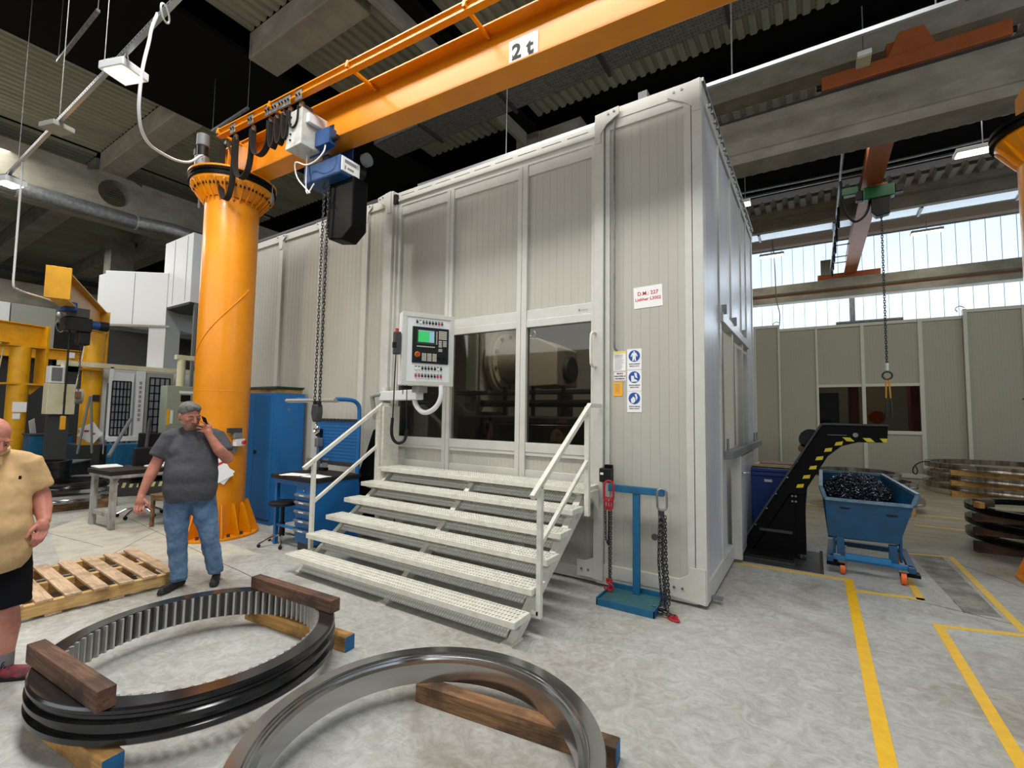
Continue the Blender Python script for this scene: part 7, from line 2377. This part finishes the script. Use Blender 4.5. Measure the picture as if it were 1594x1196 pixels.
for (h, t, nm) in ((LV(-0.03, -0.045, 0.0), LV(-0.165, 0.135, 0.0), 'shoe'), (LV(0.245, -0.085, 0.0), LV(0.22, 0.135, 0.0), 'shoe')):
    d = (t-h).normalized()
    sd = Vector((-d.y, d.x, 0))
    shp = []
    for s_, w_, hh_ in ((0.0, 0.036, 0.060), (0.3, 0.037, 0.062), (0.55, 0.040, 0.048), (0.8, 0.043, 0.034), (1.0, 0.036, 0.028)):
        c = h.lerp(t, s_)
        shp.append(('e', c+Vector((0, 0, hh_*0.62)), (w_, w_, hh_*0.62)))
    a_, b_ = h+Vector((0, 0, 0.05)), t+Vector((0, 0, 0.03))
    shp.append(('c', h+Vector((0, 0, 0.04)), t+Vector((0, 0, 0.03)), 0.036, 0.03))
    blob(nm, shp, 'shoe', m1, voxel=0.006, smooth=3, cuts=[(Vector((0, 0, 0.002)), (0, 0, -1))])
ph = thing('mobile_phone', 'dark mobile phone held to the ear by the man in the T-shirt', 'phone', (0, 0, 0))
W1 = Matrix.Translation(Vector((-4.88, 2.08, 0))) @ Matrix.Rotation(th, 4, 'Z')
pc = W1 @ LV(0.088, 0.112, 1.492)
ph.location = pc
ph.rotation_euler = (math.radians(-14), math.radians(24), th+0.35)
MB().box(-0.0045, 0.0045, -0.034, 0.034, -0.07, 0.07).build('body', 'black', ph, bevel=0.003)
MB().box(-0.0052, -0.0045, -0.031, 0.031, -0.066, 0.066).build('screen', 'blackmetal', ph)

# ---- man in the beige polo shirt at the left edge
th2 = math.atan2(-0.979, -0.203)
m2 = thing('person', 'bald man in a beige polo shirt and black shorts cut by the left edge', 'person', (-4.14, 0.654, 0), th2)
hp2, H2, R2 = head_prims(LV(0.015, 0.09, 1.435), 0.62, 0.42, -0.1, 1.15)
arm2 = [
    ('c', LV(0.175, 0.0, 1.26), LV(0.245, -0.02, 1.075), 0.046, 0.050),
    ('c', LV(0.245, -0.02, 1.075), LV(0.262, 0.03, 1.0), 0.051, 0.047),
    ('c', LV(0.262, 0.03, 1.0), LV(0.272, 0.10, 0.93), 0.046, 0.032),
    ('e', LV(0.262, 0.125, 0.895), (0.036, 0.026, 0.046)),
    ('c', LV(-0.175, 0.0, 1.26), LV(-0.25, 0.03, 1.05), 0.046, 0.048),
    ('c', LV(-0.25, 0.03, 1.05), LV(-0.25, 0.18, 0.90), 0.047, 0.032),
    ('e', LV(-0.245, 0.20, 0.865), (0.034, 0.026, 0.044)),
]
f2 = []
for i, (da, ln) in enumerate(((-0.028, 0.056), (-0.009, 0.068), (0.010, 0.064), (0.028, 0.052))):
    for sgn, bx_, by_, bz_ in ((1, 0.256, 0.135, 0.862), (-1, -0.245, 0.21, 0.832)):
        b = LV(bx_-da*1.05*sgn, by_+0.006*i, bz_)
        p1 = b+Vector((0.004*sgn-da*0.25, 0.018, -ln*0.52))
        p2 = p1+Vector((0.010*sgn, -0.004, -ln*0.40))
        p3 = p2+Vector((0.012*sgn, -0.014, -ln*0.20))
        f2 += finger([b, p1, p2, p3], 0.0084)
f2 += [('c', LV(0.238, 0.14, 0.905), LV(0.212, 0.165, 0.88), 0.014, 0.012), ('c', LV(0.212, 0.165, 0.88), LV(0.20, 0.175, 0.85), 0.012, 0.0095),
       ('c', LV(-0.225, 0.21, 0.875), LV(-0.20, 0.23, 0.85), 0.014, 0.011)]
torso2 = [
    ('c', LV(-0.15, -0.01, 1.275), LV(0.15, -0.01, 1.275), 0.068, 0.068),
    ('e', LV(0.0, 0.0, 1.20), (0.185, 0.125, 0.13)),
    ('e', LV(0.0, 0.04, 1.07), (0.205, 0.165, 0.16)),
    ('e', LV(0.0, 0.075, 0.90), (0.225, 0.205, 0.175)),
    ('e', LV(0.0, 0.03, 0.76), (0.215, 0.165, 0.13)),
    ('e', LV(0.0, 0.055, 0.99), (0.213, 0.185, 0.20)), ('e', LV(0.0, 0.055, 0.83), (0.220, 0.19, 0.16)), ('e', LV(0.0, 0.018, 1.13), (0.195, 0.148, 0.16)),
]
neck2 = [('c', LV(0.0, 0.0, 1.28), LV(0.01, 0.06, 1.385), 0.070, 0.064), ('c', LV(0.09, 0.0, 1.28), LV(0, 0.01, 1.33), 0.055, 0.055), ('c', LV(-0.09, 0.0, 1.28), LV(0, 0.01, 1.33), 0.055, 0.055)]
legs2 = [('c', LV(0.11, 0.0, 0.74), LV(0.135, 0.03, 0.44), 0.095, 0.066), ('c', LV(0.135, 0.03, 0.44), LV(0.150, 0.0, 0.30), 0.060, 0.060), ('c', LV(0.150, 0.0, 0.30), LV(0.150, 0.0, 0.09), 0.058, 0.036),
         ('c', LV(-0.11, 0.0, 0.74), LV(-0.12, -0.06, 0.42), 0.095, 0.064), ('c', LV(-0.12, -0.06, 0.42), LV(-0.12, -0.16, 0.28), 0.060, 0.056), ('c', LV(-0.12, -0.16, 0.28), LV(-0.12, -0.24, 0.09), 0.054, 0.036)]
blob('body', hp2+arm2+f2+shrink(torso2, 0.025)+neck2+legs2, 'skin2', m2, voxel=0.0046, smooth=1)
face_bits(H2, R2, m2, 'skin2', 'skin2')
polo = blob('polo_shirt', torso2+[
    ('e', LV(0.0, 0.075, 0.78), (0.228, 0.20, 0.20)),
    ('k', LV(0.165, -0.005, 1.29), LV(0.238, -0.018, 1.105), 0.072, 0.074),
    ('k', LV(-0.165, -0.005, 1.29), LV(-0.245, 0.02, 1.10), 0.072, 0.074),
    ('c', LV(0.10, 0.0, 1.295), LV(0.04, 0.01, 1.325), 0.054, 0.05), ('c', LV(-0.10, 0.0, 1.295), LV(-0.04, 0.01, 1.325), 0.054, 0.05),
    ('k', LV(0, 0.01, 1.28), LV(0.003, 0.035, 1.352), 0.088, 0.076),
], 'polo', m2, voxel=0.009, smooth=26, inflate=0.010, cuts=[(LV(0, 0, 0.665), (0, 0.05, -1))])
wrinkle(polo, 0.016, 0.1)
cl = MB()
cl.tube([LV(0.092*math.cos(a), 0.035+0.09*math.sin(a)+0.01, 1.362+0.010*math.cos(2*a)-0.02*math.sin(a)) for a in [math.radians(80+i*20) for i in range(-14, 7)]], 0.015, 8, flat=1.0)
cl.build('collar', 'polo', m2)
cl = MB()
for s in (-1, 1):
    cl.prism([(0.0, 1.315), (s*0.075, 1.33), (s*0.078, 1.285), (s*0.02, 1.262)], lambda u, w, d: LV(u, 0.135+d-(w-1.262)*0.5, w), 0, 0.008)
cl.build('collar_point', 'polo', m2)
MB().obox(LV(0.155, 0.168, 1.205), (0.010, 0.008, 0.02), rz=-0.5).build('chest_mark', 'shorts', m2)
shorts = blob('shorts', [
    ('e', LV(0, 0.02, 0.75), (0.205, 0.16, 0.10)),
    ('k', LV(0.11, 0.0, 0.76), LV(0.140, 0.03, 0.435), 0.122, 0.112),
    ('k', LV(-0.11, 0.0, 0.76), LV(-0.12, -0.05, 0.45), 0.122, 0.112),
], 'shorts', m2, voxel=0.009, smooth=3)
wrinkle(shorts, 0.014, 0.08)
for (ax, h, t) in ((LV(0.150, 0.0, 0.10), LV(0.085, -0.02, 0), LV(0.275, 0.09, 0)), (LV(-0.12, -0.24, 0.10), LV(-0.12, -0.30, 0), LV(-0.12, -0.08, 0))):
    blob('sock', [('k', ax+Vector((0, 0, -0.04)), ax+Vector((0, 0, 0.055)), 0.043, 0.044)], 'sock', m2, voxel=0.005, smooth=1)
    shp = []
    for s_, w_, hh_ in ((0.0, 0.040, 0.078), (0.3, 0.041, 0.074), (0.55, 0.043, 0.054), (0.8, 0.046, 0.040), (1.0, 0.040, 0.034)):
        c = h.lerp(t, s_)
        shp.append(('e', c+Vector((0, 0, hh_*0.62)), (w_, w_, hh_*0.62)))
    shp.append(('c', h+Vector((0, 0, 0.05)), t+Vector((0, 0, 0.034)), 0.040, 0.034))
    sh_ = blob('trainer', shp, 'trainer', m2, voxel=0.006, smooth=3, cuts=[(Vector((0, 0, 0.012)), (0, 0, -1))])
    so_ = MB()
    d = (t-h).normalized(); sd = Vector((-d.y, d.x, 0))
    pts = [h-d*0.035+sd*0.025, h-d*0.035-sd*0.025]
    ol = []
    for s_, w_ in ((-0.15, 0.022), (-0.05, 0.037), (0.3, 0.036), (0.6, 0.042), (0.9, 0.044), (1.08, 0.032), (1.16, 0.015)):
        ol.append((s_, w_))
    L_ = (t-h).length
    poly = [(s_*L_, w_) for s_, w_ in ol]+[(s_*L_, -w_) for s_, w_ in reversed(ol)]
    so_.prism(poly, lambda u, w, dd: h+d*u+sd*w+Vector((0, 0, dd)), 0.0, 0.022)
    so_.build('sole', 'black', sh_, bevel=0.004)
    lc = MB()
    for k in range(4):
        c = h.lerp(t, 0.42+0.1*k)+Vector((0, 0, 0.088-0.010*k))
        lc.tube([c-sd*0.026+Vector((0, 0, -0.012)), c, c+sd*0.026+Vector((0, 0, -0.012))], 0.0035, 5)
    c = h.lerp(t, 0.40)+Vector((0, 0, 0.098))
    lc.tube([c, c+sd*0.03+Vector((0, 0, 0.015)), c+sd*0.045-Vector((0, 0, 0.01)), c], 0.003, 5)
    lc.tube([c, c-sd*0.03+Vector((0, 0, 0.012)), c-sd*0.045-Vector((0, 0, 0.012)), c], 0.003, 5)
    lc.build('laces', mat('navy_lace', (24, 24, 60), 0.8), sh_)
